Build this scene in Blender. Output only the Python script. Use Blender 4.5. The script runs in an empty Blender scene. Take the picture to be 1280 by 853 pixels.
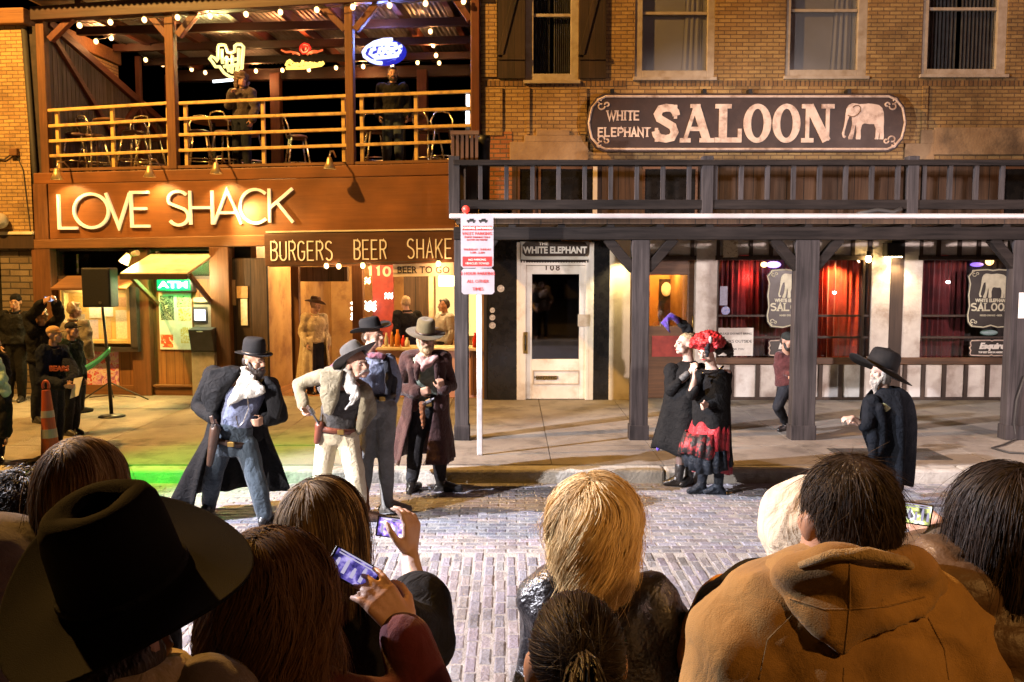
import bpy, math, random
import numpy as np
from mathutils import Vector, Matrix, noise as mnoise
R = math.radians
rng = np.random.default_rng(7)
random.seed(7)
SC = bpy.context.scene
COL = SC.collection

# ---------------------------------------------------------------- camera numbers (used to turn photo measurements into metres)
FPX, CX, CY, PITCH, CAMZ = 1100.0, 640.0, 426.5, R(4.65), 2.35
_sp, _cp = math.sin(PITCH), math.cos(PITCH)
def ray(px, py):
    xc = (px - CX) / FPX; yc = -(py - CY) / FPX
    return (xc, _cp + yc * _sp, -_sp + yc * _cp)
def at(px, py, Y):
    d = ray(px, py); t = Y / d[1]
    return Vector((d[0] * t, Y, CAMZ + d[2] * t))
def ground(px, py, z=0.0):
    d = ray(px, py); t = (z - CAMZ) / d[2]
    return Vector((d[0] * t, d[1] * t, z))

class Frame:
    """a facade: u runs along it, w goes into the building, z is up"""
    def __init__(s, x, y, yaw):
        s.x, s.y, s.yaw = x, y, yaw; s.c, s.s = math.cos(yaw), math.sin(yaw)
    def world(s, u, w, z):
        return Vector((s.x + u * s.c - w * s.s, s.y + u * s.s + w * s.c, z))
    def px(s, px, py, w=0.0):
        d = ray(px, py)
        # solve (d*t - o) . n = w with n = (-s, c)
        ox, oy = -s.x, -s.y
        t = (w + s.x * -s.s + s.y * s.c) / (-d[0] * s.s + d[1] * s.c)
        X, Y = d[0] * t - s.x, d[1] * t - s.y
        return X * s.c + Y * s.s, CAMZ + d[2] * t
WORLD = Frame(0, 0, 0)

# ---------------------------------------------------------------- objects
ORG = {}
def tag(o, label=None, cat=None, group=None, kind=None):
    if label: o['label'] = label
    if cat: o['category'] = cat
    if group: o['group'] = group
    if kind: o['kind'] = kind
    return o
def thing(name, label, cat, fr=WORLD, org=(0, 0, 0), group=None, yaw=0.0, scale=1.0):
    o = bpy.data.objects.new(name, None); COL.objects.link(o)
    o.empty_display_size = 0.1
    o.location = fr.world(*org); o.rotation_euler = (0, 0, fr.yaw + yaw); o.scale = (scale,) * 3
    ORG[o.name] = Vector(org)
    tag(o, label, cat, group)
    return o
def root_of(o):
    while o.parent: o = o.parent
    return o
def link(me, name, m, parent=None, smooth=False):
    o = bpy.data.objects.new(name, me); COL.objects.link(o)
    if m is not None: me.materials.append(m)
    if parent is not None: o.parent = parent
    if smooth: me.shade_smooth()
    return o
def copy_tree(o, parent=None):
    c = o.copy(); COL.objects.link(c); c.parent = parent
    for ch in list(o.children): copy_tree(ch, c)
    return c

class MB:
    """collects simple shapes and links them as one mesh"""
    def __init__(s): s.v = []; s.f = []; s.c = []
    def add(s, vs, fs, col=None):
        b = len(s.v); s.v += [tuple(map(float, p)) for p in vs]; s.f += [tuple(i + b for i in q) for q in fs]
        if col is not None: s.c += [col] * len(fs)
    def box(s, x0, x1, y0, y1, z0, z1, col=None):
        x0, x1 = sorted((x0, x1)); y0, y1 = sorted((y0, y1)); z0, z1 = sorted((z0, z1))
        s.add([(x0,y0,z0),(x1,y0,z0),(x1,y1,z0),(x0,y1,z0),(x0,y0,z1),(x1,y0,z1),(x1,y1,z1),(x0,y1,z1)],
              [(0,3,2,1),(4,5,6,7),(0,1,5,4),(1,2,6,5),(2,3,7,6),(3,0,4,7)], col)
        return s
    def bar(s, p, q, w, h=None, up=(0, 0, 1)):
        p, q = Vector(p), Vector(q); h = h or w
        d = (q - p).normalized(); u = Vector(up)
        if abs(d.dot(u)) > .98: u = Vector((0, 1, 0))
        a = d.cross(u).normalized(); b = a.cross(d)
        vs = [e + a * i * w / 2 + b * j * h / 2 for e in (p, q) for i, j in ((-1,-1),(1,-1),(1,1),(-1,1))]
        s.add(vs, [(0,1,2,3),(7,6,5,4),(0,4,5,1),(1,5,6,2),(2,6,7,3),(3,7,4,0)]); return s
    def tube(s, pts, r, n=8, closed=False):
        pts = [Vector(p) for p in pts]; rs = r if isinstance(r, (list, tuple)) else [r] * len(pts)
        N = len(pts); prev = None; rings = []
        for i, p in enumerate(pts):
            if closed: d = pts[(i + 1) % N] - pts[i - 1]
            else: d = pts[min(i + 1, N - 1)] - pts[max(i - 1, 0)]
            d = d.normalized() if d.length > 1e-9 else Vector((0, 0, 1))
            if prev is None:
                u = Vector((0, 0, 1)) if abs(d.z) < .9 else Vector((1, 0, 0))
                a = d.cross(u).normalized()
            else:
                a = (prev - d * prev.dot(d)).normalized()
            prev = a; b = d.cross(a)
            rings.append([p + (a * math.cos(t) + b * math.sin(t)) * rs[i] for t in [2 * math.pi * k / n for k in range(n)]])
        s.rings(rings, cap=not closed, loop=closed); return s
    def rings(s, rings, cap=True, loop=False, col=None):
        n = len(rings[0]); vs = [p for r_ in rings for p in r_]; fs = []
        M = len(rings)
        for i in range(M if loop else M - 1):
            j = (i + 1) % M
            for k in range(n): fs.append((i*n+k, i*n+(k+1) % n, j*n+(k+1) % n, j*n+k))
        if cap and not loop: fs += [tuple(range(n))[::-1], tuple((M-1)*n + k for k in range(n))]
        s.add(vs, fs, col); return s
    def cyl(s, p, q, r0, r1=None, n=12):
        r1 = r0 if r1 is None else r1
        return s.tube([p, q], [r0, r1], n)
    def lathe(s, prof, c=(0, 0, 0), n=20, sx=1, sy=1):
        c = Vector(c)
        s.rings([[c + Vector((r_ * math.cos(2*math.pi*k/n) * sx, r_ * math.sin(2*math.pi*k/n) * sy, z)) for k in range(n)] for r_, z in prof]); return s
    def ball(s, c, r, n=10, m=7):
        c = Vector(c); rr = r if isinstance(r, (tuple, list)) else (r, r, r)
        prof = [(math.sin(math.pi * (i + .02) / (m + .04)), -math.cos(math.pi * (i + .02) / (m + .04))) for i in range(m + 1)]
        s.rings([[c + Vector((a * math.cos(2*math.pi*k/n) * rr[0], a * math.sin(2*math.pi*k/n) * rr[1], b * rr[2])) for k in range(n)] for a, b in prof]); return s
    def prism(s, poly, y0, y1, plane='xz'):
        """polygon in the x-z plane pushed from y0 to y1 (or x-y from z0 to z1)"""
        n = len(poly)
        mk = (lambda a, b, c: (a, c, b)) if plane == 'xz' else ((lambda a, b, c: (a, b, c)) if plane == 'xy' else (lambda a, b, c: (c, a, b)))
        vs = [mk(a, b, y0) for a, b in poly] + [mk(a, b, y1) for a, b in poly]
        fs = [tuple(range(n)), tuple(range(2*n-1, n-1, -1))] + [(i, i + n, (i+1) % n + n, (i+1) % n) for i in range(n)]
        s.add(vs, fs); return s
    def grid(s, P, col=None):
        """P[i][j] points -> open sheet"""
        a, b = len(P), len(P[0]); s.add([p for r_ in P for p in r_], [(i*b+j, i*b+j+1, (i+1)*b+j+1, (i+1)*b+j) for i in range(a-1) for j in range(b-1)], col); return s
    def build(s, name, m, parent=None, bev=0.0, smooth=False, org=None, fix=True):
        if org is None: org = ORG.get(root_of(parent).name, Vector()) if parent is not None else Vector()
        me = bpy.data.meshes.new(name)
        me.from_pydata([(a - org[0], b - org[1], c - org[2]) for a, b, c in s.v], [], s.f)
        if s.c:
            at_ = me.attributes.new('tint', 'FLOAT_COLOR', 'FACE')
            arr = np.ones((len(s.f), 4), dtype=np.float32); arr[:len(s.c), :3] = np.array(s.c, dtype=np.float32).reshape(-1, 3)
            at_.data.foreach_set('color', arr.ravel())
        if fix:
            import bmesh
            b = bmesh.new(); b.from_mesh(me); bmesh.ops.recalc_face_normals(b, faces=b.faces); b.to_mesh(me); b.free()
        o = link(me, name, m, parent, smooth)
        if bev:
            md = o.modifiers.new('bevel', 'BEVEL'); md.width = bev; md.segments = 2; md.limit_method = 'ANGLE'; md.angle_limit = R(40)
        return o
    def top(s, name, m, label, cat, fr=WORLD, org=None, group=None, kind=None, **k):
        """the thing is one mesh: its origin sits at org (facade coordinates)"""
        if org is None:
            V = np.array(s.v); org = ((V[:,0].min()+V[:,0].max())/2, (V[:,1].min()+V[:,1].max())/2, V[:,2].min())
        o = s.build(name, m, None, org=Vector(org), **k)
        o.location = fr.world(*org); o.rotation_euler = (0, 0, fr.yaw)
        return tag(o, label, cat, group, kind)

# ---------------------------------------------------------------- materials
def _nt(name):
    m = bpy.data.materials.new(name); m.use_nodes = True
    nt = m.node_tree; b = nt.nodes['Principled BSDF']
    return m, nt, b
def N(nt, t, **k):
    n = nt.nodes.new(t)
    for a, v in k.items():
        if a in n.inputs: n.inputs[a].default_value = v
        else: setattr(n, a, v)
    return n
def rgb(c, a=1.0): return (c[0], c[1], c[2], a)
def mat(name, c1, c2=None, rough=.6, metal=0.0, scale=6.0, detail=5, stretch=(1, 1, 1), bump=0.0, bscale=None, lo=.35, hi=.65, spec=.5, sheen=0, dirt=None, tint=False, coat=0, alpha=1, rvar=0.12, fold=0):
    """one noise-mottled surface: two colours, uneven gloss and a fine relief"""
    m, nt, b = _nt(name)
    tc = N(nt, 'ShaderNodeTexCoord'); mp = N(nt, 'ShaderNodeMapping'); mp.inputs['Scale'].default_value = stretch
    nt.links.new(tc.outputs['Object'], mp.inputs['Vector'])
    nz = N(nt, 'ShaderNodeTexNoise', Scale=scale, Detail=detail, Roughness=.6)
    nt.links.new(mp.outputs[0], nz.inputs['Vector'])
    cr = N(nt, 'ShaderNodeValToRGB'); cr.color_ramp.elements[0].position = lo; cr.color_ramp.elements[1].position = hi
    c2 = c2 or tuple(x * .8 for x in c1)
    cr.color_ramp.elements[0].color = rgb(c1); cr.color_ramp.elements[1].color = rgb(c2)
    nt.links.new(nz.outputs['Fac'], cr.inputs['Fac'])
    out = cr.outputs['Color']
    if dirt:
        n2 = N(nt, 'ShaderNodeTexNoise', Scale=dirt[1], Detail=6, Roughness=.65); nt.links.new(tc.outputs['Object'], n2.inputs['Vector'])
        r2 = N(nt, 'ShaderNodeMapRange'); r2.inputs[1].default_value = .5; r2.inputs[2].default_value = .68; r2.inputs[4].default_value = dirt[2]
        nt.links.new(n2.outputs['Fac'], r2.inputs[0])
        mx = N(nt, 'ShaderNodeMix', data_type='RGBA'); nt.links.new(r2.outputs[0], mx.inputs[0]); nt.links.new(out, mx.inputs[6]); mx.inputs[7].default_value = rgb(dirt[0]); out = mx.outputs[2]
    if tint:
        a = N(nt, 'ShaderNodeAttribute'); a.attribute_name = 'tint'
        mx = N(nt, 'ShaderNodeMix', data_type='RGBA', blend_type='MULTIPLY'); mx.inputs[0].default_value = 1
        nt.links.new(out, mx.inputs[6]); nt.links.new(a.outputs['Color'], mx.inputs[7]); out = mx.outputs[2]
    nt.links.new(out, b.inputs['Base Color'])
    if rvar:
        rr = N(nt, 'ShaderNodeMapRange'); rr.inputs[3].default_value = max(.05, rough - rvar); rr.inputs[4].default_value = min(1, rough + rvar)
        nt.links.new(nz.outputs['Fac'], rr.inputs[0]); nt.links.new(rr.outputs[0], b.inputs['Roughness'])
    else: b.inputs['Roughness'].default_value = rough
    b.inputs['Metallic'].default_value = metal; b.inputs['Specular IOR Level'].default_value = spec
    if sheen: b.inputs['Sheen Weight'].default_value = sheen; b.inputs['Sheen Roughness'].default_value = .5
    if coat: b.inputs['Coat Weight'].default_value = coat
    if bump:
        n3 = N(nt, 'ShaderNodeTexNoise', Scale=bscale or scale * 3, Detail=5); nt.links.new(mp.outputs[0], n3.inputs['Vector'])
        bp = N(nt, 'ShaderNodeBump', Strength=min(1, bump * 1.2), Distance=.02); nt.links.new(n3.outputs['Fac'], bp.inputs['Height']); nt.links.new(bp.outputs[0], b.inputs['Normal'])
        if fold:
            n4 = N(nt, 'ShaderNodeTexNoise', Scale=13, Detail=3, Roughness=.45, Distortion=1.6); nt.links.new(tc.outputs['Object'], n4.inputs['Vector'])
            b4 = N(nt, 'ShaderNodeBump', Strength=fold, Distance=.05); nt.links.new(n4.outputs['Fac'], b4.inputs['Height']); nt.links.new(b4.outputs[0], bp.inputs['Normal'])
    return m
def emit(name, c, s, base=(0.8, 0.8, 0.8)):
    m, nt, b = _nt(name)
    b.inputs['Base Color'].default_value = rgb(base); b.inputs['Emission Color'].default_value = rgb(c); b.inputs['Emission Strength'].default_value = s
    b.inputs['Roughness'].default_value = .4
    return m
def glass(name, tint=(.9, .92, .95), refl=.12, rough=.03, alpha=.9):
    m = bpy.data.materials.new(name); m.use_nodes = True; nt = m.node_tree; nt.nodes.clear()
    o = N(nt, 'ShaderNodeOutputMaterial'); t = N(nt, 'ShaderNodeBsdfTransparent'); t.inputs[0].default_value = rgb(tint)
    g = N(nt, 'ShaderNodeBsdfGlossy', Roughness=rough); mx = N(nt, 'ShaderNodeMixShader'); lw = N(nt, 'ShaderNodeLayerWeight', Blend=.35)
    mm = N(nt, 'ShaderNodeMath', operation='MULTIPLY_ADD'); mm.inputs[1].default_value = .5; mm.inputs[2].default_value = refl
    nt.links.new(lw.outputs['Fresnel'], mm.inputs[0]); nt.links.new(mm.outputs[0], mx.inputs[0]); nt.links.new(t.outputs[0], mx.inputs[1]); nt.links.new(g.outputs[0], mx.inputs[2]); nt.links.new(mx.outputs[0], o.inputs[0])
    return m
def bricks(name, c1, c2, mortar, bw=.21, bh=.075, joint=.012, bias=0., bump=.5, stain=(.02, .012, .006), staina=.5, vert=False):
    m, nt, b = _nt(name)
    tc = N(nt, 'ShaderNodeTexCoord'); sx = N(nt, 'ShaderNodeSeparateXYZ'); cb = N(nt, 'ShaderNodeCombineXYZ')
    nt.links.new(tc.outputs['Object'], sx.inputs[0])
    ad = N(nt, 'ShaderNodeMath', operation='ADD'); nt.links.new(sx.outputs[0], ad.inputs[0]); nt.links.new(sx.outputs[1], ad.inputs[1])
    nt.links.new(ad.outputs[0], cb.inputs[0]); nt.links.new(sx.outputs[2], cb.inputs[1])
    # uneven hand laid joints
    wz = N(nt, 'ShaderNodeTexNoise', Scale=2.2, Detail=3); nt.links.new(cb.outputs[0], wz.inputs['Vector'])
    wv = N(nt, 'ShaderNodeVectorMath', operation='MULTIPLY_ADD'); wv.inputs[1].default_value = (.02, .014, 0); nt.links.new(wz.outputs['Color'], wv.inputs[0]); nt.links.new(cb.outputs[0], wv.inputs[2])
    br = N(nt, 'ShaderNodeTexBrick', Scale=1.0, Bias=bias); br.inputs['Mortar Size'].default_value = joint; br.inputs['Mortar Smooth'].default_value = .35
    br.inputs['Brick Width'].default_value = bw; br.inputs['Row Height'].default_value = bh
    br.inputs['Color1'].default_value = rgb(c1); br.inputs['Color2'].default_value = rgb(c2); br.inputs['Mortar'].default_value = rgb(mortar)
    nt.links.new(wv.outputs[0], br.inputs['Vector'])
    n2 = N(nt, 'ShaderNodeTexNoise', Scale=.9, Detail=7, Roughness=.7); nt.links.new(cb.outputs[0], n2.inputs['Vector'])
    r2 = N(nt, 'ShaderNodeMapRange'); r2.inputs[1].default_value = .45; r2.inputs[2].default_value = .75; r2.inputs[4].default_value = staina; nt.links.new(n2.outputs['Fac'], r2.inputs[0])
    mx = N(nt, 'ShaderNodeMix', data_type='RGBA'); nt.links.new(r2.outputs[0], mx.inputs[0]); nt.links.new(br.outputs['Color'], mx.inputs[6]); mx.inputs[7].default_value = rgb(stain)
    n3 = N(nt, 'ShaderNodeTexNoise', Scale=60, Detail=3); nt.links.new(tc.outputs['Object'], n3.inputs['Vector'])
    m2 = N(nt, 'ShaderNodeMix', data_type='RGBA', blend_type='OVERLAY'); m2.inputs[0].default_value = .45; nt.links.new(mx.outputs[2], m2.inputs[6]); nt.links.new(n3.outputs['Fac'], m2.inputs[7])
    nt.links.new(m2.outputs[2], b.inputs['Base Color']); b.inputs['Roughness'].default_value = .85
    sb = N(nt, 'ShaderNodeMath', operation='MULTIPLY_ADD'); sb.inputs[1].default_value = -1.0; nt.links.new(br.outputs['Fac'], sb.inputs[0])
    sc = N(nt, 'ShaderNodeMath', operation='MULTIPLY'); sc.inputs[1].default_value = .25; nt.links.new(n3.outputs['Fac'], sc.inputs[0]); nt.links.new(sc.outputs[0], sb.inputs[2])
    bp = N(nt, 'ShaderNodeBump', Strength=bump, Distance=.012); nt.links.new(sb.outputs[0], bp.inputs['Height']); nt.links.new(bp.outputs[0], b.inputs['Normal'])
    return m
def wood(name, c1, c2, axis='z', rough=.6, board=None, baxis='x', bump=.35, dirt=None, gscale=1.0, coat=0, spec=.4):
    """grain along an axis; board = width of planks with dark joints across baxis"""
    m, nt, b = _nt(name)
    tc = N(nt, 'ShaderNodeTexCoord'); mp = N(nt, 'ShaderNodeMapping')
    st = {'x': (.7, 14, 14), 'y': (14, .7, 14), 'z': (14, 14, .7)}[axis]; mp.inputs['Scale'].default_value = [q * gscale for q in st]
    nt.links.new(tc.outputs['Object'], mp.inputs['Vector'])
    nz = N(nt, 'ShaderNodeTexNoise', Scale=1.6, Detail=7, Roughness=.65, Distortion=.6); nt.links.new(mp.outputs[0], nz.inputs['Vector'])
    cr = N(nt, 'ShaderNodeValToRGB'); cr.color_ramp.elements[0].position = .3; cr.color_ramp.elements[1].position = .7
    cr.color_ramp.elements[0].color = rgb(c2); cr.color_ramp.elements[1].color = rgb(c1); nt.links.new(nz.outputs['Fac'], cr.inputs['Fac'])
    out = cr.outputs[0]; h = nz.outputs['Fac']
    n2 = N(nt, 'ShaderNodeTexNoise', Scale=1.3, Detail=5); nt.links.new(tc.outputs['Object'], n2.inputs['Vector'])
    r2 = N(nt, 'ShaderNodeMapRange'); r2.inputs[1].default_value = .35; r2.inputs[2].default_value = .7; r2.inputs[3].default_value = .65; r2.inputs[4].default_value = 1.15; nt.links.new(n2.outputs['Fac'], r2.inputs[0])
    mx = N(nt, 'ShaderNodeMix', data_type='RGBA', blend_type='MULTIPLY'); mx.inputs[0].default_value = 1; nt.links.new(out, mx.inputs[6]); nt.links.new(r2.outputs[0], mx.inputs[7]); out = mx.outputs[2]
    if board:
        sx = N(nt, 'ShaderNodeSeparateXYZ'); nt.links.new(tc.outputs['Object'], sx.inputs[0])
        dv = N(nt, 'ShaderNodeMath', operation='DIVIDE'); dv.inputs[1].default_value = board; nt.links.new(sx.outputs['xyz'.index(baxis)], dv.inputs[0])
        fr = N(nt, 'ShaderNodeMath', operation='FRACT'); nt.links.new(dv.outputs[0], fr.inputs[0])
        fl = N(nt, 'ShaderNodeMath', operation='FLOOR'); nt.links.new(dv.outputs[0], fl.inputs[0])
        wn = N(nt, 'ShaderNodeTexWhiteNoise', noise_dimensions='1D'); nt.links.new(fl.outputs[0], wn.inputs['W'])
        r3 = N(nt, 'ShaderNodeMapRange'); r3.inputs[3].default_value = .7; r3.inputs[4].default_value = 1.15; nt.links.new(wn.outputs['Value'], r3.inputs[0])
        m3 = N(nt, 'ShaderNodeMix', data_type='RGBA', blend_type='MULTIPLY'); m3.inputs[0].default_value = 1; nt.links.new(out, m3.inputs[6]); nt.links.new(r3.outputs[0], m3.inputs[7])
        gp = N(nt, 'ShaderNodeMath', operation='LESS_THAN'); gp.inputs[1].default_value = .05; nt.links.new(fr.outputs[0], gp.inputs[0])
        m4 = N(nt, 'ShaderNodeMix', data_type='RGBA'); nt.links.new(gp.outputs[0], m4.inputs[0]); nt.links.new(m3.outputs[2], m4.inputs[6]); m4.inputs[7].default_value = rgb([x * .2 for x in c2]); out = m4.outputs[2]
        sb = N(nt, 'ShaderNodeMath', operation='SUBTRACT'); nt.links.new(h, sb.inputs[0]); nt.links.new(gp.outputs[0], sb.inputs[1]); h = sb.outputs[0]
    nt.links.new(out, b.inputs['Base Color'])
    r5 = N(nt, 'ShaderNodeMapRange'); r5.inputs[3].default_value = min(1, rough + .15); r5.inputs[4].default_value = max(.05, rough - .15); nt.links.new(nz.outputs['Fac'], r5.inputs[0]); nt.links.new(r5.outputs[0], b.inputs['Roughness'])
    bp = N(nt, 'ShaderNodeBump', Strength=bump, Distance=.01); nt.links.new(h, bp.inputs['Height']); nt.links.new(bp.outputs[0], b.inputs['Normal'])
    if coat: b.inputs['Coat Weight'].default_value = coat
    b.inputs['Specular IOR Level'].default_value = spec
    return m

# ---------------------------------------------------------------- lettering built from strokes
def arc(cx, cy, rx, ry, a0, a1, n=14):
    return [(cx + rx * math.cos(R(a0 + (a1 - a0) * i / n)), cy + ry * math.sin(R(a0 + (a1 - a0) * i / n))) for i in range(n + 1)]
def glyph(ch, w):
    h = w / 2
    return {
    'L': [[(0,1),(0,0),(w,0)]], 'O': [arc(h,.5,h,.5,0,360,28)], 'V': [[(0,1),(h,0),(w,1)]],
    'E': [[(w,1),(0,1),(0,0),(w,0)],[(0,.52),(w*.85,.52)]], 'H': [[(0,0),(0,1)],[(w,0),(w,1)],[(0,.5),(w,.5)]],
    'A': [[(0,0),(h,1),(w,0)],[(w*.17,.33),(w*.83,.33)]], 'K': [[(0,0),(0,1)],[(w,1),(0,.42)],[(w*.32,.6),(w,0)]],
    'C': [arc(h*1.1,.5,h*1.1,.5,48,312,22)],
    'S': [arc(h,.76,h,.24,35,225,12)[:-1] + arc(h,.26,h,.26,58,-150,14)],
    'B': [[(0,0),(0,1),(h,1)]+arc(h,.77,h,.23,90,-90,10)+[(0,.54)],[(h,.54)]+arc(h,.27,h,.27,90,-90,10)+[(0,0)]],
    'U': [[(0,1),(0,.26)]+arc(h,.26,h,.26,180,360,12)+[(w,1)]], 'R': [[(0,0),(0,1),(h,1)]+arc(h,.76,h,.24,90,-90,10)+[(0,.52)],[(h,.52),(w,0)]],
    'G': [arc(h,.74,h,.26,30,180,8)+arc(h,.26,h,.26,180,360,12)+[(w,.46),(h*1.05,.46)]],
    'N': [[(0,0),(0,1),(w,0),(w,1)]], 'W': [[(0,1),(w*.27,0),(h,.9),(w*.73,0),(w,1)]], 'I': [[(h,0),(h,1)]], 'T': [[(h,0),(h,1)],[(0,1),(w,1)]],
    'P': [[(0,0),(0,1),(h,1)]+arc(h,.74,h,.26,90,-90,10)+[(0,.48)]], ' ': [],
    '1': [[(h*.4,.86),(h,1),(h,0)]], '0': [arc(h,.5,h,.5,0,360,24)], '8': [arc(h,.75,h*.85,.25,0,360,18), arc(h,.25,h,.25,0,360,18)]}[ch]
def ribbon(mb, pts, wd, y0, y1, sx=1.0):
    """a flat stroke of width wd in the x-z plane, y0 back, y1 front"""
    n = len(pts); closed = math.hypot(pts[0][0]-pts[-1][0], pts[0][1]-pts[-1][1]) < 1e-6
    if closed: pts = pts[:-1]; n -= 1
    L, Rr = [], []
    for i, p in enumerate(pts):
        a = pts[i-1] if (i or closed) else None; b = pts[(i+1) % n] if (i < n-1 or closed) else None
        ds = []
        for s_, e in ((a, p), (p, b)):
            if s_ is not None and e is not None:
                d = (e[0]-s_[0], e[1]-s_[1]); l = math.hypot(*d) or 1; ds.append((d[0]/l, d[1]/l))
        n1 = (-ds[0][1], ds[0][0]); n2 = (-ds[-1][1], ds[-1][0])
        mxx, mzz = n1[0]+n2[0], n1[1]+n2[1]; l = math.hypot(mxx, mzz) or 1; mxx /= l; mzz /= l
        k = 1 / max(.35, mxx*n1[0]+mzz*n1[1]); o = wd/2*k
        L.append((p[0]+mxx*o*sx, p[1]+mzz*o)); Rr.append((p[0]-mxx*o*sx, p[1]-mzz*o))
    rings = [[(L[i][0], y1, L[i][1]), (Rr[i][0], y1, Rr[i][1]), (Rr[i][0], y0, Rr[i][1]), (L[i][0], y0, L[i][1])] for i in range(n)]
    mb.rings(rings, cap=not closed, loop=closed)
def stroke_text(mb, text, x, z, H, w, gap, sw, y0, y1, widths=None, slab=0.0, xend=None):
    """letters of height H; w width ratio; sw stroke width; returns end x. y1<y0 is towards the viewer"""
    widths = widths or {}
    tot = sum((widths.get(c, w)) * H + gap for c in text) - gap
    k = 1.0 if xend is None else (xend - x) / tot
    cx = x; e = 0
    for c in text:
        gw = widths.get(c, w)
        for st in glyph(c, gw):
            e += 1; yy = y1 - .0006 * (e % 7)
            m_ = sw / 2
            pts = [(cx + p[0] * H * k, z + m_ + p[1] * (H - 2 * m_)) for p in st]
            ribbon(mb, pts, sw, y0, yy)
            if slab and len(st) < 9 and c not in 'O':
                for q in (st[0], st[-1]):
                    if q[1] < .02 or q[1] > .98:
                        X = cx + q[0] * H * k; Z = z + (0 if q[1] < .5 else H - sw * .55)
                        if c in 'LE' and q[0] > .1: continue
                        e += 1; mb.box(X - sw * slab, X + sw * slab, y0, y1 - .0006 * (e % 7) - .005, Z, Z + sw * .55)
        cx += gw * H * k + gap * k
    return cx - gap * k
def text_mesh(name, txt, size, m, parent, loc, depth=.004, align='CENTER', sx=1.0, bold=0.0, shear=0.0, org=None):
    """a line of small print facing -Y; loc in the same coordinates as the parent's meshes"""
    cu = bpy.data.curves.new(name, 'FONT'); cu.body = txt; cu.size = size; cu.align_x = align; cu.align_y = 'CENTER'; cu.extrude = depth / 2; cu.offset = bold; cu.shear = shear; cu.resolution_u = 2
    o = bpy.data.objects.new(name, cu); COL.objects.link(o)
    dg = bpy.context.evaluated_depsgraph_get(); me = bpy.data.meshes.new_from_object(o.evaluated_get(dg))
    bpy.data.objects.remove(o); bpy.data.curves.remove(cu)
    if org is None: org = ORG.get(root_of(parent).name, Vector())
    M = Matrix.Translation(Vector(loc) - Vector(org)) @ Matrix.Rotation(R(90), 4, 'X') @ Matrix.Diagonal((sx, 1, 1, 1))
    me.transform(M)
    return link(me, name, m, parent)
# ================================================================ ground
KY = ground(640, 604, 0).y            # front face of the far kerb
M = {}
M['concrete'] = mat('concrete', (.23,.205,.17), (.15,.13,.11), rough=.85, scale=1.4, detail=8, bump=.35, bscale=55, dirt=((.06,.05,.04), 2.3, .75))
M['kerb'] = mat('kerb_concrete', (.36,.345,.31), (.22,.205,.18), rough=.85, scale=3, detail=8, bump=.45, bscale=40, dirt=((.07,.06,.05), 3.2, .75))
M['mortar'] = mat('joint_sand', (.31,.305,.30), (.19,.185,.18), rough=.95, scale=5, bump=.4, bscale=80)
M['paver'] = mat('paving_brick', (.245,.25,.285), (.165,.168,.195), rough=.42, scale=9, detail=6, bump=.45, bscale=45, tint=True, dirt=((.06,.052,.05), .8, .72), rvar=.2)
M['asphalt'] = mat('asphalt', (.05,.05,.05), (.035,.034,.033), rough=.9, scale=20, bump=.4)
M['black_metal'] = mat('black_metal', (.015,.015,.015), (.025,.024,.023), rough=.45, metal=.3)

g = MB(); g.box(-60, 60, -40, 80, -.5, -.036); tag(g.build('ground', M['asphalt'], org=(0,0,0)), kind='structure')
g = MB(); g.box(-14, 14, 1.6, KY, -.03, -.005); tag(g.build('street_bed', M['mortar'], org=(0,0,0)), kind='structure')
# brick paving: every brick has its own height, tilt and shade
def paving():
    b = MB()
    def brick(x0, x1, y0, y1):
        h = random.gauss(0, .0022); tx, ty = random.gauss(0, .012), random.gauss(0, .012)
        j = lambda: random.gauss(0, .0028)
        x0 += j(); x1 += j(); y0 += j(); y1 += j(); e = .013
        mx, my = (x0+x1)/2, (y0+y1)/2
        z = lambda x, y, d: h + d + (x-mx)*tx + (y-my)*ty
        t = random.choice((.76,.84,.9,.95,1.,1.,1.05,1.12)) ; col = (t*random.uniform(.95,1.08), t, t*random.uniform(.92,1.1))
        q = [(x0,y0),(x1,y0),(x1,y1),(x0,y1)]; qi = [(x0+e,y0+e),(x1-e,y0+e),(x1-e,y1-e),(x0+e,y1-e)]
        vs = [(x,y,-.02) for x,y in q] + [(x,y,z(x,y,-.007)) for x,y in q] + [(x,y,z(x,y,0)) for x,y in qi]
        b.add(vs, [(8,9,10,11)] + [(4+i,4+(i+1)%4,8+(i+1)%4,8+i) for i in range(4)] + [(i,(i+1)%4,4+(i+1)%4,4+i) for i in range(4)], col)
    YS = 7.15; bw, bl, gp = .086, .175, .009
    y = KY - .02 - bw; k = 0
    while y > YS:                                    # parking strip: courses run along the street
        x = -7.4 + (k % 2) * .1
        while x < 8.4:
            brick(x, x + bl, y, y + bw); x += bl + gp
        y -= bw + gp; k += 1
    y0 = y + bw
    x = -6.4; k = 0; bw, bl = .078, .21
    while x < 7.2:                                   # roadway: bricks lie across
        yy = y0 - (k % 2) * .11
        while yy > 2.4:
            dx = .10 * (y0 - yy) * .12
            brick(x + dx, x + dx + bw, yy - bl, yy); yy -= bl + gp
        x += bw + gp; k += 1
    return b
tag(paving().build('street', M['paver'], org=(0,0,0), fix=False), kind='structure')
# near pavement the crowd stands on
g = MB(); g.box(-14, 14, -6, 2.55, -.2, .15); tag(g.build('near_pavement', M['concrete'], org=(0,0,0), bev=.02), kind='structure')
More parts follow.
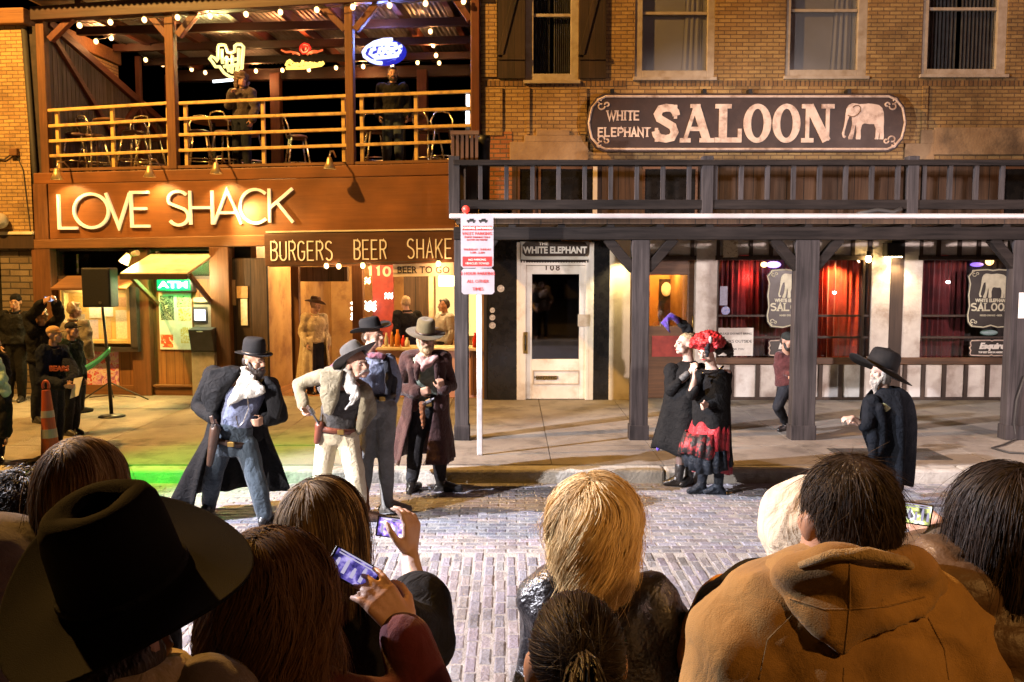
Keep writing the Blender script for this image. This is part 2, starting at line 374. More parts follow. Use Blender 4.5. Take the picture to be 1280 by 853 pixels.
# far pavement: kerb stones and slabs
g = MB(); x = -14.0
while x < 14:
    l = random.choice((2.9, 3.1, 3.3)); g.box(x, x + l - .012, KY, KY + .24, -.2, .15 + random.gauss(0, .002)); x += l
tag(g.build('kerb', M['kerb'], org=(0,0,0), bev=.03), kind='structure')
g = MB(); g.box(-14, 14, KY + .2, 22, -.3, .128)
ys = [KY + .25, 10.9, 12.35, 13.8, 15.4, 22]
for a, c in zip(ys[:-1], ys[1:]):
    x = -14.0 + 1.9
    xs = [-14, -11.3, -9.2, -7.3, -5.2, -3.1, -1.0, .45, 1.72, 3.6, 5.5, 7.4, 9.5, 14]
    for p, q in zip(xs[:-1], xs[1:]):
        g.box(p + .005, q - .005, a + .005, c - .005, .1, .15 + random.gauss(0, .0015))
tag(g.build('pavement', M['concrete'], org=(0,0,0)), kind='structure')
c = ground(1110, 568, .15)
g = MB(); g.box(c.x - .62, c.x + .62, c.y - .32, c.y + .32, .148, .157)
tag(g.build('pavement_hatch', mat('hatch_iron', (.07,.065,.06), (.045,.042,.04), rough=.7, metal=.4, scale=30, bump=.5), org=(0,0,0), bev=.004), kind='structure')

# ================================================================ shared materials
M['timber'] = wood('warm_timber', (.18,.072,.021), (.09,.034,.010), 'z', rough=.62, bump=.3)
M['timber_x'] = wood('warm_timber_beam', (.22,.10,.032), (.12,.05,.016), 'x', rough=.6, bump=.3)
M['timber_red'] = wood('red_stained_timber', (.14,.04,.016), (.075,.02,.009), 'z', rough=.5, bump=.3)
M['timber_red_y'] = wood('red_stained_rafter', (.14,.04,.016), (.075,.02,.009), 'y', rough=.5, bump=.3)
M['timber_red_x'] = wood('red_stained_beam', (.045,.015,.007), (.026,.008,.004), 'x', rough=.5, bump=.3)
M['fascia'] = wood('painted_fascia', (.225,.085,.022), (.16,.058,.015), 'x', rough=.5, bump=.12)
M['board_wall'] = wood('board_wall', (.36,.165,.05), (.22,.09,.027), 'z', rough=.55, board=.16, bump=.4)
M['grey_boards'] = wood('weathered_boards', (.14,.10,.075), (.07,.048,.035), 'z', rough=.8, board=.11, baxis='y', bump=.4)
M['dark_boards'] = wood('dark_boards', (.10,.055,.028), (.035,.02,.012), 'z', rough=.75, board=.28, bump=.5)
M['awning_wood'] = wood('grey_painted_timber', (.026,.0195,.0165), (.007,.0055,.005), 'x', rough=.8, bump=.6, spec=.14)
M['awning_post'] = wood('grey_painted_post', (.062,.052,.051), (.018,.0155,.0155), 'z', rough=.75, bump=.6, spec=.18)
M['dark_stile'] = wood('dark_brown_stile', (.06,.034,.02), (.03,.018,.012), 'z', rough=.55)
M['sill_wood'] = wood('sill_wood', (.15,.07,.03), (.07,.035,.017), 'x', rough=.5)
M['white_panel'] = mat('white_panel_paint', (.62,.58,.52), (.5,.45,.4), rough=.6, scale=4, bump=.2, bscale=30, dirt=((.25,.17,.12), 2.5, .7))
M['cream'] = mat('cream_paint', (.68,.6,.45), (.58,.5,.37), rough=.5, scale=3, bump=.12, bscale=30, dirt=((.3,.22,.14), 2.2, .6))
M['yellow_rail'] = mat('yellow_rail_paint', (.62,.42,.13), (.5,.32,.1), rough=.45, scale=9, bump=.15, dirt=((.16,.09,.04), 6, .7))
M['brick_yellow'] = bricks('yellow_brick', (.42,.275,.105), (.29,.17,.062), (.15,.09,.045), bw=.2, bh=.063, joint=.009, staina=.8)
M['brick_soldier'] = bricks('soldier_course', (.28,.16,.06), (.16,.085,.035), (.08,.05,.03), bw=.075, bh=.4, staina=.5)
M['brick_red'] = bricks('orange_brick', (.38,.15,.05), (.26,.09,.03), (.14,.09,.05), staina=.4)
M['stone_dark'] = bricks('rough_stone', (.19,.145,.095), (.10,.07,.045), (.05,.04,.03), bw=.36, bh=.11, joint=.014, bump=.9, staina=.7)
M['stone_tan'] = mat('tan_sandstone', (.36,.25,.14), (.25,.16,.085), rough=.9, scale=2.4, detail=8, bump=.4, bscale=25, dirt=((.07,.05,.035), 1.3, .8))
M['gloss_black'] = mat('black_tile', (.010,.010,.011), (.018,.017,.017), rough=.12, scale=8, rvar=.06)
M['glass'] = glass('window_glass')
M['glass_dim'] = glass('upper_window_glass', refl=.08)
M['chrome'] = mat('brushed_metal', (.6,.58,.55), (.45,.43,.4), rough=.3, metal=1, scale=20, rvar=.12)
M['brass'] = mat('brass', (.55,.38,.12), (.4,.26,.08), rough=.3, metal=1)
M['paper'] = mat('paper', (.75,.72,.66), (.66,.62,.55), rough=.8, scale=14)
M['letter_white'] = mat('white_letter_paint', (.8,.77,.7), (.72,.68,.6), rough=.5, scale=8)
M['letter_cream'] = mat('cream_letter_paint', (.68,.55,.46), (.55,.42,.34), rough=.6, scale=7, bump=.1, dirt=((.22,.13,.09), 5, .8))
M['bulb'] = emit('bulb_glow', (1,.56,.20), 2.0)
M['bulb_red'] = emit('bulb_glow_warm', (1,.45,.15), 40)
M['cable'] = mat('cable', (.02,.018,.016), (.03,.026,.022), rough=.7)
# ================================================================ timber tavern with a balcony (left)
_o = at(602, 480, 14.75)
LF = Frame(_o.x, _o.y, R(-5))
L = LF.px
tav = thing('tavern_building', 'timber fronted tavern with an open balcony full of string lights', 'building', LF, (-4, 0, .15))
def zb(py, px=330): return L(px, py)[1]
DECK = 4.02
# --- floor slab, fascia and lower frame
u0, _ = L(46, 220); u1 = 0.0
b = MB(); b.box(u0, u1 - .02, .02, 4.9, DECK - .16, DECK); b.build('balcony_deck', M['timber_x'], tav)
def slopebar(mb, a, c, w0, w1, h=None):
    """plank between pixel rows: a=(px,top,bottom) c=(px,top,bottom)"""
    (ua, za), (_, zab) = L(a[0], a[1]), L(a[0], a[2]); (uc, zc), (_, zcb) = L(c[0], c[1]), L(c[0], c[2])
    mb.add([(ua,w0,zab),(uc,w0,zcb),(uc,w1,zcb),(ua,w1,zab),(ua,w0,za),(uc,w0,zc),(uc,w1,zc),(ua,w1,za)],
           [(0,3,2,1),(4,5,6,7),(0,1,5,4),(1,2,6,5),(2,3,7,6),(3,0,4,7)])
b = MB(); slopebar(b, (44,217,231), (570,204,219), -.06, .02); b.build('edge_beam', M['fascia'], tav, bev=.012)
b = MB(); slopebar(b, (62,211,214.5), (597,199,202.5), -.03, .03)
for px in range(75, 590, 33):
    t = (px-62)/535; y = 211 - 12*t; slopebar(b, (px,y+3,y+7), (px+4,y+3,y+7), -.02, .02)
b.build('kick_rail', M['timber_x'], tav)
b = MB(); slopebar(b, (45,300,311.5), (333,294,308), -.09, .10); b.build('lower_beam', M['timber_x'], tav, bev=.012)
b = MB(); slopebar(b, (335,326,334), (570,322,330), .03, .2); b.build('opening_header', M['timber_x'], tav, bev=.008)
# tall posts
for x0, x1, ya, yb, mt in ((51,61,20,218,'timber'), (210,221,14,212,'timber'), (433,443,2,207,'timber'), (589,600,-14,200,'timber_red')):
    ua, _ = L(x0, 150); ub, _ = L(x1, 150); za, zz = L(x0, ya)[1], L(x0, yb)[1]
    b = MB(); b.box(ua, ub, -.05, .1, zz, za); b.build('post', M[mt], tav, bev=.012)
for x0, x1, ya, yb, w in ((47,70,309,499,.0), (165,188,311,500,.06), (267,291,309,499,-.02)):
    ua, _ = L(x0, 420); ub, _ = L(x1, 420); b = MB(); b.box(ua, ub, w - .08, w + .2, .15, L(x0, ya)[1]); b.build('post', M['timber'], tav, bev=.012)
ua, _ = L(45, 260); ub, _ = L(62, 260)
b = MB(); b.box(ua, ub, -.07, .05, L(50, 300)[1], L(50, 231)[1]); b.build('corner_board', M['timber'], tav, bev=.008)
# braces under the roof
b_pts = [((222,45),(248,12)), ((209,45),(186,18)), ((444,38),(470,6)), ((432,38),(404,10)), ((588,26),(570,0)), ((62,50),(90,22))]
for (a, c) in b_pts:
    pa, pc = L(*a), L(*c); b = MB(); b.bar((pa[0], .02, pa[1]), (pc[0], .02, pc[1]), .11, .12, up=(0,1,0)); b.build('brace', M['timber_red'], tav, bev=.008)
# roof: front beam, purlins, rafters, corrugated sheets
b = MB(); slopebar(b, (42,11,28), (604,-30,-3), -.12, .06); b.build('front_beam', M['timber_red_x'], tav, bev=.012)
ZR = zb(5); ul, ur = u0 + .1, -.05
def roofz(u, w): return ZR + .13 + .0 * w + (u - ul) / (ur - ul) * .16
rf = MB(); nu = 420; P = []
for j in range(2):
    w = (-.45, 5.2)[j]
    P.append([(ul - .15 + (ur - ul + .25) * i / nu, w, roofz(ul + (ur - ul) * i / nu, w) + .018 * math.sin(i * 2 * math.pi / 5) + .06) for i in range(nu + 1)])
rf.grid(P)
M['tin'] = mat('galvanised_sheet', (.5,.5,.52), (.36,.35,.35), rough=.42, metal=.85, scale=2.2, dirt=((.3,.15,.08), 1.2, .5))
rfo = rf.build('roof_sheet', M['tin'], tav, smooth=True, fix=False)
sd = rfo.modifiers.new('thick', 'SOLIDIFY'); sd.thickness = .004
for px in (95, 168, 262, 330, 396, 480, 548):
    u, _ = L(px, 20); b = MB(); b.box(u - .055, u + .055, .06, 4.9, roofz(u, 0) - .15, roofz(u, 0) + .03); b.build('rafter', M['timber_red_y'], tav, bev=.006)
for w in (1.25, 2.5, 3.7):
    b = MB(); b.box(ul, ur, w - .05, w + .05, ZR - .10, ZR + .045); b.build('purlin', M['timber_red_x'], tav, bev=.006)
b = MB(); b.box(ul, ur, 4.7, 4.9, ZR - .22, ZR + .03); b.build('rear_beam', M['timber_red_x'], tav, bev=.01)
for px, py in ((345, 150), (528, 140), (596, 130), (214, 150)):
    u, z = LF.px(px, py, 4.6); b = MB(); b.box(u - .11, u + .11, 4.55, 4.75, DECK, ZR - .1); b.build('rear_post', M['timber_red'], tav, bev=.01)
# left side screen of boards, stepping down to the back, with cross braces
uS = u0 + .22
b = MB()
n = 34
for i in range(n):
    w0 = .12 + 4.5 * i / n; w1 = w0 + 4.5 / n - .012
    zt = lambda w: ZR - .22 - .26 * w
    b.add([(uS,w0,DECK),(uS,w1,DECK),(uS,w1,zt(w1)),(uS,w0,zt(w0)),(uS-.02,w0,DECK),(uS-.02,w1,DECK),(uS-.02,w1,zt(w1)),(uS-.02,w0,zt(w0))],
          [(0,1,2,3),(7,6,5,4),(0,4,5,1),(1,5,6,2),(2,6,7,3),(3,7,4,0)])
b.build('side_screen', M['grey_boards'], tav)
b = MB(); b.bar((uS+.04,.1,ZR-.17), (uS+.04,4.6,ZR-.17-.26*4.5), .14, .09, up=(1,0,0)); b.build('screen_cap', M['timber_red_y'], tav, bev=.006)
for (w0, z0, w1, z1) in ((.15, ZR-.35, 2.1, DECK+.9), (2.1, DECK+.9, 3.1, ZR-1.0), (3.1, ZR-1.0, 4.4, DECK+.8)):
    b = MB(); b.bar((uS+.05,w0,z0), (uS+.05,w1,z1), .1, .07, up=(1,0,0)); b.build('screen_brace', M['timber_red_y'], tav, bev=.005)
b = MB(); b.box(uS+.01, uS+.11, 3.05, 3.15, DECK, ZR-.05); b.build('screen_post', M['timber_red'], tav, bev=.005)
# lower wall: boarded panels
uA, _ = L(70, 420); uB, _ = L(165, 420); uC, _ = L(188, 420); uD, _ = L(267, 420)
b = MB(); b.box(uA - .1, uB + .05, .10, .16, .15, L(100, 349)[1]); b.box(uC - .05, uD + .05, .14, .2, .15, L(220, 349)[1]); b.build('lower_wall', M['board_wall'], tav)
b = MB(); b.box(uA, uB, .06, .1, .15, .32); b.box(uC, uD, .06, .14, .15, .30); b.build('plinth', M['timber_x'], tav, bev=.01)
b = MB(); b.box(uC, uD - .2, .02, .13, .30, .34); b.build('plinth_cap', M['timber_x'], tav, bev=.008)
ztop = L(100, 311)[1]
f = MB(); f.box(uA - .1, uA, .1, .16, L(100,349)[1], ztop); f.box(uA, uD, .1, .16, L(100,349)[1], L(100,345)[1]); f.box(uA, uD, .1, .16, L(100,314)[1], ztop)
wf = f.build('window', M['dark_stile'], tav)
b = MB(); b.box(uA, uD, .125, .135, L(100,345)[1], L(100,314)[1]); b.build('pane', M['glass'], wf)
# inside: dim room behind the wall and the lit serving bar behind the opening
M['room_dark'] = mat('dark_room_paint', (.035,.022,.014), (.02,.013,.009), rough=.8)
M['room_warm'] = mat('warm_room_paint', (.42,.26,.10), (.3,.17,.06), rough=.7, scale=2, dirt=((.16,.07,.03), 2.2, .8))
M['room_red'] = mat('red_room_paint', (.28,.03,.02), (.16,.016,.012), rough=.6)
M['room_ceiling'] = wood('ceiling_boards', (.12,.05,.02), (.06,.025,.012), 'y', board=.18, rough=.7)
uO, _ = L(335, 420); zO = L(335, 330)[1]
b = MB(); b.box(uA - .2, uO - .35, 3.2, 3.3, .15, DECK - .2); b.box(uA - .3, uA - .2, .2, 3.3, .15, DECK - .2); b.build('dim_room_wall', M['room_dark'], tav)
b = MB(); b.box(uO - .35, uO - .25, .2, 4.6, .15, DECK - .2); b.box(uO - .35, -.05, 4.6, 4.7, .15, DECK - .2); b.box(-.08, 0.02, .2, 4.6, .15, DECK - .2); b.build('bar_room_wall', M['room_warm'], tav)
b = MB(); b.box(uA - .2, -.05, .16, 4.7, DECK - .26, DECK - .17); b.build('ceiling', M['room_ceiling'], tav)
b = MB(); b.box(uA - .2, -.05, .2, 4.7, .151, .156); b.build('room_floor', M['board_wall'], tav)
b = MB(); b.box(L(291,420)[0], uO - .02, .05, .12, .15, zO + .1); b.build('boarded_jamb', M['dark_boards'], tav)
ux, _ = LF.px(369, 400, .5); b = MB(); b.box(ux - .07, ux + .07, .5, .62, .15, DECK - .26); b.build('inner_post', M['timber'], tav, bev=.008)
ux, _ = LF.px(447, 400, 1.2); b = MB(); b.box(ux - .10, ux + .10, 1.2, 1.36, .15, DECK - .26); b.build('inner_post', M['timber'], tav, bev=.008)
ux0, _ = LF.px(466, 400, 3.0); ux1, _ = LF.px(492, 400, 3.0); b = MB(); b.box(ux0, ux1, 3.0, 3.06, .15, DECK - .26); b.build('red_partition', M['room_red'], tav)
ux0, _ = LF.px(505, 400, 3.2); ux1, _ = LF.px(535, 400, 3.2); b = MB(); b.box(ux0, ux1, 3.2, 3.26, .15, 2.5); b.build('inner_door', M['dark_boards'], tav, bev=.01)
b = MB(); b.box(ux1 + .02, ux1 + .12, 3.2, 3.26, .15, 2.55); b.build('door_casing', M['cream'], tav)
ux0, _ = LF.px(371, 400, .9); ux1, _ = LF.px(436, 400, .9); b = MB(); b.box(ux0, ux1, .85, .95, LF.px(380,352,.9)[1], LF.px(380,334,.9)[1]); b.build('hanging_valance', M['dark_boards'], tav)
ux0, _ = LF.px(372, 400, 2.8); ux1, _ = LF.px(432, 400, 2.8)
# the serving counter
uc0, zc = LF.px(470, 433, .4); uc1 = LF.px(604, 433, .4)[0] - .02
b = MB(); b.box(uc0, uc1, .15, .75, zc - .05, zc); ct = thing('bar_counter', 'serving counter with a pale top under the burger signs', 'counter', LF, ((uc0+uc1)/2, .4, .15)); b.build('counter_top', mat('pale_counter', (.6,.48,.3), (.48,.36,.2), rough=.35), ct, bev=.01)
b = MB(); b.box(uc0 + .06, uc1 - .05, .24, .7, .15, zc - .052); b.build('counter_front', mat('pink_counter_front', (.58,.36,.3), (.5,.28,.22), rough=.5, scale=3), ct)
b = MB(); u_, z_ = LF.px(547, 467, .235); b.ball((u_, .236, z_), (.2,.012,.24), 20, 10); b.build('painted_badge', mat('badge_red', (.5,.07,.05), (.55,.35,.3), rough=.5, scale=9), ct)
b = MB()
for px in range(590, 606, 4):
    u_, _ = LF.px(px, 460, .22); b.box(u_ - .02, u_ + .02, .22, .238, .2, zc - .06)
b.build('counter_slats', M['timber'], ct)

# ---------------------------------------------------------------- main signs
sg = thing('shop_sign', 'long orange brown fascia board with slim raised cream letters', 'sign', LF, (-4, -.05, zb(295)))
b = MB(); slopebar(b, (63,231,299), (569,220,291), -.075, -.01); b.build('sign_board', M['fascia'], sg, bev=.004)
b = MB(); slopebar(b, (335,289.5,291.5), (569,286,288), -.11, -.06); b.build('sign_trim', M['cream'], sg)
lt = MB()
def stext(mb, txt, xa, xb, yt, yb, sw, w0, w1, wd, **k):
    (ua, za), (ub, zz) = L(xa, yb), L(xb, yt); H = zz - za
    stroke_text(mb, txt, ua, za, H, wd, k.pop('gap', .1), sw, w0, w1, xend=ub, **k)
ww = {'O':.78,'V':.62,'E':.42,'S':.5,'H':.5,'A':.68,'C':.55,'K':.55,'L':.42}
for i, (c, xa, xb) in enumerate((('L',79,100),('O',98,139),('V',138,166),('E',169,190),('S',215,238),('H',242,268),('A',271,304),('C',304,337),('K',340,368))):
    t = (xa - 79) / 290
    stext(lt, c, xa, xb, 242 - 8*t, 287.5 - 8*t, .046, -.078, -.125, ww[c])
lt.build('lettering', emit('sign_letter_glow', (1, .78, .45), .16, (.8,.74,.58)), sg)  # cream letters carry a faint emission to look brighter under the goosenecks
bs = thing('shop_sign', 'narrow dark brown board lettered burgers and beer in thin pale capitals', 'sign', LF, (-2, -.08, zb(332)))
b = MB(); slopebar(b, (334,293,333), (572,290,328), -.14, -.02); b.build('sign_board', wood('dark_sign_board', (.11,.045,.018), (.07,.028,.012), 'x', rough=.5, bump=.1), bs, bev=.006)
lt = MB()
stext(lt, 'BURGERS', 343, 418, 301.5, 326.5, .022, -.145, -.155, .42, gap=.07)
stext(lt, 'BEER', 446, 485, 300, 325, .022, -.145, -.155, .42, gap=.07)
stext(lt, 'SHAKES', 512, 578, 298.5, 324, .022, -.145, -.155, .42, gap=.07)
lt.build('lettering', M['letter_white'], bs)
hn = thing('house_number', 'small gilt house number on the header between the bulbs and the beer board', 'house number', LF, (*[L(472,346)[0]], -.02, zb(346)))
lt = MB(); 
for i, c in enumerate('110'): stext(lt, c, 459 + i*10.2, 466.5 + i*10.2, 333, 346, .034, .03, .0, .5)
lt.build('lettering', emit('number_gilt_glow', (1,.7,.3), .25, (.7,.55,.3)), hn)  # gilt digits given a slight glow of their own, as if lamplit
bg = thing('shop_sign', 'small pale board lettered beer to go hung under the burger board', 'sign', LF, (L(530,346)[0], -.05, zb(346)))
b = MB(); slopebar(b, (492,330.5,346.5), (568,328,344.5), -.06, -.02); b.build('sign_board', mat('aged_white_board', (.62,.55,.45), (.5,.42,.33), rough=.6, scale=6), bg, bev=.004)
u_, z_ = L(530, 338); text_mesh('lettering', 'BEER TO GO', .165, M['room_dark'], bg, (u_, -.064, z_), sx=.95, bold=.002)

# ---------------------------------------------------------------- balcony railings
RB = 'yellow steel railings along the balcony'
def railing(lab, xa, xb, La, Rb, posts, yb):
    t = thing('balcony_railing', lab, 'railing', LF, (L((xa+xb)/2, 200)[0], 0, DECK), RB)
    for ya, yc in zip(La, Rb):
        (ua, za), (ub, zc_) = L(xa, ya), L(xb, yc); b = MB(); b.bar((ua,0,za), (ub,0,zc_), .05, .05); b.build('rail', M['yellow_rail'], t, bev=.006)
    for px in posts:
        k = (px - xa) / (xb - xa); u_, z1 = L(px, La[0] + (Rb[0]-La[0])*k); b = MB(); b.box(u_-.03, u_+.03, .027, .085, DECK, z1); b.build('baluster', M['yellow_rail'], t, bev=.006)
railing('yellow balcony railing at the left end beside the board screen', 60, 213, (138.5,158,177,195.5), (129,149.5,169.5,189), (69,138,208), 214)
railing('long yellow middle balcony railing under the white hand neon', 224, 434, (129.5,149,169,188.5), (120,142,162,182), (230,327,428), 210)
railing('yellow balcony railing nearest the brick wall', 445, 592, (120,140.5,161,181.5), (114.5,136,157,176.5), (451,519,589), 205)

# ---------------------------------------------------------------- string lights
SG = 'bulb strings under the balcony roof'
def bulb_proto():
    b = MB(); b.ball((0,0,0), (.042,.042,.05), 10, 8); return b
_bm = bulb_proto().build('bulb', M['bulb'], None, smooth=True); _bm.hide_render = False
_used = [False]
def string(lab, pts, sag=.06):
    """pts: (px, py, w) of each bulb"""
    P = [Vector((LF.px(x, y, w)[0], w, LF.px(x, y, w)[1])) for x, y, w in pts]
    org = P[0]
    t = thing('string_light', lab, 'string lights', LF, tuple(org), SG)
    line = []
    for a, c in zip(P[:-1], P[1:]):
        for i in range(5):
            k = i / 5; q = a.lerp(c, k); q.z += .05 - sag * math.sin(math.pi * k) * .5; line.append(q)
    line.append(P[-1] + Vector((0,0,.05)))
    b = MB(); b.tube(line, .008, 5); b.build('wire', M['cable'], t)
    s = MB()
    for q in P: s.cyl(q + Vector((0,0,.03)), q + Vector((0,0,.075)), .02, n=6)
    s.build('sockets', M['cable'], t)
    for q in P:
        if not _used[0]: o = _bm; _used[0] = True
        else: o = _bm.copy(); COL.objects.link(o)
        o.parent = t; o.location = q - org
string('row of glowing bulbs strung along the front roof beam of the balcony',
       [(99.5,32,-.16),(138,28,-.16),(180.5,25,-.16),(222,22,-.16),(262.5,20,-.16),(307.5,18,-.16),(350.5,15.5,-.16),(396,12.5,-.16),(441,9,-.16),(487,7,-.16),(532,4.5,-.16),(579.5,2,-.16)])
string('row of glowing bulbs running back along the board screen', [(120,52,1.0),(139,47.5,1.8),(163,60,2.6),(182,75,3.4),(203.5,81,4.0)])
string('row of glowing bulbs along the rear beam of the balcony',
       [(239.5,87,4.45),(256.5,91,4.45),(320,89,4.45),(353,88,4.45),(386,87.5,4.45),(420,85,4.45),(454,83.5,4.45),(490,81.5,4.45),(522,78.5,4.45),(549,79,4.45)])
string('short string of bulbs hanging diagonally at the balcony end by the brick wall', [(529,29.5,1.4),(538,39.5,2.0),(541.5,56.5,2.7),(545,69.5,3.3)])
string('four warm bulbs under the burger board', [(408,332.5,-.2),(423.5,333,-.2),(453.5,332,-.2),(548,329.5,-.2)], sag=.02)

# ---------------------------------------------------------------- neon signs
def neon(name, lab, px, py, w, parts):
    u_, z_ = LF.px(px, py, w); t = thing('neon_sign', lab, 'neon sign', LF, (u_, w, z_), 'neon signs over the balcony')
    for nm, mt, lines, r_ in parts:
        b = MB()
        for ln in lines: b.tube([(LF.px(x, y, w)[0], w - .02, LF.px(x, y, w)[1]) for x, y in ln], r_, 6)
        b.build(nm, mt, t, smooth=True)
    return t
nw = emit('neon_cream', (1,.80,.22), .75, (.02,.02,.02)); nb = emit('neon_blue_halo', (.035,.04,.8), .22, (.0,.0,.03)); nwh = emit('neon_white', (.5,.56,1), .9, (.02,.02,.02)); nr = emit('neon_red', (1,.02,.01), .5, (.03,.0,.0)); ny = emit('neon_yellow', (1,.6,.1), .9, (.02,.02,.02))
hand = [[(281,92),(275,84),(270,84),(266,78),(262.5,74),(265,71),(269,73),(272,77),(273,74),(273,60),(274,57),(278,56.5),(282,57),(284,62),(285,66),(289,67),(294,65),(294,58),(297,56),(302,56),(305,59),(304,70),(303,85),(300,92),(296,98),(289,97),(284,94),(281,92)],
        [(278,62),(278,72),(279,80)], [(299,61),(299,78),(296,90)], [(284,71),(284,82),(287,90)], [(291,70),(291,84),(290,92)], [(279,74),(288,76),(298,74)], [(280,84),(290,83),(299,81)]]
neon('neon_sign', 'glowing cream neon hand sign with two raised fingers', 284, 76, 1.6, [('tube', nw, hand, .03), ('base_tube', emit('neon_pale', (.8,.9,1), 2), [[(267,102.5),(283,101),(297,99.5)]], .025)])
script = [[(358,83),(360,78),(363,76),(366,78),(363,80),(367,82),(364,84.5),(359,84)], [(369,79),(368.5,83),(372,82),(373,79)], [(379,76),(378,83),(375,82),(377,79.5),(379,80)], [(381,80),(384,81),(386,79.5),(383,79),(382,82.5),(386,82)], [(388,78),(389,82),(391,79.5),(393,82),(394.5,78.5)], [(396,80),(398,82),(400,79),(403,79.5),(405,78)], [(358,86),(380,85.5),(402,82),(405,79)]]
wing = [[(352,63),(358,66),(364,65),(370,67),(375,69)], [(404,63),(398,65),(393,64),(388,66),(384,69)]]
neon('neon_sign', 'red neon winged badge over a yellow glowing script', 380, 75, 2.2, [('script_tube', ny, script, .028), ('wing_tube', emit('neon_wing', (1,.14,.03), .4, (.02,.01,.01)), wing + [[(366,68),(370,66),(374,68)],[(388,68),(392,66),(397,66)]], .02), ('badge_tube', nr, [[(377,58),(381,55.5),(386,57),(388,61),(384,66),(379,67),(376,63),(377,58)],[(380,59),(384,60),(382,64)]], .03)])
oval = [[(491,50),(480,50.5),(468,54),(459,60),(454.5,66),(456,71),(463,76),(471,79),(478,79.5)]]
cs = [[(470,61),(465,63),(463,68),(467,71),(473,69)], [(476,60),(474,66),(478,69),(481,64),(477,60)], [(484,59),(482,65),(486,68),(489,63),(485,59)], [(491,60),(490,67),(492,62),(496,60)], [(503,58),(498,60),(501,64),(497,68),(493,67)], [(466,57),(480,55),(497,56)], [(468,73),(482,72),(499,70)]]
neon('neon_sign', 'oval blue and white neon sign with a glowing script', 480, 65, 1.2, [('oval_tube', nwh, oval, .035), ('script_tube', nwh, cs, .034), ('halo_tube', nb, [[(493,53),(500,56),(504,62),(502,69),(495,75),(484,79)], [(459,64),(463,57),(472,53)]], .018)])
_ov = [c for c in bpy.data.objects if c.name.startswith('neon_sign') and 'oval' in c.get('label','')][0]; b = MB(); b.ball((LF.px(480,65,1.2)[0], 1.26, LF.px(480,65,1.2)[1]), (.40,.03,.235), 28, 12); b.build('halo_backing', nb, _ov, smooth=True)  # blue backing glows itself, standing in for the halo round the oval tubes
# ---------------------------------------------------------------- gooseneck sign lamps
GL = 'gooseneck lamps over the orange sign'
def goose(lab, px, py, first=None):
    u_, z_ = L(px, py)
    if first is None:
        t = thing('gooseneck_lamp', lab, 'lamp', LF, (u_, -.06, z_), GL)
        b = MB(); b.tube([(u_, -.06, z_+.12), (u_, -.2, z_+.2), (u_, -.36, z_+.17), (u_, -.42, z_+.06)], .014, 6); b.build('neck', M['chrome'], t, smooth=True)
        b = MB(); b.lathe([(.03, z_+.07), (.045, z_+.03), (.055, z_-.02), (.105, z_-.12), (.10, z_-.12), (.05, z_-.03), (.03, z_-.0)], (u_, -.42, 0), 16); b.build('lamp_shade', mat('lamp_shade_metal', (.6,.45,.22), (.45,.32,.15), rough=.4, metal=.6), t, smooth=True)
        b = MB(); b.ball((u_, -.42, z_-.06), .035, 8, 6); b.build('bulb', emit('sign_lamp_bulb', (1,.7,.3), 25), t)
        return t
    t = copy_tree(first); t.location = LF.world(u_, -.06, z_); t['label'] = lab; return t
gl = goose('gooseneck lamp above the letter L', 89, 219)
goose('gooseneck lamp above the letter E', 202, 216, gl); goose('gooseneck lamp above the letter A', 283, 212, gl); goose('small gooseneck lamp on the beam right of the lettering', 421, 206, gl)
t = thing('floodlight', 'small floodlight on the beam over the kiosk roof', 'lamp', LF, (L(172,318)[0], -.12, zb(318)))
u_, z_ = L(172, 318); b = MB(); b.bar((u_,-.1,z_+.04),(u_,-.24,z_-.02),.03); b.build('bracket', M['black_metal'], t); b = MB(); b.cyl((u_-.03,-.22,z_),(u_-.12,-.26,z_-.16),.05,.09,12); b.cyl((u_+.03,-.22,z_),(u_+.14,-.26,z_+.02),.04,.05,12); b.build('lamp_head', M['cream'], t)

# ---------------------------------------------------------------- bar stools and tables on the balcony
def stool_proto():
    t = thing('bar_stool', 'bar stool', 'bar stool', LF, (0, 0, 0), 'metal bar stools on the balcony')
    ml = mat('stool_metal', (.72,.62,.42), (.55,.48,.34), rough=.28, metal=.9)
    b = MB(); b.lathe([(.02,.70),(.18,.71),(.19,.74),(.17,.77),(.02,.775)], n=16); b.build('seat', mat('stool_seat', (.06,.03,.02), (.1,.05,.03), rough=.4), t, smooth=True)
    for sx in (-1, 1):
        for sy in (-1, 1):
            b = MB(); b.tube([(sx*.12, sy*.12, .71), (sx*.17, sy*.17, .4), (sx*.23, sy*.23, 0)], .017, 7); b.build('leg', ml, t, smooth=True)
    b = MB(); b.tube([(.185*math.cos(a)*1.35, .185*math.sin(a)*1.35, .26) for a in np.linspace(0, 2*math.pi, 18, endpoint=False)], .011, 6, closed=True); b.build('foot_ring', ml, t, smooth=True)
    b = MB()
    b.tube([(-.17,.15,.74),(-.19,.2,.92),(-.12,.24,1.06),(0,.25,1.08),(.12,.24,1.06),(.19,.2,.92),(.17,.15,.74)], .013, 6); b.build('backrest', ml, t, smooth=True)
    return t
sp = stool_proto()
spots = [('bar stool with pale legs near the board screen', 95, .7, .3), ('bar stool just left of the first mid baluster', 118, .9, 2.6), ('bright bar stool left of the left timber post', 168, .55, -.2), ('bar stool tucked behind the left timber post', 188, 1.2, 1.2),
         ('bar stool right of the left timber post', 250, .6, .2), ('bar stool under the standing long haired drinker', 282, .7, 2.9), ('bar stool in front of the rear red post', 312, .9, 1.0), ('bar stool in the dark middle of the balcony', 372, 1.3, 2.0),
         ('bar stool at the feet of the bearded drinker', 470, .7, .4), ('bar stool by the right rear post', 536, .8, 2.4), ('bar stool with bright legs near the brick wall', 553, .6, .1)]
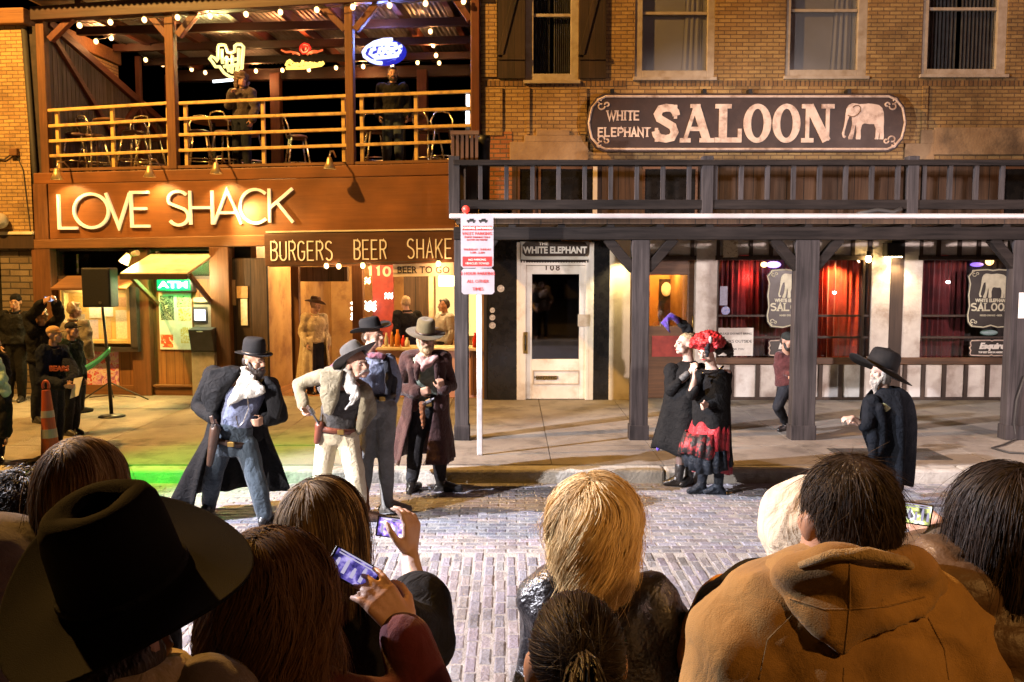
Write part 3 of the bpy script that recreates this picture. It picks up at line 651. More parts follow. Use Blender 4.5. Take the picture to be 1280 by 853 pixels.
for i, (lab, px, w, a) in enumerate(spots):
    u_, _ = LF.px(px, 200, w); t = sp if i == 0 else copy_tree(sp); t['label'] = lab; t.location = LF.world(u_, w, DECK); t.rotation_euler = (0, 0, a)
def table_proto():
    t = thing('bar_table', 'table', 'table', LF, (0, 0, 0), 'tall round tables on the balcony')
    b = MB(); b.lathe([(.02,1.0),(.36,1.0),(.37,1.02),(.36,1.035),(.02,1.036)], n=22); b.build('tabletop', mat('table_top', (.2,.1,.05), (.12,.06,.03), rough=.35), t, smooth=False)
    b = MB(); b.cyl((0,0,.03),(0,0,1.0),.035,n=10); b.build('leg', M['black_metal'], t); b = MB(); b.lathe([(.26,0),(.26,.02),(.05,.05),(.03,.06)], n=20); b.build('base', M['black_metal'], t)
    return t
tp = table_proto()
for i, (lab, px, w) in enumerate((('tall table between the stools at the left end', 145, 1.0), ('tall table beside the left timber post', 268, 1.2), ('tall table in front of the bearded drinker', 505, 1.0))):
    u_, _ = LF.px(px, 200, w); t = tp if i == 0 else copy_tree(tp); t['label'] = lab; t.location = LF.world(u_, w, DECK)
# bright bar sign at the balcony end
u_, z_ = LF.px(587, 140, .3); t = thing('light_box', 'narrow white glowing light box by the brick wall on the balcony', 'light box', LF, (u_, .3, DECK))
b = MB(); b.box(u_-.06, u_+.05, .3, .4, LF.px(587,132,.3)[1], LF.px(587,118,.3)[1]); b.box(u_-.07, u_+.04, .3, .4, LF.px(587,158,.3)[1], LF.px(587,139,.3)[1]); b.build('screen', emit('light_box_glow', (.85,.93,1), 1.5), t, bev=.01)
b = MB(); b.box(u_-.09, u_+.09, .41, .46, DECK, LF.px(587,112,.3)[1]); b.build('case', M['black_metal'], t)

# ---------------------------------------------------------------- menu case, posters, kiosk
mc = thing('menu_case', 'lit yellow wooden notice case with a small pitched roof', 'notice case', LF, (L(124,430)[0], -.1, zb(430)))
ua, zt = L(84, 366); ub, zz = L(163, 425)
b = MB(); b.box(ua-.07, ub+.1, .04, .09, zz-.12, zt+.08); b.build('case_back', mat('case_yellow', (.6,.4,.14), (.5,.32,.1), rough=.6), mc)
b = MB(); b.box(ua-.07, ua, -.1, .04, zz-.06, zt+.06); b.box(ub, ub+.08, -.1, .04, zz-.06, zt+.06); b.box(ua, ub, -.1, .04, zz-.06, zz); b.box(ua, ub, -.1, .04, zt, zt+.06); b.build('case_frame', mat('case_frame_wood', (.62,.46,.2), (.5,.36,.15), rough=.5), mc, bev=.006)
ra, rz = L(78, 361); rb_, rz2 = L(170, 349)
b = MB(); b.add([(ra,-.35,rz-.02),(rb_+.0,-.35,rz-.02),(rb_,.08,rz2+.02),(ra+.05,.08,rz2+.02),(ra,-.35,rz+.02),(rb_,-.35,rz+.02),(rb_,.08,rz2+.06),(ra+.05,.08,rz2+.06)], [(0,3,2,1),(4,5,6,7),(0,1,5,4),(1,2,6,5),(2,3,7,6),(3,0,4,7)]); b.build('roof', M['timber_x'], mc, bev=.006)
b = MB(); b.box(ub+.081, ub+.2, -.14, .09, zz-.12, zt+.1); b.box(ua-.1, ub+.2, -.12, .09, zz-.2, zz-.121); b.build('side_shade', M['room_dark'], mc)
for (xa, ya, xb, yb, c) in ((87,370,107,390,(.55,.33,.08)), (110,384,125,398,(.7,.62,.5)), (128,380,140,396,(.75,.72,.66)), (110,400,122,424,(.45,.42,.5)), (145,372,159,384,(.5,.28,.12)), (143,388,160,424,(.78,.72,.55)), (124,399,138,424,(.55,.4,.2)), (88,393,106,424,(.5,.42,.34))):
    (pa, za), (pb, zb_) = L(xa, ya), L(xb, yb); b = MB(); b.box(pa, pb, .034, .038, zb_, za); b.build('notice', mat('notice_print', c, tuple(q*.75 for q in c), rough=.7, scale=30), mc)
b = MB(); b.box(ua, ub, -.03, -.026, zt+.01, zt+.04); b.build('lamp_strip', emit('case_lamp', (1,.75,.35), 45), mc)
p1 = MB(); (pa, za), (pb, zz2) = L(104, 438), L(146, 487); p1.box(pa, pb, .085, .097, zz2, za)
def poster_mat(name, cols, sc=5, seed=0):
    m, nt, bs_ = _nt(name); tc = N(nt, 'ShaderNodeTexCoord'); mp = N(nt, 'ShaderNodeMapping'); mp.inputs['Location'].default_value = (seed, seed*2, seed*3); nt.links.new(tc.outputs['Object'], mp.inputs[0])
    nz = N(nt, 'ShaderNodeTexNoise', Scale=sc, Detail=4, Distortion=1.2); nt.links.new(mp.outputs[0], nz.inputs['Vector'])
    cr = N(nt, 'ShaderNodeValToRGB'); cr.color_ramp.interpolation = 'CONSTANT'; n_ = len(cols)
    while len(cr.color_ramp.elements) < n_: cr.color_ramp.elements.new(.5)
    for i, c in enumerate(cols): cr.color_ramp.elements[i].position = .3 + .4*i/n_ if i else 0; cr.color_ramp.elements[i].color = rgb(c)
    nt.links.new(nz.outputs['Fac'], cr.inputs['Fac']); nt.links.new(cr.outputs[0], bs_.inputs['Base Color']); bs_.inputs['Roughness'].default_value = .4
    return m
p1.top('poster', poster_mat('festival_poster', [(.35,.12,.3),(.6,.3,.45),(.65,.55,.5),(.55,.08,.06),(.5,.2,.4)], 7), 'pink and red poster on the boards below the notice case', 'poster', LF)
u_, z_ = L(125, 465)
p2 = thing('poster', 'photo menu poster under the green sign on the kiosk', 'poster', LF, (L(216,437)[0], .1, zb(437)))
for xa, ya, xb, yb, mt in ((194,366,237,438,M['paper']), (196,370,214,401,poster_mat('food_photo', [(.03,.03,.02),(.3,.27,.2),(.05,.06,.04),(.55,.5,.4)], 14, 3)), (217,370,235,385,poster_mat('salad_photo', [(.3,.35,.12),(.5,.45,.3),(.12,.16,.06)], 14, 5)), (219,386,235,402,poster_mat('side_photo', [(.6,.4,.1),(.7,.6,.4),(.5,.3,.08)], 12, 7)), (197,419,213,435,poster_mat('hotdog_photo', [(.7,.62,.5),(.5,.08,.03),(.6,.25,.06)], 9, 2)), (222,410,235,430,poster_mat('print_block', [(.7,.65,.5),(.6,.45,.15),(.7,.68,.6)], 18, 1))):
    (pa, za), (pb, zz2) = L(xa, ya), L(xb, yb); b = MB(); d = 0 if mt is M['paper'] else -.004; b.box(pa, pb, .115 + d, .13 + d, zz2, za); b.build('sheet' if d == 0 else 'picture', mt, p2)
kr = thing('kiosk_awning', 'pale sloping canopy over the cash machine corner', 'awning', LF, (L(228,322)[0], 0, zb(345)))
(ka, kz), (kb, _) = L(188, 321), L(268, 321); _, kzf = LF.px(200, 345, -1.0)
b = MB()
b.add([(ka,-1.0,kzf),(kb-.02,-1.0,kzf),(kb-.02,.02,kz),(ka,.02,kz),(ka,-1.0,kzf+.05),(kb-.02,-1.0,kzf+.05),(kb-.02,.02,kz+.05),(ka,.02,kz+.05)], [(0,3,2,1),(4,5,6,7),(0,1,5,4),(1,2,6,5),(2,3,7,6),(3,0,4,7)])
b.build('canopy', mat('canopy_cream', (.75,.68,.5), (.65,.57,.4), rough=.6, scale=3, dirt=((.35,.25,.14), 3, .5)), kr, bev=.008)
b = MB(); b.box(ka, kb-.02, -1.03, -1.002, kzf-.06, kzf+.03); b.build('fascia', M['dark_stile'], kr)
b = MB(); b.bar((kb-.06,-.85,kzf+.02), (kb-.06,.1,kzf-.55), .07, .06, up=(1,0,0)); b.build('strut', M['timber'], kr, bev=.005); b = MB(); b.bar((ka+.06,-.85,kzf+.02), (ka+.06,.1,kzf-.5), .07, .06, up=(1,0,0)); b.build('strut', M['timber'], kr, bev=.005)
cs_ = thing('illuminated_sign', 'small glowing green sign box under the kiosk canopy', 'sign', LF, (L(215,363)[0], -.1, zb(363)))
(ga, gz), (gb, gz2) = LF.px(195, 350, -.1), LF.px(237, 363, -.1)
b = MB(); b.box(ga-.03, gb+.03, -.06, .1, gz2-.03, gz+.03); b.build('case', M['black_metal'], cs_, bev=.008)
b = MB(); b.box(ga, gb, -.075, -.0605, gz2, gz); b.build('panel', emit('green_tube', (.0,1,.16), .5, (.0,.15,.05)), cs_, bev=.005)
text_mesh('lettering', 'ATM', .15, emit('green_white', (.55,1,.7), 2.2), cs_, ((ga+gb)/2, -.082, (gz+gz2)/2), sx=1.7, bold=.006)
atm = thing('cash_machine', 'grey cash machine with a lit blue screen beside the timber post', 'cash machine', LF, (L(250,500)[0], -.1, .15))
(ta, tz), (tb, _) = LF.px(237, 377, -.2), LF.px(266, 377, -.2)
mg = mat('atm_grey', (.32,.29,.24), (.24,.22,.18), rough=.4, scale=8, dirt=((.1,.08,.06), 3, .5)); md_ = mat('atm_dark', (.06,.06,.065), (.04,.04,.045), rough=.35)
b = MB(); b.box(ta, tb, -.2, .12, .15, .95); b.box(ta, tb, -.06, .12, .95, tz+.06); b.build('cabinet', mg, atm, bev=.015)
b = MB(); z1 = LF.px(250,412,-.2)[1]; b.add([(ta,-.2,.951),(tb,-.2,.951),(tb,-.3,z1),(ta,-.3,z1),(ta,-.065,.951),(tb,-.065,.951),(tb,-.065,z1+.04),(ta,-.065,z1+.04)], [(0,1,2,3),(4,7,6,5),(3,2,6,7),(0,4,5,1),(0,3,7,4),(1,5,6,2)]); b.build('keypad_shelf', md_, atm, bev=.01)
(sa, sz), (sb_, sz2) = LF.px(243, 387, -.08), LF.px(257, 401, -.08); b = MB(); b.box(sa-.03, sb_+.03, -.08, -.061, sz2-.03, sz+.04); sf = b.build('screen_bezel', md_, atm); b = MB(); b.box(sa, sb_, -.088, -.081, sz2, sz); b.build('screen', emit('atm_screen', (.35,.42,1), .6), sf)
b = MB(); b.box(ta+.02, tb-.02, -.09, -.0615, tz-.02, tz+.03); b.build('header', mat('atm_header', (.5,.44,.3), (.4,.35,.22), rough=.5), atm)
b = MB(); b.ball(((ta+tb)/2,-.28,z1-.03), (.07,.03,.015), 10, 6); b.build('keypad', M['chrome'], atm)
# notices on the boarded jamb
for lab, xa, ya, xb, yb, c in (('pale notice pinned to the boards beside the thick timber post', 300,374,309,407,(.7,.66,.55)), ('brown card pinned above the pale notice on the boards', 295,358,309,373,(.42,.27,.12)), ('narrow brown plank leaning on the thick timber post', 285,350,294,382,(.4,.24,.1))):
    (pa, za), (pb, zz2) = L(xa, ya), L(xb, yb); b = MB(); b.box(pa, pb, .02, .045, zz2, za); b.top('notice', mat('notice_card', c, tuple(q*.8 for q in c), rough=.8, scale=20), lab, 'notice', LF)
# glowing signs and clutter inside the bar
def lit(lab, px, py, w, dx, dy, mt, cat='neon sign', name='neon_sign'):
    (pa, za), (pb, zz2) = LF.px(px-dx, py-dy, w), LF.px(px+dx, py+dy, w); b = MB()
    n_ = 4
    for i in range(n_):
        z_ = za + (zz2-za)*(i+.5)/n_; pts = [(pa+(pb-pa)*k/7, w, z_ + .03*math.sin(k*2.1+i*1.7)) for k in range(8)]; b.tube(pts, abs(zz2-za)/n_*.34, 6)
    b.top(name, mt, lab, cat, LF, smooth=True)
wn = emit('inner_white_neon', (1,.9,.75), 2); rn = emit('inner_red_neon', (1,.2,.08), 7)
lit('white menu light glowing deep in the bar left of the wooden post', 446, 389, 2.2, 7, 12, wn)
lit('small white neon above the red partition', 457, 351, 2.9, 6, 3.5, rn)
lit('bright white neon on the red partition', 462, 383, 2.9, 8, 6, wn)
lit('pair of small white lights beside the red partition', 486, 370, 2.6, 5, 3, wn)
b = MB(); (pa, za), (pb, zz2) = LF.px(548, 345, 2.4), LF.px(566, 358, 2.4); b.box(pa, pb, 2.4, 2.6, zz2, za); b.top('menu_board', emit('menu_lamp', (1,.72,.25), 3), 'yellow lit menu box above the serving counter', 'menu board', LF)
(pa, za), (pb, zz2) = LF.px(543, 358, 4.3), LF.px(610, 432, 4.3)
b = MB(); b.box(pa, pb, 4.45, 4.55, .9, 2.6); b.top('wall_panel', emit('kitchen_wall_glow', (.9,.7,.3), .35, (.6,.5,.25)), 'pale yellow self-glowing kitchen wall panel behind the server', 'wall panel', LF)  # plain wall panel made emissive to imitate kitchen light falling on it
random.seed(3)
BG = 'bottles and cups on the serving counter'
for i, (px, lab, c, h, r_) in enumerate(((483,'clear bottle at the left end of the counter',(.5,.5,.42),.24,.035), (490,'second bottle from the left on the counter',(.45,.2,.06),.26,.035), (497,'tall orange drink cup on the counter',(.6,.2,.03),.3,.05), (504,'red topped squeeze bottle on the counter',(.6,.04,.03),.2,.04), (509,'white paper cup on the counter',(.75,.68,.6),.16,.045), (594,'red condiment bottle right of the grey awning post',(.5,.03,.02),.25,.05))):
    u_, z_ = LF.px(px, 431, .35); b = MB(); b.lathe([(r_,zc),(r_,zc+h*.6),(r_*.45,zc+h*.8),(r_*.45,zc+h)], (u_,.35,0), 12); b.top('bottle', mat('bottle_colour', c, tuple(q*.7 for q in c), rough=.25), lab, 'bottle', LF, group=BG, smooth=True)
# framed screens behind the dark window
b = MB(); (pa, za), (pb, zz2) = LF.px(74, 318, .6), LF.px(112, 343, .6); b.box(pa, pb, .6, .66, zz2, za); b.top('television', poster_mat('tv_picture', [(.02,.03,.05),(.12,.04,.04),(.05,.08,.03),(.12,.12,.18)], 6, 4), 'dim television behind the dark window over the notice case', 'television', LF)

# ---------------------------------------------------------------- brick neighbour at the far left
nbh = thing('brick_building', 'yellow brick building with a rough stone base at the street end', 'building', LF, (L(20,490)[0], 0, .15))
ue = L(31, 30)[0]; ue2 = L(44, 280)[0]
b = MB(); za, zl = L(10, 33)[1], L(10, 290)[1]
b.add([(-16,-.03,zl),(ue2-.02,-.03,zl),(ue,-.03,za),(-16,-.03,za),(-16,3,zl),(ue2-.02,3,zl),(ue,3,za),(-16,3,za)], [(0,1,2,3),(7,6,5,4),(0,4,5,1),(1,5,6,2),(2,6,7,3),(3,7,4,0)]); b.build('wall', M['brick_yellow'], nbh)
b = MB(); b.box(-16, L(36,20)[0], -.15, 3, za+.002, L(10,13)[1]); b.build('cornice', M['timber_x'], nbh, bev=.02)
b = MB(); b.box(-16, L(45,290)[0], -.12, .2, L(10,294)[1], zl-.002); b.build('ledge', M['cream'], nbh, bev=.01)
b = MB(); b.box(-16, L(46,300)[0], -.1, .3, L(10,311)[1], L(10,294)[1]-.003); b.build('dark_lintel', M['dark_stile'], nbh)
b = MB(); b.box(L(4,400)[0], L(48,400)[0]-.01, .0, .4, .15, L(10,311)[1]-.003); b.build('stone_base', M['stone_dark'], nbh)
b = MB(); b.box(-16, L(4,400)[0]-.003, .3, .5, .15, L(10,311)[1]-.004); b.build('doorway', M['gloss_black'], nbh)
b = MB(); b.box(L(33,100)[0], L(49,150)[0], .05, .3, L(40,216)[1], za); b.build('downpipe_recess', M['room_dark'], nbh)
b = MB(); u_, z_ = L(44, 200); b.tube([(u_+.03,.0,L(40,290)[1]),(u_-.02,.0,z_),(u_-.1,.0,L(38,36)[1])], .05, 8); b.build('downpipe', M['cable'], nbh, smooth=True)
b = MB(); u_, z_ = L(22, 191); b.box(u_-.08,u_+.06,-.12,-.03,z_-.06,z_+.06); jb = b.build('junction_box', M['timber_x'], nbh, bev=.01)
b = MB(); b.tube([(u_-.02,-.07,z_),(u_-.2,-.06,z_-.12),(u_-.5,-.05,z_-.1)], .012, 6); b.tube([(u_,-.07,z_),(u_+.12,-.05,z_-.3),(u_+.2,-.04,zl)], .009, 6); b.build('cable', M['cable'], jb)
u_, z_ = L(8, 277); t = thing('wall_lamp', 'round globe wall lamp on the yellow brick wall', 'lamp', LF, (u_, -.05, z_))
b = MB(); b.ball((u_,-.17,z_), .135, 16, 12); b.build('globe', mat('frosted_globe', (.42,.38,.34), (.3,.27,.24), rough=.35), t, smooth=True); b = MB(); b.cyl((u_,-.06,z_),(u_,-.03,z_),.07); b.build('backplate', M['black_metal'], t)
# ================================================================ brick saloon (right)
SF = Frame(0, 14.8, 0)
S = SF.px
sal = thing('saloon_building', 'yellow brick saloon building with white sash windows upstairs', 'building', SF, (4, 0, .15))
uL = S(601, 100)[0]; uRt = 12.5
TOP = 9.0
def rect(x0, y0, x1, y1, w=0.0):
    a, z1 = S(x0, y0, w); c, z0 = S(x1, y1, w); return a, c, z0, z1
wins = [dict(o=(657,-70,723,101), g=(667,-62,713,93), m=19, shade=False), dict(o=(795,-72,893,97), g=(804,-62,883,89), m=16.5, shade=True),
        dict(o=(985,-72,1083,95.5), g=(990,-62,1070,88), m=13, shade=True), dict(o=(1157,-74,1257,93.5), g=(1163,-64,1243,87), m=11, shade=False)]
# brick wall built round the openings
b = MB(); z0w = S(640, 262)[1]; zsill = rect(*wins[0]['o'])[2]
edges = [uL]
for w_ in wins: a, c, z0, z1 = rect(*w_['o']); edges += [a, c]
edges.append(uRt)
ztopw = rect(*wins[0]['o'])[3]
zb_ = S(640, 108)[1]
for i in range(0, len(edges), 2): b.box(edges[i], edges[i+1], 0, .35, zb_, TOP)
for w_ in wins:
    a, c, z0, z1 = rect(*w_['o']); b.box(a, c, 0.0, .35, z1, TOP); b.box(a, c, 0, .35, zb_, z0)
b.box(uL, uRt, 0, .35, z0w, zb_)
b.build('wall', M['brick_yellow'], sal)
b = MB(); za, zc = S(640, 99.5)[1], S(640, 108)[1]
for x0, x1 in ((603,656),(660,782),(800,1280)): b.box(S(x0,100)[0], S(x1,100)[0], -.012, 0, zc, za - .02)
b.box(S(1280,100)[0], uRt, -.012, 0, zc, za-.02); b.build('soldier_course', M['brick_soldier'], sal)
# pilaster strips and panel edges in the brick
for x0, x1, y0, y1 in ((603,621,-60,97),(603,628,110,170),(658,662,110,168),(724,733,110,168),(1153,1157.5,108,165)): a, c, z0, z1 = rect(x0,y0,x1,y1); b = MB(); b.box(a, c, -.03, -.001, z0, z1); b.build('pilaster', M['brick_yellow'], sal)
b = MB()
for x0, y0, x1, y1 in ((637,178,735,204),(655,170,732,178.2),(670,163,712,170.2)): a, c, z0, z1 = rect(x0,y0,x1,y1); b.box(a, c, -.05, .02, z0, z1)
b.build('stone_lintel', M['stone_tan'], sal, bev=.01)
b = MB()
for x0, y0, x1, y1 in ((1130,180,1166,200),(1150,163,1166,180.2),(1166.5,160,1290,194)): a, c, z0, z1 = rect(x0,y0,x1,y1); b.box(a, c, -.05, .02, z0, z1)
b.build('stone_lintel', M['stone_tan'], sal, bev=.01)
a, c, z0, z1 = rect(603, 165, 640, 262); b = MB(); b.box(a, c, -.014, .0, z0, z1); b.build('red_brick_patch', M['brick_red'], sal)
# sash windows
M['frame_paint'] = mat('sash_paint', (.46,.40,.32), (.36,.30,.23), rough=.5, scale=6, bump=.15, dirt=((.25,.18,.1), 5, .6))
M['shade'] = mat('blind_cloth', (.86,.78,.70), (.74,.67,.6), rough=.9, scale=1.2, detail=3)
M['curtain_dark'] = mat('dark_curtain', (.10,.08,.07), (.05,.04,.036), rough=.9, scale=3, stretch=(5,1,.3))
for i, w_ in enumerate(wins):
    a, c, z0, z1 = rect(*w_['o']); ga, gc, gz0, gz1 = rect(*w_['g'], .06); zm = S(700, w_['m'], .04)[1]
    b = MB(); b.box(a, ga, .02, .14, z0, z1); b.box(gc, c, .02, .14, z0, z1); b.box(ga, gc, .02, .14, z0, gz0); b.box(ga, gc, .02, .14, gz1, z1); b.box(ga, gc, .05, .1, zm-.025, zm+.025)
    f_ = b.build('window', M['frame_paint'], sal, bev=.006)
    b = MB(); b.box(a-.03, c+.03, -.06, .03, z0-.055, z0-.002); b.build('sill', M['frame_paint'] if i else M['frame_paint'], f_, bev=.006)
    b = MB(); b.box(ga, gc, .085, .09, gz0, gz1); b.build('pane', M['glass_dim'], f_)
    if w_['shade']:
        b = MB(); b.box(ga+.003, gc-.003, .13, .134, gz0+.003, gz1-.003); b.build('blind', M['shade'], f_)
        b = MB(); b.grid([[(ga + (gc-ga)*(.62+.3*k/12 + (.08 if j else 0)*(1-k/12)), .112+.012*math.sin(k*1.8), (gz0, gz1)[j]) for k in range(13)] for j in range(2)]); b.build('curtain', M['shade'], f_, smooth=True, fix=False)
    else:
        b = MB()
        for q0, q1 in ((0, .46), (.54, 1.0)): b.grid([[(ga + (gc-ga)*(q0+(q1-q0)*k/40), .19+.03*math.sin(k*1.3+i), (gz0, gz1)[j]) for k in range(41)] for j in range(2)])
        b.build('curtain', mat('grey_curtain', (.28,.25,.22), (.2,.17,.15), rough=.9), f_, smooth=True, fix=False)
    b = MB(); b.box(a, c, .34, .36, z0, z1); b.build('dark_room', M['room_dark'], f_)
for x0, x1 in ((622,656.5),(724,757)):
    a, c, z0, z1 = rect(x0, -70, x1, 99); b = MB(); b.box(a, c, -.05, -.012, z0, z1)
    zm = S(640, 73)[1]
    b.box(a, c, -.07, -.051, zm-.04, zm+.04); b.bar((a+.03,-.06,zm),(c-.03,-.06,zm+1.5),.09,.02, up=(0,1,0)); b.build('shutter', wood('shutter_boards', (.06,.035,.022), (.03,.018,.012), 'z', board=.11, rough=.7), sal, bev=.004)
# boarded wall and dark panes behind the awning rail
a, c, z0, z1 = rect(640, 203, 1290, 270); b = MB(); b.box(a, c+2, -.02, -.002, z0-.1, z1); b.build('boarded_wall', M['dark_boards'], sal)
for x0, x1 in ((650,666),(676,742),(806,868),(1255,1278)):
    a, c, z0, z1 = rect(x0, 212, x1, 262); f = MB(); f.box(a-.04, a, -.05, -.021, z0-.1, z1+.04); f.box(c, c+.04, -.05, -.021, z0-.1, z1+.04); f.box(a, c, -.05, -.021, z1, z1+.04); ff = f.build('window', M['sill_wood'], sal)
    b = MB(); b.box(a, c, -.035, -.022, z0-.1, z1); b.build('pane', M['gloss_black'], ff)
a, c, z0, z1 = rect(741, 205, 746, 262); b = MB(); b.box(a, c, -.06, -.022, z0-.1, z1); b.build('board_edge', M['cream'], sal)
# ------------------------------------------------ ground floor
GF = S(640, 296)[1]                     # underside of the awning at the wall
b = MB()
for x0, x1 in ((609,647),(739,762),(786,801)): a, c, z0, z1 = rect(x0, 300, x1, 502); b.box(a, c, -.04, .3, .15, GF)
b.build('black_tile_pier', M['gloss_black'], sal, bev=.006)
b = MB(); a, c, _, _ = rect(603,300,609,500); b.box(a+.02, c, -.02, .3, .15, GF); b.build('edge_post', M['awning_post'], sal)
# door in a cream surround
dr = MB()
for x0, y0, x1, y1 in ((646,303,650,502),(736,303,741,502),(650,326,657,502),(732,326,736,502)): a, c, z0, z1 = rect(x0,y0,x1,y1); dr.box(a, c, -.05, .1, .15, z1)
a, c, z0, z1 = rect(650, 302, 736, 325); dr.box(a, c, -.02, .08, z0, z1); a, c, z0, z1 = rect(650, 328, 736, 332); dr.box(a, c, -.045, .08, z0, z1)
M['door_white'] = mat('door_white_paint', (.80,.77,.70), (.70,.66,.58), rough=.45, scale=3, bump=.1, dirt=((.35,.26,.16), 2.5, .5))
dsur = dr.build('door_surround', M['door_white'], sal, bev=.008)
b = MB()
for k in range(26): u_ = S(651 + k*3.3, 326)[0]; zz = S(651, 327)[1]; b.box(u_, u_+.022, -.06, -.0505, zz-.02, zz+.02)
b.build('dentil_strip', M['dark_stile'], dsur)
d = MB(); A, C, Z0, Z1 = rect(657, 332.5, 732, 499, .02); ga, gc, gz0, gz1 = rect(665, 343, 723.5, 449, .02)
d.box(A, ga, .0, .06, .16, Z1); d.box(gc, C, .0, .06, .16, Z1); d.box(ga, gc, .0, .06, .16, gz0); d.box(ga, gc, .0, .06, gz1, Z1)
do = d.build('door', M['door_white'], sal, bev=.008)
b = MB(); b.box(ga, gc, .03, .036, gz0, gz1); b.build('pane', glass('door_glass', (.55,.55,.58), .1), do)
pa, pc, pz0, pz1 = rect(666, 463, 724, 481, 0); b = MB()
for q in ((pa,pc,pz1-.02,pz1),(pa,pc,pz0,pz0+.02),(pa,pa+.02,pz0+.02,pz1-.02),(pc-.02,pc,pz0+.02,pz1-.02)): b.box(q[0], q[1], -.014, -.001, q[2], q[3])
b.build('panel_moulding', M['frame_paint'], do)
a, c, z0, z1 = rect(670, 470, 696, 475); b = MB(); b.box(a, c, -.012, -.001, z0, z1); b.build('letter_slot', M['brass'], do); text_mesh('lettering', 'MAIN OFFICE', .07, M['black_metal'], do, ((a+c)/2, -.016, (z0+z1)/2+.002))
a, c, z0, z1 = rect(654, 415, 659.5, 442); b = MB(); b.box(a, c, -.064, -.051, z0, z1); hp = b.build('handle', M['brass'], do, bev=.005); b = MB(); b.tube([((a+c)/2,-.064,z0+.06),((a+c)/2,-.11,z0+.1),((a+c)/2,-.11,z1-.1),((a+c)/2,-.064,z1-.06)], .012, 6); b.build('grip', M['black_metal'], hp, smooth=True)
a, c, z0, z1 = rect(722, 393, 737, 408); b = MB(); b.box(a, c, -.063, -.0505, z0, z1); b.build('lock_plate', M['frame_paint'], do)
lt = MB()
(ua, za), (ub, zz) = S(681, 338.5), S(699, 331.5 - 0)
zz = za + .105
stroke_text(lt, '108', ua, za - .0, .1, .5, .05, .018, -.001, -.009, xend=ub); lt.build('numerals', M['sill_wood'], do)
b = MB(); a, c, z0, z1 = rect(657, 340, 732, 499, .5); b.box(a-.2, c+.2, 1.1, 1.15, .15, 2.7); b.build('dark_hall', mat('hall_dark', (.06,.05,.05), (.03,.025,.025), rough=.5), sal)
ws = thing('door_sign', 'small dark plaque with the pale saloon name over the white door', 'sign', SF, (S(693,321)[0], -.05, S(693,321)[1]))
a, c, z0, z1 = rect(653, 303, 734, 320.5); b = MB(); e = .05
b.prism([(a+e,z0),(c-e,z0),(c,z0+e),(c,z1-e),(c-e,z1),(a+e,z1),(a,z1-e),(a,z0+e)], -.1, -.055); b.build('sign_board', M['dark_stile'], ws)
text_mesh('lettering', 'WHITE ELEPHANT', .15, M['letter_white'], ws, ((a+c)/2, -.104, z0+.095), sx=.86, bold=.006); text_mesh('lettering', 'THE', .07, M['letter_white'], ws, (a+.35, -.104, z1-.03), sx=1.2, bold=.003)
# cream pilaster, entry recess
a, c, z0, z1 = rect(762, 303, 786, 501); b = MB(); b.box(a, c, -.07, .2, .15, GF); b.build('cream_pilaster', M['cream'], sal, bev=.01)
for (x0, x1) in ((870,893),(1090,1113),(1122,1146)):
    a, c, z0, z1 = rect(x0, 303, x1, 501); b = MB(); b.box(a, c, -.05, .1, S(900,452)[1] if x0 > 1000 else .15, GF); b.build('white_pilaster', M['white_panel'], sal, bev=.01)
a, c, z0, z1 = rect(1113, 303, 1122, 501); b = MB(); b.box(a+.002, c-.002, -.07, .1, .15, GF); b.build('stile', M['dark_stile'], sal)
# transom panels
b = MB(); d = MB(); xs = [801,833,868,872,893,930,962,987,1026,1058,1086]
a, c, z0, z1 = rect(801, 303, 1280, 319.5); b.box(a, S(870,300)[0]-.002, -.02, .08, z0, GF); b.box(S(893,300)[0]+.002, S(1090,300)[0]-.002, -.02, .08, z0, GF); b.box(S(1146,300)[0]+.002, c+2, -.02, .08, z0, GF); b.build('transom_panel', M['white_panel'], sal)
for x in (801,833,865,897,938,963,1008,1040,1065,1086,1150,1172,1198,1222,1250,1275): u_ = S(x, 310)[0]; d.box(u_-.03, u_+.03, -.06, -.021, z0-.02, GF)
d.box(S(801,320)[0], S(869.5,320)[0], -.06, .08, z0-.08, z0-.002); d.box(S(893.5,320)[0], S(1089.5,320)[0], -.06, .08, z0-.08, z0-.003); d.box(S(1146.5,320)[0], 12, -.06, .08, z0-.08, z0-.003); d.build('transom_stiles', M['dark_stile'], sal)
zH = z0 - .08
# recessed entry: lit hall, half glazed door
b = MB(); a, c = S(801,400)[0], S(870,400)[0]
b.box(a-.02, a+.02, .31, 2.4, .15, GF); b.box(c-.02, c+.03, .31, 2.4, .15, GF); b.build('entry_wall', M['room_warm'], sal)
b = MB(); b.box(a-1.2, c+1.5, 2.4, 2.5, .15, GF+.3); b.build('entry_back_wall', mat('entry_back', (.5,.26,.07), (.38,.17,.04), rough=.6, scale=2), sal)
b = MB(); b.box(a, c, .3, 2.4, GF-.2, GF-.1); b.build('entry_ceiling', M['room_ceiling'], sal)
x0, x1 = 801, 870; e = MB(); w = .12
A, C = S(803, 400, w)[0], S(869, 400, w)[0]; zt = S(803, 325, w)[1]; ga, gz1 = S(808, 344, w); gc, gz0 = S(859, 408, w)
e.box(A, ga, w, w+.07, .16, zt); e.box(gc, C, w, w+.07, .16, zt); e.box(ga, gc, w, w+.07, gz1, zt); e.box(ga, gc, w, w+.07, .16, gz0)
ed = e.build('door', M['sill_wood'], sal, bev=.006)
b = MB(); b.box(ga, gc, w+.03, w+.036, gz0, gz1); b.build('pane', M['glass'], ed)
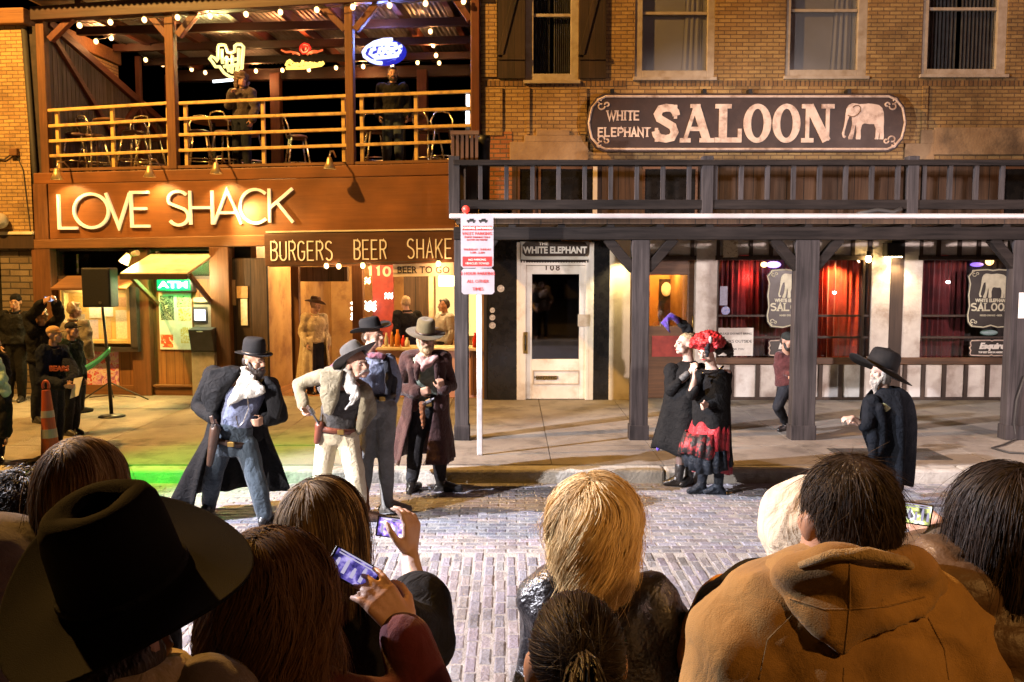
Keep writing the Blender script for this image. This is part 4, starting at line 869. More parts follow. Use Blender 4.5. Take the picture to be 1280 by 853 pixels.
b = MB(); a1, z1 = S(815, 420, w); c1, z2 = S(858, 446, w); b.box(a1, c1, w-.012, w-.001, z2, z1); b.build('lower_panel', M['room_red'], ed); b = MB(); u_, z_ = S(865, 405, w); b.tube([(u_,w-.002,z_-.1),(u_,w-.06,z_-.08),(u_,w-.06,z_+.12),(u_,w-.002,z_+.14)], .014, 6); b.build('handle', M['brass'], ed, smooth=True)
b = MB(); a1, z1 = S(824, 349, 2.35); c1, z2 = S(842, 402, 2.35); b.box(a1, c1, 2.33, 2.39, z2, z1); o = b.top('wall_picture', poster_mat('dark_portrait', [(.01,.01,.01),(.05,.02,.015),(.02,.012,.01)], 3), 'dark framed picture on the glowing wall inside the entry', 'picture', SF)
b = MB(); u_, z_ = S(833, 362, 2.3); b.ball((u_, 2.31, z_), (.10,.02,.14), 12, 8); b.top('mask', M['paper'], 'pale mask hung on the dark picture inside the entry', 'mask', SF, smooth=True)
# ------------------------------------------------ show windows
M['curtain_red'] = mat('red_velvet', (.22,.018,.018), (.11,.008,.009), rough=.8, sheen=.5, scale=5)
M['curtain_orange'] = mat('orange_red_velvet', (.48,.05,.015), (.3,.025,.01), rough=.8, sheen=.5, scale=5)
M['mull'] = M['dark_stile']
zS = S(900, 446)[1]
def show_window(x0, x1, mull):
    a, c = S(x0, 400)[0], S(x1, 400)[0]; b = MB(); b.box(a, a+.05, -.03, .08, zS, zH); b.box(c-.05, c, -.03, .08, zS, zH)
    for m_ in mull: u_ = S(m_, 400)[0]; b.box(u_-.02, u_+.02, -.02, .06, zS, zH)
    for y_ in (395, 422): z_ = S(900, y_)[1]; b.box(a+.05, c-.05, .0, .05, z_-.018, z_+.018)
    f = b.build('show_window', M['mull'], sal, bev=.004)
    b = MB(); b.box(a+.05, c-.05, .058, .064, zS, zH); b.build('pane', glass('shop_glass', refl=.09), f)
    return a, c, f
w1 = show_window(893.5, 1089.5, (1078,)); w2 = show_window(1146.5, 1282, ())
def curtain(f, x0, x1, mt, w, folds, amp=.05):
    a, c = S(x0, 400, w)[0], S(x1, 400, w)[0]; n = folds * 8
    b = MB(); b.grid([[(a + (c-a)*k/n, w + amp*math.sin(k*2*math.pi/8 + .6*math.sin(k*.37)) * (.6+.4*math.sin(k*.11)) + .012*math.sin(k*.9+zq*3), zq) for k in range(n+1)] for zq in np.linspace(zS-.1, zH+.05, 6)]); o = b.build('curtain', mt, f, smooth=True, fix=False)
curtain(w1[2], 896, 948, M['curtain_red'], .5, 8); curtain(w1[2], 1012, 1080, M['curtain_orange'], .35, 9, .06); curtain(w1[2], 944, 1014, M['curtain_red'], 1.0, 8)
curtain(w2[2], 1146, 1206, M['curtain_red'], .5, 9); curtain(w2[2], 1204, 1290, M['curtain_dark'], .9, 9)
b = MB(); a = S(870,400)[0]+.05; b.box(a, 12, 2.6, 2.7, .15, GF+.2); b.box(a, 12, .2, 2.6, GF-.02, GF+.05); b.box(a, 12, .2, 2.6, .151, .158); b.build('saloon_room', mat('saloon_room', (.06,.02,.022), (.035,.012,.014), rough=.7), sal)
# wainscot under the windows
b = MB(); a = S(893,450)[0]+.003; zp = S(900,455)[1]; b.box(a, 12, -.12, -.0705, zp, zS-.004); b.build('sill', M['sill_wood'], sal, bev=.012)
b = MB(); b.box(a, 12, -.03, .05, .15, zp-.003); b.build('wainscot', M['white_panel'], sal)
b = MB()
for x in (914,946,973,1000,1024,1049,1076,1103,1129,1152,1178,1205,1232,1259,1283): u_ = S(x, 480)[0]; b.box(u_-.035, u_+.035, -.062, -.031, .16, zp-.006)
b.box(a, 12, -.066, -.0315, .15, .20); b.build('wainscot_stiles', M['dark_stile'], sal, bev=.004)
# ------------------------------------------------ window emblems
def elephant(mb, x, z, W, H, y0, y1):
    """side view of an elephant, drawn facing left"""
    P = [(0,.16),(.02,.06),(.06,.03),(.1,.07),(.085,.10),(.055,.10),(.06,.2),(.09,.36),(.12,.5),(.16,.62),(.22,.64),(.235,.45),(.21,.22),(.15,.06),(.16,.0),(.25,.0),(.27,.08),(.30,.3),(.325,.42),(.345,.2),(.33,.05),(.34,0),(.44,0),(.45,.06),(.44,.25),(.47,.40),(.52,.44),(.64,.42),(.76,.42),(.80,.3),(.80,.08),(.78,0),(.87,0),(.88,.12),(.895,.22),(.90,.06),(.89,0),(.99,0),(1.0,.1),(.985,.3),(.99,.5),(.98,.72),(.94,.86),(.86,.94),(.74,.97),(.60,.985),(.5,.97),(.4,.965),(.3,.985),(.22,.99),(.14,.94),(.09,.84),(.07,.68),(.06,.5),(.035,.32)]
    mb.prism([(x + p[0]*W, z + p[1]*H) for p in P], y1, y0)
EAR = [(.13,.66),(.2,.62),(.27,.62),(.36,.68),(.42,.78),(.42,.88),(.37,.93),(.29,.92),(.24,.88)]
def scroll(mb, x, z, s, fx, fz, y, r_):
    for k, (cx_, cz_, rr, a0, a1) in enumerate(((.0,.0,.5,0,300),(.75,-.15,.33,180,480),(-.2,-.7,.33,90,390))):
        mb.tube([(x + fx*s*(cx_ + rr*(1-.55*t)*math.cos(R(a0+(a1-a0)*t))), y, z + fz*s*(cz_ + rr*(1-.55*t)*math.sin(R(a0+(a1-a0)*t)))) for t in np.linspace(0,1,14)], r_, 5)
M['decal_black'] = mat('sign_black', (.022,.016,.013), (.032,.024,.018), rough=.4)
M['decal_gold'] = mat('aged_gold_paint', (.66,.63,.46), (.52,.49,.34), rough=.5, scale=12)
def emblem(lab, lab2, x0, x1):
    a, c, z0, z1 = rect(x0, 336, x1, 409, -.02); cx_ = (a+c)/2; W = c-a; H = z1-z0
    t = thing('emblem_board', lab, 'window sign', SF, (cx_, -.03, z0), 'emblem boards in the saloon windows')
    out = [(.10,.0),(.35,-.02),(.5,.015),(.65,-.02),(.9,.0),(.97,.08),(.99,.2),(.96,.35),(.985,.55),(.96,.75),(1.0,.88),(.9,.985),(.62,1.0),(.5,.985),(.38,1.0),(.1,.985),(0,.88),(.04,.75),(.015,.55),(.04,.35),(.01,.2),(.03,.08)]
    pl = [(a + p[0]*W, z0 + p[1]*H) for p in out]
    b = MB(); b.prism(pl, -.045, -.034); b.build('board', M['decal_black'], t)
    b = MB(); b.tube([(cx_ + (p[0]-cx_)*.955, -.047, (z0+z1)/2 + (p[1]-(z0+z1)/2)*.965) for p in pl], .011, 5, closed=True)
    for fx, fz, qx, qz in ((1,-1,.13,.90),(-1,-1,.87,.90),(1,1,.13,.10),(-1,1,.87,.10)): scroll(b, a+qx*W, z0+qz*H, .075, fx, fz, -.047, .008)
    b.build('border', M['decal_gold'], t)
    b = MB(); elephant(b, a+.24*W, z0+.50*H, .56*W, .42*H, -.046, -.052); b.build('elephant', M['decal_gold'], t)
    b = MB(); stroke_text(b, 'SALOON', a+.1*W, z0+.275*H, .14*H, .6, .03, .024, -.046, -.05, xend=a+.88*W, slab=1.0); b.build('lettering', M['decal_gold'], t)
    text_mesh('lettering', 'WHITE ELEPHANT', .078, M['decal_gold'], t, (cx_, -.048, z0+.455*H), sx=.85, bold=.004); text_mesh('lettering', 'MIXED DRINKS \u2022 BEER', .04, M['decal_gold'], t, (cx_, -.048, z0+.20*H), sx=.95, bold=.001)
    a, c, z0, z1 = rect(x0+1, 424, x1-1, 446, -.02); W = c-a; H = z1-z0; cx_ = (a+c)/2
    t = thing('window_plaque', lab2, 'window sign', SF, (cx_, -.03, z0), 'award plaques in the saloon windows')
    out = [(.04,.03),(.45,.0),(.5,.05),(.55,0),(.96,.03),(.99,.15),(.97,.35),(1,.5),(.97,.65),(.99,.85),(.96,.97),(.55,1),(.5,.95),(.45,1),(.04,.97),(.01,.85),(.03,.65),(0,.5),(.03,.35),(.01,.15)]
    pl = [(a + p[0]*W, z0 + p[1]*H) for p in out]
    b = MB(); b.prism(pl, -.045, -.034); b.build('board', M['decal_black'], t); b = MB(); b.tube([(cx_+(p[0]-cx_)*.95, -.047, (z0+z1)/2+(p[1]-(z0+z1)/2)*.88) for p in pl], .010, 5, closed=True); b.build('border', M['letter_cream'], t)
    text_mesh('lettering', 'Esquire', .135, M['letter_white'], t, (cx_, -.048, z0+.6*H), sx=1.05, bold=.008, shear=.25); text_mesh('lettering', 'TOP BEST BARS IN AMERICA', .042, M['letter_white'], t, (cx_, -.048, z0+.25*H), sx=.82, bold=.002)
emblem('elephant emblem board behind the grey post in the red curtained window', 'award plaque behind the crouching man in the left window', 958, 1018)
emblem('elephant emblem board in the right hand dark window', 'award plaque low in the right hand dark window', 1209, 1268)
# papers and stickers
for nm, lab, x0, y0, x1, y1, w, mt in (('notice', 'large white notice in the window corner behind the red haired woman', 898, 410, 941, 445, -.004, M['paper']), ('sticker', 'round blue sticker in the window corner', 901, 384, 913, 393, .05, mat('sticker_blue', (.12,.2,.6), (.5,.5,.7), rough=.4, scale=20)),
        ('sticker', 'pale blue card in the window corner above the round sticker', 900, 358, 909, 382, .05, mat('card_blue', (.4,.42,.55), (.3,.3,.42), rough=.5, scale=25)), ('poster', 'small framed poster hung high beside the white pilaster', 904, 300, 922, 322, -.1, poster_mat('small_print', [(.5,.42,.3),(.62,.55,.42),(.35,.27,.18)], 9, 8))):
    a, c, z0, z1 = rect(x0, y0, x1, y1, w); b = MB()
    if 'round' in lab and nm == 'sticker' and 'pale' not in lab: b.cyl(((a+c)/2, w, (z0+z1)/2), ((a+c)/2, w-.004, (z0+z1)/2), (z1-z0)*.6, n=20)
    else: b.box(a, c, w-.006, w, z0, z1)
    o = b.top(nm, mt, lab, 'notice' if nm != 'sticker' else 'sticker', SF)
    if 'large' in lab:
        for k, (tx, sz) in enumerate((('PLEASE DO NOT BRING', .05), ('DRINKS OUTSIDE', .07), ('THANK YOU', .05))): text_mesh('lettering', tx, sz, M['black_metal'], o, ((a+c)/2, w-.008, z1-.1-.13*k), org=((a+c)/2, w-.003, z0))
k = 0
for px, py, r_, lab in ((626,361,.06,'round white sticker highest on the black tiles'), (615.5,388,.045,'upper of the three round stickers by the sign pole'), (615.5,397,.05,'middle of the three round stickers by the sign pole'), (615.5,407,.055,'lowest of the three round stickers by the sign pole')):
    u_, z_ = S(px, py, -.04); b = MB(); b.cyl((u_,-.041,z_), (u_,-.045,z_), r_, n=18); b.top('sticker', mat('sticker_print', (.7,.7,.7), (.2,.2,.25), rough=.4, scale=22), lab, 'sticker', SF, group='round stickers on the black tiles')
# wall lamps
wl = thing('wall_lamp', 'black box lamp washing the white pilaster between the windows', 'lamp', SF, (S(1117,322)[0], -.1, S(1117,322)[1]))
a, c, z0, z1 = rect(1104, 304, 1126, 321, -.1); b = MB(); b.box(a, c, -.26, -.075, z0, z1); b.build('housing', M['black_metal'], wl, bev=.01); b = MB(); b.box(a+.03, c-.03, -.23, -.1, z0-.012, z0-.001); b.build('lens', emit('wash_lens', (1,.75,.4), 20), wl)
wl2 = thing('wall_lamp', 'small glowing lamp at the top corner of the red curtained window', 'lamp', SF, (S(1084,325)[0], -.1, S(1084,325)[1])); u_, z_ = S(1085, 324, -.1)
b = MB(); b.ball((u_,-.12,z_), (.05,.05,.06), 10, 8); b.build('bulb', emit('corner_bulb', (1,.65,.25), 22), wl2, smooth=True); b = MB(); b.cyl((u_,-.12,z_+.05),(u_,-.12,z_+.13),.035); b.build('cap', M['black_metal'], wl2)
# bar lights inside the saloon
IG = 'lamps glowing inside the saloon'
def glow(nm, lab, px, py, w, rx, rz, mt):
    u_, z_ = S(px, py, w); b = MB(); b.ball((u_,w,z_), (rx,.06,rz), 14, 8); o = b.top(nm, mt, lab, 'lamp', SF, group=IG, smooth=True); c_ = MB(); c_.tube([(u_,w,z_+rz*.9),(u_,w,GF)], .006, 5); c_.build('cord', M['cable'], o, org=(u_, w, z_-rz))
glow('lantern', 'red lantern glowing inside the left saloon window', 933, 325, .8, .13, .17, emit('red_lantern', (1,.02,.015), .6)); glow('lantern', 'violet lamp glowing beside the emblem in the left window', 967, 331, .9, .13, .06, emit('violet_lamp', (.4,.25,1), 2.2))
glow('lantern', 'amber lamp glowing beside the violet lamp', 955, 331, .85, .06, .05, emit('amber_lamp', (1,.55,.2), 2.5)); glow('lantern', 'amber cluster lamp above the right emblem board', 1237, 327, .7, .07, .07, emit('amber_lamp2', (1,.5,.15), 2.5)); glow('lantern', 'violet lamp above the right emblem board', 1221, 331, .8, .12, .04, emit('violet_lamp2', (.35,.16,.9), .7)); glow('lantern', 'green lamp glowing under the right emblem board', 1236, 416, .6, .16, .05, emit('green_lamp', (.01,.22,.1), .12)); glow('lantern', 'red lamp deep inside the right saloon window', 1180, 322, 1.2, .09, .12, emit('red_lamp2', (1,.04,.03), .2))
glow('lantern', 'tiny bright lamp in front of the red curtain', 1043, 366, .2, .022, .022, emit('spark_lamp', (1,.9,.8), 20)); glow('lantern', 'tiny bright lamp in the dark right window', 1185, 353, .3, .022, .022, emit('spark_lamp2', (1,.9,.8), 20))
# ------------------------------------------------ big sign
bs = thing('shop_sign', 'big brown saloon signboard with cream letters and an elephant', 'sign', SF, (S(932,190)[0], -.15, S(932,190)[1]))
a, c, z0, z1 = rect(733, 117.5, 1132, 190.5, -.2); W, H = c-a, z1-z0; e = .28
out = [(a+e,z0),(c-e,z0),(c-.16,z0+.06),(c-.05,z0+.2),(c-.02,z0+.34),(c,z0+H*.5),(c-.02,z1-.34),(c-.05,z1-.2),(c-.16,z1-.06),(c-e,z1),(a+e,z1),(a+.16,z1-.06),(a+.05,z1-.2),(a+.02,z1-.34),(a,z0+H*.5),(a+.02,z0+.34),(a+.05,z0+.2),(a+.16,z0+.06)]
b = MB(); b.prism(out, -.22, -.16); b.build('sign_board', mat('sign_brown', (.038,.018,.012), (.025,.012,.009), rough=.55, scale=3, bump=.15, dirt=((.06,.035,.025), 4, .5)), bs, bev=.01)
cx_, cz_ = (a+c)/2, (z0+z1)/2
b = MB(); b.tube([(cx_+(p[0]-cx_)*.985, -.224, cz_+(p[1]-cz_)*.90) for p in out], .02, 6, closed=True)
for fx, fz, qx, qz in ((1,-1,a+.24,z1-.2),(-1,-1,c-.24,z1-.2),(1,1,a+.24,z0+.2),(-1,1,c-.24,z0+.2)): scroll(b, qx, qz, .13, fx, fz, -.224, .014)
b.build('border', M['letter_cream'], bs)
lt = MB()
(ua, zl), (ub, zu) = S(816, 178.5, -.22), S(1043, 130.5, -.22)
# heavy slab capitals, each outlined by thick stems and thin serifs
Hh = zu - zl
GW = {'S':.68,'A':.90,'L':.72,'O':.74,'N':.86}
tot = sum(GW[q] for q in 'SALOON') * Hh; gp = ((ub-ua) - tot)/5; x = ua; kk = 0
for ch in 'SALOON':
    w = GW[ch]*Hh; T = .215*Hh; s_ = .12*Hh; f = -.234; bk = -.221
    def bx(x0, x1, q0, q1):
        global kk
        kk += 1; lt.box(x+x0*w, x+x1*w, bk, f-.0005*(kk % 9), zl+q0*Hh, zl+q1*Hh)
    if ch == 'S':
        pts = [(.90,.70),(.86,.80),(.72,.89),(.5,.905),(.28,.87),(.17,.74),(.24,.62),(.5,.52),(.76,.42),(.84,.27),(.73,.13),(.5,.095),(.27,.12),(.13,.2),(.09,.30)]
        ribbon(lt, [(x+p[0]*w, zl+p[1]*Hh) for p in pts], T*.92, bk, f-.0061); bx(.80,.93,.62,.98); bx(.07,.20,.02,.38)
    elif ch == 'A':
        ribbon(lt, [(x+.14*w, zl+.03*Hh),(x+.46*w, zl+.97*Hh)], .1*Hh, bk, f-.0063); ribbon(lt, [(x+.46*w, zl+.975*Hh),(x+.80*w, zl+.03*Hh)], T, bk, f-.0069); bx(.24,.7,.30,.41); bx(0,.32,0,.115); bx(.58,1.02,0,.115); bx(.3,.6,.90,1.0)
    elif ch == 'L':
        bx(.14,.44,.05,.95); bx(0,.60,.885,1.0); bx(0,.98,0,.13); bx(.84,.985,.01,.36)
    elif ch == 'O':
        n_ = 32; R1 = [(x+w*(.5+.5*math.cos(q)), zl+Hh*(.5+.51*math.sin(q))) for q in np.linspace(0,2*math.pi,n_,endpoint=False)]; R0 = [(x+w*(.5+.225*math.cos(q)), zl+Hh*(.5+.38*math.sin(q))) for q in np.linspace(0,2*math.pi,n_,endpoint=False)]
        lt.rings([[(o_[0],f,o_[1]),(i_[0],f,i_[1]),(i_[0],bk,i_[1]),(o_[0],bk,o_[1])] for o_, i_ in zip(R1,R0)], loop=True)
    elif ch == 'N':
        bx(.12,.24,.05,.95); bx(.74,.86,.05,.95); bx(0,.38,0,.115); bx(.60,1.0,.885,1.0); bx(0,.36,.885,1.0)
        ribbon(lt, [(x+.22*w, zl+.96*Hh),(x+.78*w, zl+.04*Hh)], T*1.05, bk, f-.0066)
    x += w + gp
lt.build('lettering', M['letter_cream'], bs)
lt = MB()
(p, q) = S(759, 151, -.22); (r_, t_) = S(799, 138.5, -.22); stroke_text(lt, 'WHITE', p, q, t_-q, .62, .035, .026, -.221, -.23, xend=r_, slab=.85, widths={'I':.3,'W':1.1})
(p, q) = S(748, 171.5, -.22); (r_, t_) = S(812, 159.5, -.22); stroke_text(lt, 'ELEPHANT', p, q, t_-q, .6, .035, .026, -.221, -.23, xend=r_, slab=.8); lt.build('lettering', M['letter_cream'], bs)
(p, q) = S(1052, 174.5, -.22); (r_, t_) = S(1106, 129, -.22); b = MB(); elephant(b, p, q, r_-p, t_-q, -.221, -.231); el = b.build('elephant', M['letter_cream'], bs)
b = MB(); b.tube([(p+x_*(r_-p), -.232, q+z_*(t_-q)) for x_, z_ in EAR], .009, 5); b.build('ear_outline', mat('ear_line', (.16,.09,.05)), el)
b = MB()
for px in (765, 880, 937, 1060): u_, z_ = S(px, 116, -.1); b.box(u_-.03, u_+.03, -.16, -.0, z_-.06, z_+.05)
b.build('bracket', M['black_metal'], bs)

# ================================================================ wooden awning over the pavement
AW = Frame(0, 11.25, 0)
A_ = AW.px
aw = thing('pavement_awning', 'grey timber awning with a railed deck across the saloon front', 'awning', AW, (4, 0, .15))
def arect(x0, y0, x1, y1): a, z1 = A_(x0, y0); c, z0 = A_(x1, y1); return a, c, z0, z1
aL = A_(567, 260)[0]; aR = 11.5
zD = A_(640, 271)[1]
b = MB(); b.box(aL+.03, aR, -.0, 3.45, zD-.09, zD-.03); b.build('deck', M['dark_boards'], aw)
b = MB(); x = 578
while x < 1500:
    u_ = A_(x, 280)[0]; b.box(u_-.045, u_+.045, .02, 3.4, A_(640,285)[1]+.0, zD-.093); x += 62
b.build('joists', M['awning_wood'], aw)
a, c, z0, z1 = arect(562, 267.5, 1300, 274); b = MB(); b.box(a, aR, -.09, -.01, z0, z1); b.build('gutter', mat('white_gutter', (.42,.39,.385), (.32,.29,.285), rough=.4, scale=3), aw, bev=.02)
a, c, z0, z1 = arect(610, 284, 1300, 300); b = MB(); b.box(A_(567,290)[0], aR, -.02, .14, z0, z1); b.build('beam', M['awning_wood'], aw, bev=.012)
for x0, x1 in ((567.5,586),(790.5,809.5),(995.5,1018),(1268,1290)):
    a, c, z0, z1 = arect(x0, 300, x1, 552); b = MB(); b.box(a, c, -.015, .16, .15, z0*0 + z1 - .002); po = b.build('post', M['awning_post'], aw, bev=.012)
    b = MB(); b.box(a-.012, c+.012, -.03, .175, .15, .34); b.build('post_shoe', M['awning_post'], po, bev=.006)
    u_ = (a+c)/2
    for s_ in (-1, 1):
        if x0 < 600 and s_ < 0: continue
        b = MB(); b.bar((u_+s_*.09, .07, A_(640,337)[1]), (u_+s_*.43, .07, A_(640,300)[1]+.02), .12, .13, up=(0,1,0)); b.build('brace', M['awning_wood'], aw, bev=.008)
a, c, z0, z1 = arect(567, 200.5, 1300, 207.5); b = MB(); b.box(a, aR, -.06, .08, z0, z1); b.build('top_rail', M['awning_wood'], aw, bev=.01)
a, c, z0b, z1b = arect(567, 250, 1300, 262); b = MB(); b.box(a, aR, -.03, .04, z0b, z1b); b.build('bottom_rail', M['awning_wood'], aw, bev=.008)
x = 600.5; b = MB(); n_ = 0
while x < 1500:
    u_ = A_(x, 230)[0]; o = MB(); o.box(u_-.028, u_+.028, -.02, .03, z1b-.004, z0+.004); o.build('baluster', M['awning_post'], aw, bev=.004); x += 32.6; n_ += 1
for px in (568, 884, 1140):
    u_ = A_(px, 230)[0]; b = MB(); b.box(u_-.07, u_+.07, -.045, .095, zD-.03, z1+.05); b.build('rail_post', M['awning_post'], aw, bev=.008)
b = MB(); b.box(aL-.02, aL+.08, .1, 3.4, z0, z1); b.box(aL, aL+.06, .1, 3.4, z0b, z1b); b.build('side_rail', M['awning_wood'], aw, bev=.006)
for w in np.arange(.3, 3.4, .3):
    o = MB(); o.box(aL+.01, aL+.05, w-.025, w+.025, z1b-.004, z0+.004); o.build('baluster', M['awning_post'], aw)
# litter on the awning, red lamp and pipe
t = MB(); u_, z_ = A_(1105, 266); t.tube([(u_-.35,-.03,z_-.02),(u_-.1,-.035,z_+.03),(u_+.1,-.03,z_),(u_+.2,-.04,z_+.05)], .03, 6); t.top('cable_bundle', M['cable'], 'dark cable bundle lying on the awning edge', 'cable', AW, smooth=True)
t = MB(); u_, z_ = A_(583, 263); t.ball((u_,-.15,z_), .05, 10, 8); t.cyl((u_,-.15,z_-.09),(u_,-.15,z_-.03),.03); t.top('warning_lamp', emit('red_lamp_glass', (1,.05,.03), .25, (.5,.05,.04)), 'small red lamp on the awning corner above the parking sign', 'lamp', AW, smooth=True)
cr = thing('slatted_crate', 'slatted wooden planter box at the end of the awning deck', 'planter', AW, (A_(580,195)[0], .5, zD))
a, z1 = A_(566, 169, .3); c, z0 = A_(596, 197, .3); b = MB()
for k in range(6): u_ = a + (c-a)*k/5; b.box(u_-.02, u_+.02, .28, .32, z0-.1, z1)
b.build('slats', M['timber'], cr, bev=.003); b = MB(); b.box(a-.03, c+.03, .25, .35, z1, z1+.05); b.box(a-.03, c+.03, .325, .36, z0-.1, z0-.03); b.build('frame', M['timber_x'], cr); b = MB(); b.box(a, c, .36, .8, zD-.02, z1-.03); b.build('box_side', M['dark_boards'], cr)
b = MB(); a, z1 = A_(597, 167, .4); c, z0 = A_(612, 198, .4); b.lathe([((c-a)*.45, zD-.02), ((c-a)*.5, z1-.1), ((c-a)*.55, z1-.08), ((c-a)*.55, z1)], ((a+c)/2, .6, 0), 16); b.top('pot', M['black_metal'], 'dark pot beside the slatted planter on the awning deck', 'pot', AW, smooth=True)
b = MB(); a, z1 = A_(1274, 366, -.02); c, z0 = A_(1281, 398, -.02); b.box(a, c, -.026, -.018, z0, z1); b.top('notice', M['paper'], 'white paper pinned on the right end awning post', 'notice', AW)

# ------------------------------------------------ parking sign
g = ground(600, 569, .15); PF = Frame(0, g.y, 0); Q = PF.px
ps = thing('parking_sign', 'white street pole carrying two parking signs beside the grey post', 'street sign', PF, (g.x, 0, .15))
b = MB(); u_ = g.x; b.box(u_-.035, u_+.03, -.02, .02, .15, Q(600,268)[1]); b.build('pole', mat('white_pole', (.66,.64,.62), (.55,.52,.5), rough=.45, scale=8, dirt=((.3,.25,.2), 5, .5)), ps, bev=.008)
def plate(x0, y0, x1, y1, nm):
    a, z1 = Q(x0, y0); c, z0 = Q(x1, y1); e = .025
    b = MB(); b.prism([(a+e,z0),(c-e,z0),(c,z0+e),(c,z1-e),(c-e,z1),(a+e,z1),(a,z1-e),(a,z0+e)], -.03, -.022)
    return b.build(nm, mat('sign_white', (.36,.32,.335), (.3,.26,.28), rough=.35, scale=4), ps), a, c, z0, z1
sr = mat('sign_red', (.55,.03,.03), (.45,.025,.025), rough=.4); 
pl, a, c, z0, z1 = plate(576, 268, 617, 335, 'upper_sign'); W, H = c-a, z1-z0; mx = (a+c)/2
b = MB(); b.box(a+.02, c-.02, -.034, -.031, z0+.70*H, z0+.78*H); b.build('red_band', sr, pl); b = MB(); b.box(a+.02, c-.02, -.034, -.031, z0+.03*H, z0+.21*H); b.build('red_band', sr, pl)
text_mesh('lettering', 'TOWING ENFORCED', .036, M['letter_white'], pl, (mx, -.036, z0+.74*H), sx=1.05, bold=.001); text_mesh('lettering', 'VALET PARKING', .05, sr, pl, (mx, -.033, z0+.635*H), sx=.95)
for k, tx in enumerate(('PERMIT PARKING ONLY', 'EXCEPT BY PERMIT')): text_mesh('lettering', tx, .028, sr, pl, (mx, -.033, z0+(.57-.05*k)*H))
for k, tx in enumerate(('THURSDAY - SUNDAY', '5 PM - 3 AM')): text_mesh('lettering', tx, .032, sr, pl, (mx, -.033, z0+(.34-.06*k)*H))
for k, tx in enumerate(('NO PARKING', 'VEHICLES TOWED')): text_mesh('lettering', tx, .034, M['letter_white'], pl, (mx, -.036, z0+(.15-.07*k)*H))
b = MB()
for q in (-.07, .07): b.box(mx+q-.05, mx+q+.05, -.034, -.031, z0+.86*H, z0+.89*H); b.box(mx+q-.02, mx+q+.03, -.0335, -.031, z0+.89*H, z0+.915*H); b.ball((mx+q-.03,-.033,z0+.855*H),(.012,.002,.012),8,5); b.ball((mx+q+.03,-.033,z0+.855*H),(.012,.002,.012),8,5)
b.build('tow_symbol', M['black_metal'], pl)
pl, a, c, z0, z1 = plate(577, 336, 618, 368, 'lower_sign'); mx = (a+c)/2; H = z1-z0
for k, tx in enumerate(('2 HOUR PARKING', 'ALL OTHER', 'TIMES')): text_mesh('lettering', tx, .052, sr, pl, (mx, -.033, z0+(.8-.3*k)*H), sx=.95)
# ================================================================ figures
def wob(P, amp, freq, seed=0, st=(1, 1, 1), n=7):
    """smooth pseudo random field for cloth folds"""
    r = np.random.default_rng(seed); out = np.zeros(len(P)); Q = P * np.array(st)
    for i in range(n):
        k = r.normal(size=3); k /= np.linalg.norm(k); k *= freq * r.uniform(.6, 1.7); k2 = r.normal(size=3) * freq * .5
        out += np.sin(Q @ k + r.uniform(0, 6) + 1.4 * np.sin(Q @ k2 + r.uniform(0, 6)))
    return out / n ** .5 * amp
class Blob(MB):
    """closed pieces fused into one continuous skin"""
    def seg(s, p, q, r0, r1, n=10):
        p, q = Vector(p), Vector(q); d = q - p; L_ = d.length
        if L_ < 1e-5: s.ball(p, max(r0, r1)); return s
        d /= L_; u = Vector((0, 0, 1)) if abs(d.z) < .9 else Vector((1, 0, 0)); a = d.cross(u).normalized(); b = d.cross(a); rings = []
        for t, rr in ((-.95, .31), (-.7, .71), (-.3, .95), (0, 1)): rings.append((p + d * r0 * t, r0 * rr))
        for t, rr in ((0, 1), (.3, .95), (.7, .71), (.95, .31)): rings.append((q + d * r1 * t, r1 * rr))
        s.rings([[c + (a * math.cos(2*math.pi*k/n) + b * math.sin(2*math.pi*k/n)) * r_ for k in range(n)] for c, r_ in rings]); return s
    def chain(s, pr, n=10):
        for (p, r0), (q, r1) in zip(pr[:-1], pr[1:]): s.seg(p, q, r0, r1, n)
        return s
    def egg(s, c, r_, Mx=None, n=14, m=9):
        c = Vector(c); rings = []
        for i in range(m + 1):
            t = math.pi * (i + .02) / (m + .04); rr, zz = math.sin(t), -math.cos(t)
            rings.append([c + ((Mx @ Vector((rr*math.cos(2*math.pi*k/n)*r_[0], rr*math.sin(2*math.pi*k/n)*r_[1], zz*r_[2]))) if Mx else Vector((rr*math.cos(2*math.pi*k/n)*r_[0], rr*math.sin(2*math.pi*k/n)*r_[1], zz*r_[2]))) for k in range(n)])
        s.rings(rings); return s
    def skin(s, name, m, parent, vox=.011, smooth=3, wr=None, cut=None):
        me = bpy.data.meshes.new(name); me.from_pydata(s.v, [], s.f)
        import bmesh
        b = bmesh.new(); b.from_mesh(me); bmesh.ops.recalc_face_normals(b, faces=b.faces); b.to_mesh(me); b.free()
        o = bpy.data.objects.new('tmp', me); COL.objects.link(o)
        md = o.modifiers.new('r', 'REMESH'); md.mode = 'VOXEL'; md.voxel_size = vox; md.use_smooth_shade = True
        if smooth: sm = o.modifiers.new('s', 'SMOOTH'); sm.factor = .5; sm.iterations = smooth
        dg = bpy.context.evaluated_depsgraph_get(); me2 = bpy.data.meshes.new_from_object(o.evaluated_get(dg)); bpy.data.objects.remove(o); bpy.data.meshes.remove(me)
        me2.name = name; me2.materials.clear()
        if wr:
            n_ = len(me2.vertices); P = np.empty(n_*3); me2.vertices.foreach_get('co', P); P = P.reshape(-1, 3); nr = np.empty(n_*3); me2.vertex_normals.foreach_get('vector', nr); nr = nr.reshape(-1, 3)
            d = np.zeros(n_)
            for w_ in (wr if isinstance(wr, list) else [wr]): d += wob(P, *w_)
            P += nr * d[:, None]; me2.vertices.foreach_set('co', P.ravel()); me2.update()
        return link(me2, name, m, parent, True)
